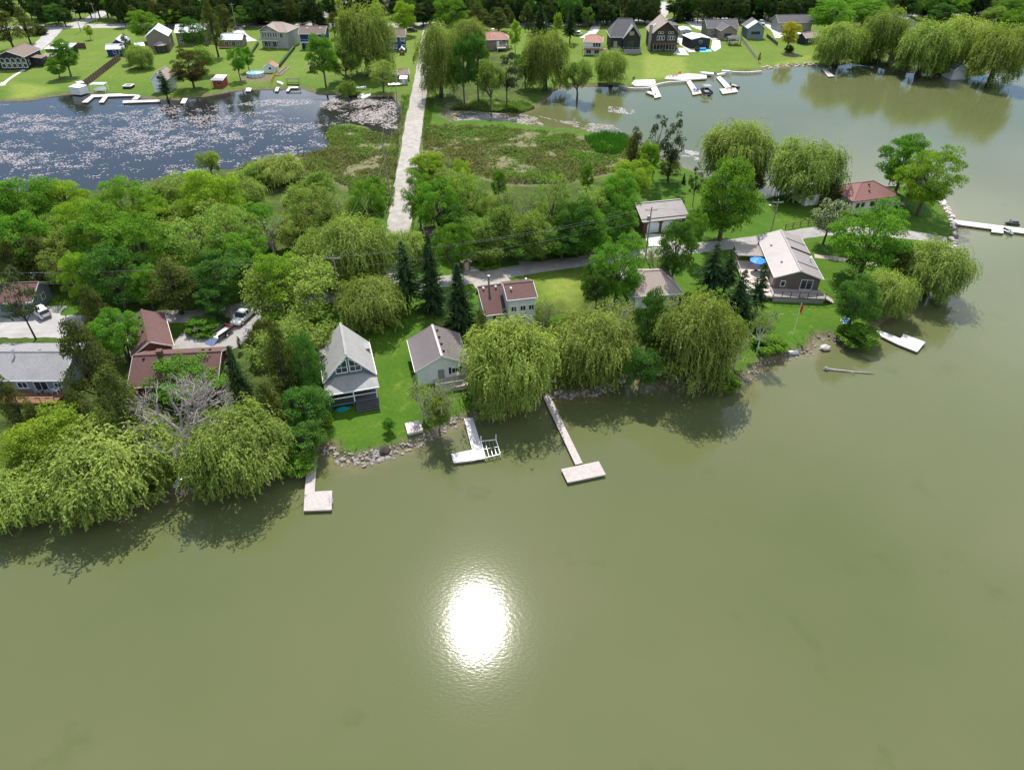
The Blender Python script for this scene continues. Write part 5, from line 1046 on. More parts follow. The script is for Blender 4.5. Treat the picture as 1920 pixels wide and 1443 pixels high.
for x in (-1.9,2.0):
    for s_ in (-1.0,1.0): wheel(rt,x,s_,.38)
# utility trailer
rt = empty('utility_trailer', P(419,628,LAND+.06), head((404,637),(433,617)), 'open black utility trailer with lowered white ramp behind the pickup', 'trailer')
MB().box(-1.8,1.6,-.85,.85,.5,.6).build('bed', CONC, rt); MB().box(-1.8,1.6,.8,.88,.6,1.1).build('side_panel', BLACKM, rt); MB().box(-1.8,1.6,-.88,-.8,.6,1.1).build('side_panel', BLACKM, rt); MB().box(1.55,1.65,-.85,.85,.6,1.1).build('front_panel', s_red, rt)
MB().slab([(-3.3,-.8,.06),(-1.8,-.8,.58),(-1.8,.8,.58),(-3.3,.8,.06)],.06).build('ramp', CHROME, rt); MB().bar((1.6,0,.5),(2.9,0,.5),.1).build('drawbar', BLACKM, rt)
for s_ in (-1.0,1.0): wheel(rt,-.2,s_,.34)
# red garden tractor
rt = empty('garden_tractor', P(1338,677,LAND), R(160), 'red garden tractor on the grass right of the shore willow', 'tractor'); RP = paint('red_tractor',(0.55,0.01,0.02))
MB().loft([ringb(.2,.4,.95,.32,.06),ringb(1.0,.4,.9,.3,.08),ringb(1.15,.45,.8,.24,.08)]).build('hood', RP, rt, bevel=.02); MB().box(-.8,.3,-.45,.45,.35,.5).build('footplate', RP, rt); MB().box(-.85,-.25,-.3,.3,.62,.75).build('seat', BLACKM, rt); MB().box(-.95,-.82,-.3,.3,.7,1.1).build('seat_back', BLACKM, rt)
MB().bar((.15,0,.9),(-.1,0,1.15),.05).tube([(-.12,0,1.1),(-.1,0,1.18)],.2,10).build('steering_wheel', BLACKM, rt); MB().box(-1.0,-.3,.42,.62,.55,.75).build('fender', RP, rt); MB().box(-1.0,-.3,-.62,-.42,.55,.75).build('fender', RP, rt); MB().box(-.3,.5,-.6,.6,.12,.3).build('mower_deck', RP, rt)
for x,r in ((-.6,.33),(.85,.22)):
    for s_ in (-.5,.5): wheel(rt,x,s_,r,.2)
# propane tank
rt = empty('propane_tank', P(76,521,LAND), R(6), 'white propane tank in the trees behind the left edge house', 'tank'); MB().tube([(-1.4,0,.9),(-1.2,0,.9),(-.9,0,.9),(.9,0,.9),(1.2,0,.9),(1.4,0,.9)],[.1,.38,.5,.5,.38,.1],14).build('tank_body', WHITE, rt, smooth=True); MB().box(-.2,.2,-.15,.15,1.38,1.6).build('valve_cover', GREYM, rt)
for x in (-.8,.8): MB().box(x-.1,x+.1,-.4,.4,0,.5).build('leg', CONC, rt)
# ------------------------------------------------------------------ boats
def boat(label, px, py, rz, L=4.5, W=1.7, m=WHITE, motor=True, z=0.0, cat='boat', name='motor_boat', inner=GREYM):
    rt = empty(name, P(px, py, z), rz, label, cat); S = [(-.5,.48,.55),(-.1,.5,.58),(.25,.42,.64),(.42,.2,.72),(.5,.02,.78)]; rings=[]
    for u,w_,h_ in S: rings.append([(u*L,-w_*W*.7,-.15),(u*L,w_*W*.7,-.15),(u*L,w_*W,h_),(u*L,w_*W-.06*(w_>.1),h_+.02),(u*L,0,h_*.45 if w_>.1 else h_),(u*L,-w_*W+.06*(w_>.1),h_+.02),(u*L,-w_*W,h_)])
    MB().loft(rings).build('hull', m, rt)
    for u in (-.2,.1): MB().box(u*L-.15,u*L+.15,-.4*W,.4*W,.35,.48).build('bench', inner, rt)
    if motor: MB().box(-.5*L-.3,-.5*L+.05,-.15,.15,.2,1.05).build('outboard_motor', BLACKM, rt, bevel=.04)
    return rt
boat('small aluminium boat tied to the leftmost bay dock', 1219, 178, R(120), 4.6, 1.8, GREYM); boat('small dark boat moored at the rightmost bay dock', 1378, 164, R(-60), 4.2, 1.8, mat('dark_hull',(0.06,0.06,0.07),.4))
boat('white rowboat pulled up left of the bay stairs', 1353, 141, R(30), 3.6, 1.4, WHITE, False, .3); boat('white rowboat beside the bay boathouse stairs', 1362, 136, R(-20), 3.4, 1.4, WHITE, False, LAND)
boat('white boat on a stand at the bay patio', 1325, 140, R(160), 5.0, 2.0, WHITE, True, LAND); boat('small white boat with blue canopy in the lily pads at the pond', 688, 183, R(65), 4.4, 1.9, WHITE, False); boat('white dinghy beside the small boat in the lily pads', 678, 182, R(70), 3.4, 1.4, WHITE, False)
boat('upturned white dinghy on the pond bank', 677, 167, R(20), 3.6, 1.6, WHITE, False, LAND); boat('grey boat on the pond bank beside the grey shed', 742, 161, R(5), 5.2, 2.0, GREYM, True, LAND); boat('white boat hull on the pond bank by the little dock', 525, 158, R(130), 3.6, 1.4, WHITE, False, LAND)
def jetski(label, px, py, rz, m):
    rt = empty('jet_ski', P(px,py,0), rz, label, 'jet ski'); MB().loft([ringb(-1.4,.0,.4,.45,.1),ringb(-.6,-.1,.55,.55,.12),ringb(.5,-.1,.6,.5,.12),ringb(1.2,.1,.5,.25,.1),ringb(1.5,.25,.42,.06,.03)]).build('hull', m, rt, bevel=.02); MB().loft([ringb(-1.1,.5,.8,.2,.05),ringb(.1,.5,.75,.2,.05)]).build('seat', BLACKM, rt); MB().bar((.5,-.4,1.0),(.5,.4,1.0),.06).bar((.7,0,.55),(.5,0,1.0),.12).build('handlebar', BLACKM, rt)
jetski('dark jet ski behind the long white dock on the right', 1897, 421, R(170), mat('dark_hull',(0,0,0))); jetski('grey jet ski in front of the long white dock on the right', 1888, 437, R(-75), GREYM)
# pontoon boat
rt = empty('pontoon_boat', P(1324,176,0), R(95), 'black pontoon boat with canopy frame beside the pinkish bay dock', 'boat')
for s_ in (-.9,.9): MB().tube([(-3,s_,.1),(2.6,s_,.1),(3.1,s_,.3)],[.32,.32,.08],8).build('pontoon', CHROME, rt)
MB().box(-3,2.9,-1.25,1.25,.42,.55).build('deck', GREYM, rt)
for s_ in (-1.22,1.22): MB().box(-2.9,2.7,s_-.03,s_+.03,.55,1.25).build('side_panel', BLACKM, rt)
MB().box(2.66,2.72,-1.2,1.2,.55,1.25).build('front_panel', BLACKM, rt); MB().box(-2.8,-1.8,-1.0,1.0,.55,1.0).build('seat', BLACKM, rt); fr=MB()
for x in (-.9,1.1):
    for s_ in (-1.2,1.2): fr.bar((x,s_,1.2),(x*1.5,s_,2.5),.06)
    fr.bar((x*1.5,-1.2,2.5),(x*1.5,1.2,2.5),.06)
fr.build('canopy_frame', WHITE, rt); MB().box(-1.4,1.7,-1.2,1.2,2.5,2.58).build('canopy', mat('grey_canvas',(0.25,0.26,0.28),.8), rt)
# ------------------------------------------------------------------ poles and wires
POLEM = mat('pole_wood', (0.30,0.26,0.23), .9, .2, 3)
def pole(px, py, top, label, arm=True, lean=0.0):
    hh = hgt(px, py, top); b0 = P(px, py); rt = empty('utility_pole', b0, 0, label, 'utility pole'); rt.rotation_euler=(0,lean,0)
    MB().tube([(0,0,-.5),(0,0,hh)],[.17,.11],8).build('pole', POLEM, rt)
    if arm:
        MB().box(-1.1,1.1,-.06,.06,hh-.7,hh-.56).build('crossarm', POLEM, rt)
        for x in (-1,0,1): MB().tube([(x,0,hh-.56),(x,0,hh-.36)],.06,6).build('insulator', GREYM, rt)
    return b0, hh
A1 = pole(1210,484,388,'utility pole with grey transformer in front of the garage'); o = [x for x in col.objects if x.name.startswith('utility_pole')][-1]; MB().tube([(-.35,-.1,A1[1]-2.6),(-.35,-.1,A1[1]-1.7)],.26,10).build('transformer', GREYM, o)
A2 = pole(1445,437,374,'utility pole with streetlight behind the brown bungalow'); o = [x for x in col.objects if x.name.startswith('utility_pole')][-1]; MB().bar((0,0,A2[1]-1.5),(-1.2,0,A2[1]-1.2),.06).build('lamp_arm', GREYM, o); MB().box(-1.7,-1.2,-.12,.12,A2[1]-1.28,A2[1]-1.14).build('lamp_head', LAMP, o)
A3 = pole(733,372,268,'utility pole standing in the marsh left of the gravel road', True, -.05); A4 = pole(745,205,130,'utility pole beside the causeway at the pond', True, .03)
A0 = pole(640,572,478,'utility pole hidden among the trees left of the gravel road end')
for x,y,t_,l in [(152,60,17,'utility pole at the far left driveway'),(183,44,5,'tall utility pole beside the far left side road'),(444,56,6,'utility pole on the far road left of the grey villa'),(571,47,3,'utility pole on the far road behind the left blue house'),(1187,26,-6,'utility pole behind the big dark grey house'),(1326,37,5,'utility pole behind the flat-roofed black cabin'),(1442,42,6,'utility pole at the drive of the grey ranch house'),(1606,35,3,'utility pole behind the round bay willow')]: pole(x,y,t_,l)
WIREM = mat('wire', (0.28,0.27,0.26), .6)
def wire(a, b, label, sag=.6, r=.013):
    a, b = Vector(a), Vector(b); pts=[a.lerp(b,u)-Vector((0,0,sag*4*u*(1-u)))-a for u in np.linspace(0,1,15)]; o=MB().tube(pts,r,5).build('power_line', WIREM, loc=a, smooth=True); tag(o,label,'power line')
def tp(A, dx, dz): return (A[0].x+dx, A[0].y, A[0].z+A[1]-dz)
E0 = P(-120,600); Ew=(E0, A0[1])
for k,(dx,dz,n) in enumerate([(-1,.36,'upper'),(1,.36,'second'),(0,2.4,'lower')]):
    wire(tp(A1,dx,dz), tp(A2,dx,dz), n+' wire between garage pole and bungalow pole', .7); wire(tp(A0,dx,dz), tp(A1,dx,dz), n+' wire over the lane left of the garage pole', 1.2); wire(tp(Ew,dx,dz), tp(A0,dx,dz), n+' wire through the wood to the left edge', 1.3)
for dx,n in ((-1,'left'),(1,'right')): wire(tp(A3,dx,.36), tp(A4,dx,.36), n+' wire along the causeway to the pond pole', 1.5); wire(tp(A0,dx,.36), tp(A3,dx,.36), n+' wire from the wood to the marsh pole', 1.2)
# ------------------------------------------------------------------ fences
def fence(label, px, h_, m, panel=2.4, pm=None, th=.06, rails=False):
    pts=[P(x,y) for x,y in px]; o0=pts[0]; rt=empty('garden_fence', o0, 0, label, 'fence')
    for i in range(len(pts)-1):
        a,b=pts[i]-o0,pts[i+1]-o0; n=max(1,round((b-a).length/panel))
        for k in range(n):
            p,q=a.lerp(b,k/n),a.lerp(b,(k+1)/n)
            if rails:
                for z in (.5,1.0): MB().bar(p+Vector((0,0,z)),q+Vector((0,0,z)),.06,.12).build('rail', m, rt)
            else: MB().bar(p.lerp(q,.03)+Vector((0,0,h_/2+.03)),p.lerp(q,.97)+Vector((0,0,h_/2+.03)),th,h_-.06).build('fence_panel', m, rt)
            MB().box(p.x-.07,p.x+.07,p.y-.07,p.y+.07,-.2,h_+.12).build('fence_post', pm or m, rt)
FB = mat('brown_fence',(0.13,0.075,0.055),.8,.2,2)
fence('tall brown wooden fence running down the far lawn to the pond', [(158,166),(227,112)], 2.2, FB, 2.4, WOODG); fence('short dark fence beside the white roofed garage', [(136,92),(163,92)], 2.2, FB)
fence('grey lattice fence running down the bay lawn', [(1388,72),(1418,112)], 1.3, WOODG, 2.2); fence('dark fence with stacked things right of the pale blue gable', [(1437,70),(1458,87)], 1.3, FB, 2)
fence('yellowish fence beside the round pool', [(510,158),(524,126)], 1.6, mat('yellow_wood',(0.5,0.38,0.1),.8,.15), 2.2); fence('low green hedge fence between grey villa and left blue house', [(524,127),(552,92)], 1.2, mat('hedge_green',(0.05,0.09,0.03),.9,.4,4,bump=.8), 1.5, th=.7)
fence('dark low hedge left of the grey villa lawn', [(470,105),(484,84)], 1.1, mat('hedge_green',(0,0,0)), 1.5, th=.7); fence('wooden rail fence beside the lane behind the brown bungalow', [(1472,430),(1500,424),(1530,420)], 1.1, WOODB, 2.4, rails=True)
# ------------------------------------------------------------------ garden things of the far shore
rt = empty('round_pool', P(480,143), 0, 'round above-ground pool with pale blue water beside the pond', 'pool'); m=MB(); n=28; ro,ri=3.0,2.8
for k in range(n):
    t0,t1=2*math.pi*k/n,2*math.pi*(k+1)/n; f_=lambda r,t,z:(r*math.cos(t),r*math.sin(t),z); m.add([f_(ro,t0,0),f_(ro,t1,0),f_(ro,t1,1.3),f_(ro,t0,1.3),f_(ri,t0,1.3),f_(ri,t1,1.3),f_(ri,t1,.9),f_(ri,t0,.9)],[(0,1,2,3),(3,2,5,4),(4,5,6,7)])
m.build('pool_wall', mat('pool_wall',(0.55,0.58,0.6),.5), rt); MB().tube([(0,0,.2),(0,0,1.08)],2.82,28).build('pool_water', mat('pool_water',(0.22,0.52,0.72),.05,.1,spec=.5), rt)
for k in range(14): t0=2*math.pi*k/14; MB().box(3.05*math.cos(t0)-.06,3.05*math.cos(t0)+.06,3.05*math.sin(t0)-.06,3.05*math.sin(t0)+.06,0,1.34).build('pool_post', GREYM, rt)
rt = empty('garden_swing', P(189,172), 0, 'white garden swing with canopy frame at the pond shore', 'swing')
for x in (-2.0,2.0):
    for y in (-1.2,1.2): MB().bar((x*1.15,y*1.1,0),(x,y,2.5),.12).build('post', WHITE, rt)
for i in range(12): MB().box(-2.4,2.4,-1.5+i*.26,-1.4+i*.26,2.5,2.6).build('canopy_slat', WHITE, rt)
for y in (-.8,.8): MB().box(-1.6,1.6,y-.3,y+.3,.5,.6).build('seat', WHITE, rt); MB().box(-1.6,1.6,y*1.45-.04,y*1.45+.04,.6,1.2).build('backrest', WHITE, rt)
rt = empty('gazebo', P(304,98), 0, 'dark octagonal gazebo with beige roof in front of the tan house', 'gazebo'); rg=[(2.3*math.cos(k*math.pi/4),2.3*math.sin(k*math.pi/4)) for k in range(8)]; m=MB()
for k in range(8): a,b=rg[k],rg[(k+1)%8]; m.add([(a[0]*1.2,a[1]*1.2,2.7),(b[0]*1.2,b[1]*1.2,2.7),(0,0,4.1)],[(0,1,2)]); MB().box(a[0]-.1,a[0]+.1,a[1]-.1,a[1]+.1,0,2.75).build('post', WOODB, rt); MB().bar((*a,1.2),(*b,1.2),.06,2.2).build('screen', mat('porch_screen',(0,0,0)), rt)
m.build('roof', sh_taupe, rt)
def gaz(label, px, py, w, d, roofm, postm, hh=2.6):
    rt = empty('pavilion', P(px,py), 0, label, 'pavilion')
    for x in (-w/2,w/2):
        for y in (-d/2,d/2): MB().box(x-.1,x+.1,y-.1,y+.1,0,hh).build('post', postm, rt)
    e_=.35; a=[(-w/2-e_,-d/2-e_,hh),(w/2+e_,-d/2-e_,hh),(w/2+e_,d/2+e_,hh),(-w/2-e_,d/2+e_,hh)]; t_=[(-w/5,-.2,hh+.9),(w/5,-.2,hh+.9),(w/5,.2,hh+.9),(-w/5,.2,hh+.9)]; m=MB()
    for i in range(4): m.slab([a[i],a[(i+1)%4],t_[(i+1)%4],t_[i]],.08)
    m.slab(t_,.08); m.build('roof', roofm, rt); return rt
g_=gaz('dark pavilion with grey roof and sofas beside the grey ranch house',1375,84,4.6,3.6,sh_dark,BLACKM); MB().box(-2.0,-.4,.6,1.3,0,.75).build('sofa', CONC, g_); MB().box(.3,2.0,.6,1.3,0,.75).build('sofa', CONC, g_)
gaz('dark canopy with beige roof right of the black lake house',97,118,4.2,4,sh_taupe,BLACKM); gaz('small dark canopy beside the side wing of the black lake house',80,122,3,2.8,shingle('mid_grey',(0,0,0)),BLACKM,2.2)
p_=P(242,165); rt=empty('fire_pit', p_, 0, 'square dark fire pit with white rim on the far lawn', 'fire pit'); MB().box(-1.4,1.4,-1.4,1.4,0,.8).build('box', s_black, rt); m=MB(); [m.box(*q,.8,.9) for q in ((-1.5,1.5,-1.5,-1.0),(-1.5,1.5,1.0,1.5),(-1.5,-1.0,-1.0,1.0),(1.0,1.5,-1.0,1.0))]; m.build('rim', WHITE, rt)
rt=empty('raised_garden_bed', P(530,135), head((530,135),(545,122)), 'long white raised garden bed on the far lawn', 'garden bed'); m=MB(); [m.box(*q,0,.4) for q in ((-6,6,-.9,-.75),(-6,6,.75,.9),(-6,-5.85,-.75,.75),(5.85,6,-.75,.75),(-2.1,-1.95,-.75,.75),(2,2.15,-.75,.75))]; m.build('frame', WOODG, rt); MB().box(-5.85,5.85,-.75,.75,-.1,.3).build('soil', mat('soil',(0.1,0.07,0.05),.95,.3,3), rt)
rt=empty('garden_bench', P(550,158), 0, 'dark bench with canopy on the pond dock', 'bench'); MB().box(-2.2,2.2,-.3,.3,.5,.6).build('seat', BLACKM, rt); MB().box(-2.2,2.2,-.5,.6,1.7,1.8).build('canopy', BLACKM, rt)
for x in (-2,2): MB().box(x-.06,x+.06,-.06,.06,0,1.7).build('post', BLACKM, rt)
q=[P(x,y,LAND+.06) for x,y in ((1297,94),(1302,98),(1335,97),(1332,92))]; c0=sum(q,Vector())/4; o=MB().prism([(v.x-c0.x,v.y-c0.y) for v in q],-.2,0).build('turf_mat', mat('aqua_mat',(0.16,0.55,0.5),.8,.08), loc=c0); tag(o,'aqua green mat in front of the flat-roofed black cabin','mat')
q=[P(x,y,LAND+.3) for x,y in ((1303,92),(1303,94),(1323,94),(1323,92))]; c0=sum(q,Vector())/4; o=MB().prism([(v.x-c0.x,v.y-c0.y) for v in q],-.3,.5).build('pool_box', BLUE, loc=c0); tag(o,'low blue pool at the end wall of the flat-roofed black cabin','pool')
o=boat('white boat under a cover on the lawn right of the grey bungalow',1499,66,R(100),5,2,WHITE,False,LAND)
# flag on the lawn
rt=empty('flag_pole', P(1486,628,LAND), 0, 'thin white flagpole with hanging red flag on the bungalow lawn', 'flagpole'); MB().tube([(0,0,0),(0,0,6.0)],.035,6).build('pole', WHITE, rt); MB().loft([[(.04,-.02,5.9),(.04,.02,5.9),(.04,.02,4.6),(.04,-.02,4.6)],[(.3,.1,5.6),(.3,.14,5.6),(.26,.14,4.2),(.26,.1,4.2)],[(.42,-.08,5.2),(.42,-.04,5.2),(.4,-.04,3.9),(.4,-.08,3.9)]]).build('flag', mat('red_flag',(0.65,0.04,0.03),.8), rt)
# ------------------------------------------------------------------ people on scooters in the yard
SKIN=mat('skin',(0.5,0.3,0.22),.6); 
def person(px, py, rz, shirt, pants, hat, label):
    rt=empty('person', P(px,py,LAND+.06), rz, label, 'person')
    def skin(name, pts, edges, rads, m):
        me=bpy.data.meshes.new(name); me.from_pydata(pts,edges,[]); o=link(name,me,rt); md=o.modifiers.new('skin','SKIN'); sd=me.skin_vertices[0].data if me.skin_vertices else None
        if sd is None:
            me.attributes.new  # layer is made by the modifier helper below
        return o,me,md
    # body as one continuous surface: stacked rings for trunk and head, limbs joined at shoulder and hip
    b=MB(); ring=lambda c,rx,ry,n=8:[(c[0]+rx*math.cos(2*math.pi*k/n),c[1]+ry*math.sin(2*math.pi*k/n),c[2]) for k in range(n)]
    b.loft([ring((0,0,.92),.13,.17),ring((.02,0,1.1),.12,.16),ring((.05,0,1.35),.13,.2),ring((.06,0,1.46),.08,.14),ring((.07,0,1.52),.05,.05),ring((.09,0,1.58),.09,.08),ring((.1,0,1.68),.1,.085),ring((.09,0,1.76),.07,.06)])
    for s in (-1,1): b.tube([(.05,s*.18,1.42),(.2,s*.24,1.2),(.42,s*.2,1.08),(.5,s*.2,1.06)],[.06,.045,.035,.03],6); b.tube([(0,s*.09,.95),(.1,s*.11,.52),(.0,s*.1,.1),(.14,s*.1,.05)],[.09,.06,.045,.035],6)
    b.build('body', SKIN, rt, smooth=True)
    MB().loft([ring((0,0,.93),.15,.19),ring((.02,0,1.1),.14,.18),ring((.05,0,1.36),.15,.22),ring((.06,0,1.47),.09,.15)]).tube([(.05,.19,1.42),(.13,.22,1.28)],[.08,.07],6).tube([(.05,-.19,1.42),(.13,-.22,1.28)],[.08,.07],6).build('shirt', shirt, rt, smooth=True)
    m=MB()
    for s in (-1,1): m.tube([(0,s*.09,.98),(.07,s*.105,.66)],[.115,.09],7)
    m.build('shorts', pants, rt, smooth=True); MB().loft([ring((.09,0,1.68),.115,.1),ring((.09,0,1.76),.1,.09),ring((.09,0,1.8),.04,.04)]).build('cap', hat, rt, smooth=True)
def scooter(px, py, rz, label):
    rt=empty('bicycle', P(px,py,LAND+.06), rz, label, 'bicycle')
    for x in (-.5,.55):
        m=MB(); n=16
        for k in range(n): t0,t1=2*math.pi*k/n,2*math.pi*(k+1)/n; m.bar((x+.33*math.cos(t0),0,.34+.33*math.sin(t0)),(x+.33*math.cos(t1),0,.34+.33*math.sin(t1)),.04)
        m.build('wheel', RUBBER, rt)
    MB().bar((-.5,0,.34),(-.15,0,.8),.04).bar((-.15,0,.8),(.4,0,.78),.04).bar((-.05,0,.35),(.4,0,.78),.04).bar((-.5,0,.34),(-.05,0,.35),.04).bar((.55,0,.34),(.38,0,.98),.04).build('frame', paint('red_chair',(0,0,0)), rt); MB().bar((.38,-.28,1.0),(.38,.28,1.0),.035).build('handlebar', BLACKM, rt); MB().box(-.3,-.05,-.08,.08,.82,.9).build('saddle', BLACKM, rt)
SG,SW,SB=mat('grey_shirt',(0.25,0.27,0.25),.8),mat('white_shirt',(0.7,0.7,0.72),.8),mat('dark_shorts',(0.03,0.03,0.04),.8)
scooter(372,632,R(-60),'left bicycle on the yard behind the red-brown roof'); person(370,630,R(-60),SG,SB,SG,'person in grey shirt and cap standing over the left bicycle'); scooter(389,628,R(-80),'right bicycle on the yard behind the red-brown roof'); person(388,626,R(-80),SW,SB,SW,'person in white shirt and white cap standing over the right bicycle')
# ------------------------------------------------------------------ plants nobody could count
def scatter(polys, n, z, thresh, seed, s, zoff=0.0):
    out=[]
    for q in polys:
        pl=plan(q,z); x0,y0=pl.min(0); x1,y1=pl.max(0); k=int(n*len(pl)*0+n)
        X=rng.uniform(x0,x1,k); Y=rng.uniform(y0,y1,k); ok=inside(pl,X,Y)&(fbm(X,Y,s,seed)+rng.normal(size=k)*.05>thresh); out.append(np.stack([X[ok],Y[ok]],1))
    return np.concatenate(out)
# reeds and low marsh bushes
pt = scatter(MARSHES, 42000, .3, .33, 9, 5.0); pt=pt[(-np.maximum(sdist(LAKE,pt[:,0],pt[:,1]),sdist(PND,pt[:,0],pt[:,1])))>.3]
rx = plan([(-0,0)]) if False else None
hh = .25 + 1.1*np.clip(fbm(pt[:,0],pt[:,1],5.0,9)-.40,0,1)*3; N=len(pt); C=np.concatenate([pt,(.25+hh*rng.random(N))[:,None]],1)
me = leaves_mesh('marsh_plants', C, rng.normal(size=(N,3))*.6+np.array([0,0,.6]), .22+.22*rng.random(N), .5, np.clip(fbm(pt[:,0],pt[:,1],9.,31)*1.6-.35+rng.normal(size=N)*.15,0,1), leaf_mat('marsh_leaf',(0.15,0.15,0.055),(0.12,0.23,0.035),.4)); o=link('marsh_plants', me); tag(o,'low green and brown marsh plants beside the causeway','marsh plants',kind='stuff')
pt = scatter([[(1095,262),(1130,252),(1170,255),(1195,275),(1160,290),(1120,290)]], 9000, .3, .2, 4, 5.); N=len(pt); C=np.concatenate([pt,(.2+1.3*rng.random(N))[:,None]],1); me=leaves_mesh('reed_bed',C,rng.normal(size=(N,3))*np.array([1,1,.2]),.55,.1,.5+rng.normal(size=N)*.2,leaf_mat('reed_leaf',(0.03,0.10,0.01),(0.06,0.17,0.015),.35),np.tile([0,0,1.],(N,1))+rng.normal(size=(N,3))*.2); o=link('reed_bed',me); tag(o,'bright green reed bed at the marsh end by the bay','reeds',kind='stuff')
# verge weeds along causeway and shore lines
vg = scatter([[(752,180),(786,180),(770,300),(742,440),(730,440),(738,330)],[(790,180),(815,190),(795,300),(775,430),(765,430),(782,300)]], 16000, .6, .35, 8, 4.); rdx=plan([(806,42),(800,75),(793,130),(785,180),(777,225),(769,280),(760,340),(752,400),(745,440),(738,500)],LAND)
cx_ = np.interp(vg[:,1], rdx[::-1,1], rdx[::-1,0]); vg=vg[np.abs(vg[:,0]-cx_)>2.8]; N=len(vg); C=np.concatenate([vg,(LAND+.5*rng.random(N))[:,None]],1); me=leaves_mesh('verge_weeds',C,rng.normal(size=(N,3))*.6+np.array([0,0,.6]),.2,.45,.5+rng.normal(size=N)*.25,leaf_mat('weed_leaf',(0.045,0.12,0.012),(0.13,0.21,0.03),.4)); o=link('verge_weeds',me); tag(o,'rank green weeds on both verges of the gravel causeway','weeds',kind='stuff')
# bank weeds where land meets lake
bx=[]; 
for i in range(len(S_SHORE)-8):
    a,b=P(*S_SHORE[i],0),P(*S_SHORE[i+1],0); ln=(b-a).length
    if ln>120 or S_SHORE[i][0]<-50 or S_SHORE[i][0]>1900: continue
    d=(b-a).normalized(); n_=Vector((-d.y,d.x,0)); 
    for _ in range(int(ln*9)):
        q=a.lerp(b,random.random())+n_*random.uniform(.3,1.9); bx.append((q.x,q.y))
bx=np.array(bx); bx=bx[fbm(bx[:,0],bx[:,1],4.,77)>.47]; bx=bx[-sdist(LAKE,bx[:,0],bx[:,1])>.4]; N=len(bx); C=np.concatenate([bx,(.45+.45*rng.random(N))[:,None]],1); me=leaves_mesh('bank_weeds',C,rng.normal(size=(N,3))*.6+np.array([0,0,.6]),.16,.4,.5+rng.normal(size=N)*.25,bpy.data.materials['weed_leaf']); o=link('bank_weeds',me); tag(o,'tufts of weeds along the lake banks','weeds',kind='stuff')
# lily pads: pond, and thin drifts in the bay
def pads(label, pts, smin, smax, m, z=.012):
    N=len(pts); V=np.zeros((N,7,3)); r=rng.uniform(smin,smax,N); a0=rng.random(N)*6.28
    for k in range(7): a=a0+k*2*math.pi/7; rr=r*(.75+.35*rng.random(N)); V[:,k,0]=pts[:,0]+rr*np.cos(a)*1.25; V[:,k,1]=pts[:,1]+rr*np.sin(a); V[:,k,2]=z+rng.random(N)*.02*(k%2)
    V[:,:,2]+= (np.arange(N)%5*.002)[:,None]
    me=bpy.data.meshes.new('lily_pads'); me.vertices.add(7*N); me.vertices.foreach_set('co',V.ravel()); me.loops.add(7*N); me.loops.foreach_set('vertex_index',np.arange(7*N)); me.polygons.add(N); me.polygons.foreach_set('loop_start',np.arange(0,7*N,7)); me.polygons.foreach_set('loop_total',np.full(N,7)); me.update(calc_edges=True); me.materials.append(m); o=link('lily_pads',me); tag(o,label,'lily pads',kind='stuff')
PAD_SHEEN=mat('lily_pad',(0.34,0.30,0.30),.35,.35,.6,spec=.5); PADB=mat('lily_pad_brown',(0.24,0.20,0.17),.5,.35,.6)  # pond and bay pads: pale sky sheen painted into the base colour
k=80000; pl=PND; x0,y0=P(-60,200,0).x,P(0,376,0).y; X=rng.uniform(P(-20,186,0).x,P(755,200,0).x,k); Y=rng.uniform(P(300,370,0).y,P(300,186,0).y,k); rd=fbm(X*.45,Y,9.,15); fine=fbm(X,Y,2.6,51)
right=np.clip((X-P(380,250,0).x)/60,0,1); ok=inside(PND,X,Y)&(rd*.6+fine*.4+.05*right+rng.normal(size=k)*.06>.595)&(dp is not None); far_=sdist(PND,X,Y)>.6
ok&=far_&(Y<P(0,196,0).y+right*40); pads('drifts of lily pads with painted pale sheen floating on the pond left of the causeway', np.stack([X[ok],Y[ok]],1), .09,.24,PAD_SHEEN)
pp=scatter([[(840,208),(1000,214),(1020,236),(840,226)],[(1000,215),(1100,245),(1175,255),(1150,235),(1040,225)]],3800,0,.50,3,3.); pp=pp[sdist(LAKE,pp[:,0],pp[:,1])>.2]; pads('pale lily pads in the marsh channel right of the causeway', pp,.12,.3,PADB)
pp=scatter([[(1140,200),(1190,203),(1190,216),(1140,210)],[(1275,280),(1310,285),(1310,300),(1280,300)]],900,0,.42,6,3.); pads('small drift of lily pads out in the bay', pp,.1,.25,PAD_SHEEN)
pp=scatter([[(600,178),(700,186),(750,200),(750,245),(690,238),(600,200)]],5000,0,.52,12,4.); pp=pp[sdist(PND,pp[:,0],pp[:,1])>.3]; pads('brown lily pads in the pond corner by the causeway', pp,.14,.34,PADB)
# ------------------------------------------------------------------ trees one by one
# near shore, left to right
T_('W', 50, 930, 140, 115, 'drooping yellow-green willow cut by the left edge at the lake shore')
T_('L0', 95, 830, 150, 125, 'lime green maple behind the leftmost lakeside willow')
T_('W', 222, 882, 215, 170, 'wide yellow-green willow over the lake below the bare grey tree')
T_('W', 453, 850, 172, 168, 'rounded yellow-green willow at the shore left of the small grey dock')
T_('D0', 328, 758, 215, 215, 'large bare grey tree standing in front of the red-brown roofed house')
T_('D1', 260, 800, 130, 110, 'smaller bare grey tree tangled below the large bare one', )
T_('M1', 350, 705, 130, 85, 'bright green leafy tree against the front slope of the red-brown roof')
T_('C', 165, 690, 125, 190, 'tall olive cedar between the grey roofed and red-brown roofed houses')
T_('C', 225, 765, 120, 170, 'olive brown cedar below the left corner of the red-brown roof')
T_('C', 150, 778, 70, 110, 'dark cedar beside the orange wooden deck')
T_('C', 32, 770, 75, 140, 'olive cedar at the left edge in front of the grey roofed house')
T_('C', 75, 800, 60, 90, 'small dark cedar behind the lime green maple')
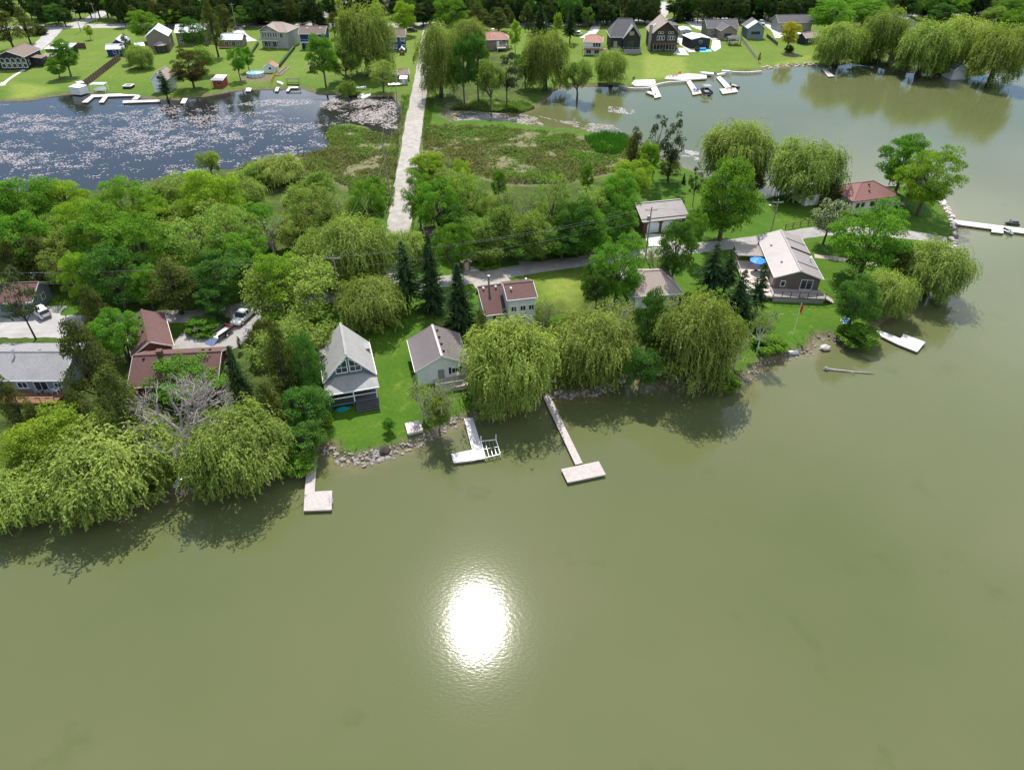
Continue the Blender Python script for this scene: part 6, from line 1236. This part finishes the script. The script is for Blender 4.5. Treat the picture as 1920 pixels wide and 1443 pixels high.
T_('C', 185, 600, 80, 130, 'dark cedar beside the driveway of the grey roofed house')
T_('M2', 222, 632, 85, 100, 'green leafy tree left of the wing of the red-brown roofed house')
T_('P0', 33, 565, 85, 120, 'thin pine leaning over the drive near the white car')
T_('S', 467, 727, 72, 160, 'pointed dark spruce on the lawn right of the red-brown roofed house')
T_('C', 530, 690, 85, 165, 'dark brown-green cedar left of the blue gabled cottage')
T_('C', 505, 770, 80, 120, 'lower dark cedar behind the rounded willow')
T_('K', 575, 690, 60, 130, 'dark leafy tree close to the left wall of the blue gabled cottage')
T_('H1', 572, 765, 95, 100, 'green bushy tree beside the porch of the blue gabled cottage')
T_('H1', 567, 822, 88, 78, 'round green bushy tree at the shore above the small grey dock')
T_('U', 555, 865, 70, 45, 'low dark green shrub at the foot of the small grey dock')
T_('V', 500, 640, 70, 80, 'olive shrub at the foot of the big pale green tree', )
T_('F0', 545, 520, 180, 165, 'large pale spring-leafed tree left of the gravel road')
T_('F1', 548, 628, 165, 150, 'large pale spring-leafed tree above the blue gabled cottage')
T_('L', 527, 540, 100, 120, 'pale yellow-green tree beside the white pickup truck')
T_('W', 702, 578, 115, 108, 'small yellow-green willow behind the blue gabled cottage')
T_('W', 668, 485, 130, 140, 'yellow-green willow left of the gravel road end')
T_('W', 762, 468, 75, 70, 'small willow crown overhanging the gravel road end')
T_('S', 765, 525, 80, 150, 'leftmost of the dark spruces behind the white cottage')
T_('S', 812, 520, 65, 165, 'middle of the dark spruces behind the white cottage')
T_('S', 864, 575, 80, 165, 'rightmost dark spruce, beside the hidden brown roofed house')
T_('C', 905, 650, 65, 130, 'olive cedar at the right wall of the white cottage')
T_('W', 960, 693, 158, 172, 'largest willow, hanging over the lake left of the long dock')
T_('W', 1105, 664, 138, 146, 'willow on the shore right of the long dock')
T_('W', 930, 740, 80, 110, 'dark green lower willow at the shore beside the white dock', )
T_('G', 1022, 575, 55, 120, 'thin bare sapling clump beside the hidden brown roofed house')
T_('U', 1040, 625, 60, 60, 'green shrub between the two large shore willows')
T_('M', 1160, 510, 100, 125, 'bright green tree left of the hip roofed house')
T_('G', 1150, 580, 100, 110, 'brownish thin-leaved tree below the bright green tree')
T_('K', 1120, 540, 60, 90, 'dark green tree at the edge of the dry mown lawn')
T_('K3', 1222, 610, 65, 190, 'tall dark vine-covered tree in front of the hip roofed house')
T_('W', 1292, 652, 135, 185, 'willow at the shore below the hip roofed house')
T_('K', 1205, 690, 75, 90, 'dark green tree overhanging the water left of that willow')
T_('G', 1190, 620, 70, 90, 'grey thin-leaved tree between willow and vine-covered tree')
T_('S2', 1329, 512, 72, 116, 'left of the two taller spruces on the lawn by the pergola')
T_('S2', 1356, 515, 54, 100, 'right of the two taller spruces on the lawn by the pergola')
T_('S2', 1376, 566, 74, 124, 'spruce with bare lower trunk left of the white birch')
T_('S2', 1411, 550, 58, 116, 'spruce in front of the side deck')
T_('S', 1405, 610, 44, 70, 'small spruce below the white birch')
T_('T0', 1437, 590, 70, 120, 'white-barked birch with few leaves beside the front deck')
T_('U', 1440, 645, 60, 40, 'round dark shrub at the shore below the birch')
T_('G', 1385, 650, 70, 80, 'grey thin tree at the shore beside the red tractor')
T_('V', 1320, 590, 90, 70, 'olive thicket right of the hip roofed house')
T_('U', 1360, 715, 50, 35, 'dark shrub at the water below the grey thin tree')
T_('K3', 1268, 470, 72, 130, 'dark green tree in front of the garage, right of the utility pole')
T_('G', 1235, 480, 60, 80, 'thin brownish tree in front of the garage doors')
T_('M', 1302, 440, 40, 90, 'slim green tree at the right corner of the garage')
T_('H0', 1362, 380, 118, 150, 'big dense green maple on the lawn right of the garage')
T_('R0', 1415, 345, 35, 35, 'small purple-leaved tree behind the big dense maple')
T_('W', 1375, 295, 112, 120, 'willow on the bay shore behind the big dense maple')
T_('W', 1500, 325, 122, 122, 'willow on the bay shore left of the reddish hip roofed house')
T_('C', 1565, 360, 35, 55, 'dark cedar at the left corner of the reddish hip roofed house')
T_('M', 1697, 305, 92, 112, 'tall green tree on the point behind the reddish hip roofed house')
T_('L1', 1744, 340, 100, 120, 'bright yellow-green tree on the point above the long white dock')
T_('M', 1672, 330, 25, 28, 'small round tree behind the reddish roof ridge')
T_('B0', 1556, 413, 62, 76, 'chestnut with white blossoms beside the lane')
T_('M1', 1633, 452, 130, 138, 'bright green maple in front of the reddish hip roofed house')
T_('W', 1735, 510, 112, 112, 'willow at the tip of the point above the white dock')
T_('W', 1654, 556, 86, 90, 'yellow-green leaning willow over the angled dock')
T_('K', 1605, 570, 75, 95, 'dark green tree beside the row of lawn chairs')
T_('U', 1612, 632, 70, 38, 'dark shrub at the shore below the row of lawn chairs')
T_('C', 1690, 500, 60, 90, 'dark cedar between the two willows on the point')
T_('P', 1232, 265, 52, 105, 'left tall dark pine at the bay shore')
T_('P', 1262, 272, 46, 105, 'right tall dark pine at the bay shore')
T_('C', 1190, 285, 55, 85, 'dark conifer left of the two tall pines at the bay')
T_('C', 1255, 315, 60, 50, 'low dark conifer under the two tall pines')
T_('L3', 1217, 302, 42, 85, 'narrow lime green poplar in front of the tall pines')
T_('P', 1306, 340, 30, 70, 'thin pine with long bare trunk behind the garage')
T_('S', 1281, 335, 10, 22, 'tiny pointed conifer on the lawn behind the garage')
T_('L', 1182, 345, 82, 85, 'yellow-green round tree behind the parked camper')
T_('M3', 1101, 335, 26, 95, 'slim column-shaped green tree in the marsh edge')
T_('M', 1107, 440, 75, 90, 'light green tree left of the parked camper')
T_('M', 848, 470, 70, 100, 'grey-green tree above the spruces at the lane')
T_('F', 388, 293, 42, 68, 'lone scraggly tree standing in the pond edge')
T_('G', 222, 345, 45, 70, 'bare thin tree at the left pond shore')
T_('S', 416, 598, 32, 42, 'small spruce beside the white pickup truck')
T_('C', 449, 645, 14, 30, 'small pointed cedar at the end of the pickup drive')
T_('X', 425, 680, 22, 45, 'dark red shrub at the gable of the red-brown roofed house')
T_('U', 385, 612, 60, 28, 'dark green shrub bed behind the parked trailer')
T_('Z', 614, 790, 20, 24, 'small yellow young tree beside the porch steps')
T_('M', 728, 795, 26, 30, 'young spreading sapling on the lawn above the rock edging')
T_('G', 790, 735, 80, 100, 'tangled grey-twigged tree in front of the white cottage')
T_('G', 815, 745, 95, 130, 'thin grey-green tree leaning over the water beside the white dock')
T_('F1', 822, 765, 60, 90, 'green-leaved thicket on the bank by the white dock')
# woodland left of the gravel road
gL = 'trees of the wood left of the gravel road'
lab = {'M': 'green maple of the left wood', 'K': 'dark green tree of the left wood', 'F': 'pale half-leafed tree of the left wood', 'L': 'lime green tree of the left wood', 'C': 'dark olive cedar of the left wood', 'W': 'small round willow of the left wood', 'G': 'grey thin-leaved tree of the left wood'}
for c, x, y, w, h in [('M',55,395,115,115),('L',120,380,90,95),('F',185,385,90,105),('M',245,400,105,125),('F',300,375,90,105),('F',355,365,90,95),('L',400,385,105,120),('F',440,350,85,85),
  ('W',520,322,90,60),('W',468,372,72,70),('F',560,370,85,100),('F',605,345,80,85),('G',640,375,80,110),('F',590,400,90,100),('M',692,390,70,105),('F',655,420,80,90),
  ('M',40,455,110,125),('F',110,450,110,120),('L',150,425,80,100),('M',200,455,115,130),('M',260,470,120,130),('F',315,440,95,110),('F',370,465,115,125),('F',85,425,90,100),('F',225,430,90,100),('F',330,410,90,90),('F',410,425,90,100),('L',285,420,80,90),('F',545,420,90,90),('F',620,400,80,90),('F',30,380,80,90),('G',160,400,80,90),('M',475,420,80,80),('F',435,440,105,120),('G',500,420,100,110),('F',600,450,100,115),('F',645,455,80,90),
  ('C',75,490,95,100),('C',25,500,70,100),('L',150,520,70,110),('K',215,520,115,115),('F',255,505,80,90),('F',110,505,70,80),('M',365,520,80,80),('F',300,495,90,90),('M',440,490,90,90),('C',325,540,120,115),('K',420,520,110,100),('M',275,540,60,80),('K',400,560,80,70),('M',460,480,80,90),('F',345,400,80,90),('M',15,420,60,100),('F',480,320,60,50),('G',270,360,70,70),('M',705,450,50,70)]:
    T_(c, x, y, w, h, lab[c] + ', ' + ('far left' if x < 130 else 'left of centre' if x < 290 else 'in the middle' if x < 440 else 'towards the road') + (' by the pond' if y < 400 else ' in mid-depth' if y < 475 else ' by the lane'), gL)
# woodland right of the gravel road
gR = 'trees of the wood right of the gravel road'
lab2 = {'M': 'green leafy tree right of the gravel road', 'K': 'dark leafy tree right of the gravel road', 'F': 'pale half-leafed tree right of the gravel road', 'L': 'yellow-green tree right of the gravel road', 'G': 'grey almost bare tree right of the gravel road', 'U': 'low shrub right of the gravel road'}
for c, x, y, w, h in [('L',802,318,70,60),('M',785,375,55,95),('M',820,395,85,110),('L',868,350,40,90),('F',880,375,70,110),('F',905,420,80,110),('M',935,345,30,60),('F',945,405,80,120),('G',955,370,60,110),('G',985,390,65,120),('F',1000,425,80,105),('F',1035,390,75,125),('G',1065,385,65,110),('F',1075,410,70,100),('K',1085,430,75,100),('F',1130,370,75,105),('M',1160,380,70,100),('K',1140,430,60,80),('K',1055,455,80,70),('K',980,455,90,70),('F',910,455,90,70),('K',860,430,70,80),('M',1165,410,60,80),('G',830,310,50,60),('U',915,490,50,30),('U',1045,455,60,40),('F',840,350,60,70),('F',870,410,70,90),('F',960,440,80,80),('F',1020,445,80,80),('F',1110,395,70,90),('M',1060,430,60,70),('F',925,385,60,90)]:
    T_(c, x, y, w, h, lab2[c] + (', next to the road' if x < 870 else ', in the middle' if x < 1010 else ', towards the camper') + (' at the marsh' if y < 385 else ' near the lane'), gR)
# far shore, left of the causeway
T_('C', 12, 55, 60, 70, 'dark tree at the top left edge behind the dark glass-fronted house')
T_('C', 45, 48, 45, 62, 'dark pine beside the far left driveway')
T_('V', 72, 58, 30, 20, 'dark shrub beside the far left driveway')
T_('M', 120, 105, 46, 62, 'green tree on the far lawn, right and taller of a close pair')
T_('M', 106, 128, 32, 36, 'shorter round tree of the close pair on the far lawn')
T_('L', 166, 60, 14, 24, 'tiny young tree on the lawn beside the far road')
T_('W', 267, 110, 44, 44, 'small willow with bare trunk on the far lawn')
T_('R1', 355, 130, 62, 62, 'dark maroon-green tree by the white boathouse cottage')
T_('F', 372, 98, 62, 60, 'pale leafed tree on the far lawn behind the dark one')
T_('K', 360, 65, 46, 56, 'dense dark green tree in front of the white roofed grey house')
T_('M', 270, 50, 62, 52, 'round green tree left of the white roofed grey house')
T_('C', 238, 92, 30, 50, 'dark cedar at the end of the brown fence')
T_('C', 398, 55, 50, 95, 'tall dark cedar right of the white roofed grey house')
T_('C', 420, 45, 50, 60, 'rounded dark cedar beside the far road')
T_('L', 332, 32, 46, 28, 'bright green tree behind the white roofed grey house')
T_('M', 444, 118, 30, 55, 'green tree left of the round pool')
T_('M', 462, 108, 26, 42, 'slim green tree behind the one left of the round pool')
T_('S', 314, 160, 34, 58, 'dark spruce in front of the white boathouse cottage')
T_('M3', 603, 108, 54, 92, 'tall leafy tree by the pond below the left blue house')
T_('F', 645, 100, 65, 78, 'pale tree between the two blue houses')
T_('W', 692, 85, 92, 130, 'large willow between the two blue houses')
T_('F', 716, 140, 52, 52, 'small pale tree right of the large far willow')
T_('F', 650, 160, 30, 50, 'thin green sapling at the pond shore')
T_('U', 655, 170, 40, 24, 'low green shrub on the pond shore')
T_('L', 758, 35, 40, 52, 'bright green tree beside the far road junction')
T_('S', 603, 28, 32, 48, 'dark spruce beside the far road behind the left blue house')
T_('C', 625, 48, 34, 44, 'dark cedar at the right of the left blue house')
T_('C', 660, 22, 18, 30, 'small dark conifer on the lawn beyond the far road')
T_('L', 637, 20, 14, 40, 'slim pale tree beyond the far road')
T_('L', 706, 22, 16, 44, 'slim pale tree on the lawn beyond the far road')
# far shore, right of the causeway
T_('W', 882, 72, 60, 62, 'willow crown right of the causeway near the far road')
T_('W', 828, 125, 70, 130, 'tall willow beside the causeway')
T_('K3', 868, 125, 44, 140, 'tall narrow dark tree behind the causeway willow')
T_('K3', 895, 120, 46, 120, 'second tall narrow tree right of the causeway willow')
T_('F', 920, 135, 50, 110, 'pale tall tree right of the causeway')
T_('P', 950, 140, 62, 88, 'grey-green pine above the marsh')
T_('K', 985, 130, 40, 60, 'dark shrubby tree below the brown roofed bungalow')
T_('W', 1022, 122, 76, 110, 'large willow at the right end of the marsh')
T_('F0', 1085, 128, 62, 88, 'leaning open-crowned tree at the bay edge')
T_('W', 1145, 132, 56, 66, 'small willow at the bay edge left of the seawall')
T_('L3', 966, 65, 22, 62, 'slim light green tree right of the brown roofed bungalow')
T_('S', 1012, 40, 40, 72, 'dark spruce left of the small terracotta roofed house')
T_('S', 1068, 46, 32, 78, 'tall dark spruce just left of the small terracotta roofed house')
T_('L3', 1046, 45, 18, 44, 'slim green tree between two dark spruces at the far road')
T_('M', 845, 30, 60, 60, 'green tree at the corner of causeway and far road')
T_('C', 895, 32, 60, 45, 'dark cedar behind the brown roofed bungalow')
T_('C', 935, 38, 50, 40, 'round dark cedar behind the brown roofed bungalow ridge')
T_('Y0', 1481, 66, 34, 44, 'small yellow tree on the far right lawn')
T_('V', 1479, 93, 16, 14, 'round dark shrub under the small yellow tree')
T_('W', 1566, 90, 82, 78, 'round willow at the bay shore over the small wooden dock')
T_('M', 1560, 30, 76, 55, 'green tree behind the round bay willow')
T_('W', 1645, 75, 76, 100, 'tall willow left of the hidden grey cottage')
T_('M', 1622, 25, 75, 46, 'green tree behind the tall willow near the white-grey roof')
T_('W', 1722, 98, 92, 96, 'broad willow in front of the hidden grey cottage')
T_('W', 1782, 90, 90, 96, 'willow above the small boathouse')
T_('W', 1855, 108, 90, 110, 'rightmost willow at the bay shore')
T_('M', 1893, 65, 60, 90, 'green tree at the right edge behind the rightmost willow')
T_('K', 1768, 26, 48, 40, 'dark green tree behind the broad willow')
T_('K', 1880, 24, 50, 42, 'dark green tree right of the brown roof at the top right')
T_('F', 1870, 25, 50, 45, 'pale tree at the top right corner')
T_('M', 1795, 14, 46, 34, 'small green tree left of the brown roof at the top right')
T_('M', 1910, 25, 50, 45, 'green tree in the very top right corner')
T_('U', 1620, 110, 40, 22, 'low green shrub at the bay between two willows')
T_('U', 1760, 125, 60, 24, 'low shrub at the water left of the boathouse')
# dark wood beyond the far road
gaps = [(-60,62),(120,205),(585,665),(665,755),(1232,1262)]
LMK = [(60,'top left corner'),(135,'behind the black lake house'),(215,'by the left side road'),(300,'behind the navy cabin'),(360,'behind the tan house'),(425,'behind the tall cedar'),(480,'behind the white-roofed cottage'),(550,'behind the grey villa'),(620,'behind the left blue house'),(720,'behind the large willow'),(800,'at the road junction'),(880,'right of the junction'),(960,'behind the brown bungalow'),(1040,'behind the left spruce'),(1100,'behind the terracotta house'),(1160,'left of the dark grey house'),(1215,'behind the dark grey house'),(1290,'behind the chalet'),(1350,'behind the black cabin'),(1440,'behind the ranch house'),(1530,'behind the grey bungalow'),(1610,'behind the round willow'),(1700,'behind the tall bay willow'),(1800,'behind the broad willow'),(9999,'top right corner')]
random.seed(5)
for row, (dy, step) in enumerate([(3, 19), (-5, 17), (-13, 17)]):
    x = -30.0
    while x < 1960:
        x += step * random.uniform(0.75, 1.25)
        y_road = 50 + (x > 1100) * max(-24, -(x - 1100) * 0.025) - 5
        if any(a < x < b for a, b in gaps if row < 2 or b - a < 70): continue
        by = y_road + dy + random.uniform(-2, 1); w = random.uniform(26, 44); h = random.uniform(40, 62) if row else random.uniform(30, 52)
        c = random.choice(['N0', 'N1', 'N2', 'N0', 'K1', 'C0'])
        nm = {'N': 'dark tree', 'K': 'dark leafy tree', 'C': 'dark cedar'}[c[0]]
        lm = next(p_ for xx, p_ in LMK if x < xx)
        T_(c, x, by - h / 2, w, h, nm + (' in front row' if row == 0 else ' in second row' if row == 1 else ' in back row') + ' of far wood, ' + lm, 'trees of the wood beyond the far road')
# hedges and small shrubs of the far gardens
for i, (x, y) in enumerate([(782,92),(780,99),(777,106),(775,112)]): T_('C0', x, y, 5, 12, 'small dark upright shrub in the row beside the right blue house', 'upright shrubs beside the right blue house')
for i, (x, y) in enumerate([(985,52),(991,53),(997,54)]): T_('C0', x, y, 6, 14, 'small pointed cedar in the row by the far road', 'pointed cedars by the far road')
for i, (x, y) in enumerate([(1292,70),(1297,78),(1303,86),(1308,93)]): T_('V', x, y, 9, 10, 'clipped hedge shrub left of the black trailer', 'hedge shrubs by the black trailer')
T_('C0', 281, 110, 6, 16, 'tiny dark upright conifer on the far lawn by the willow')
T_('C0', 1424, 108, 7, 18, 'dark upright shrub at the end of the grey fence')
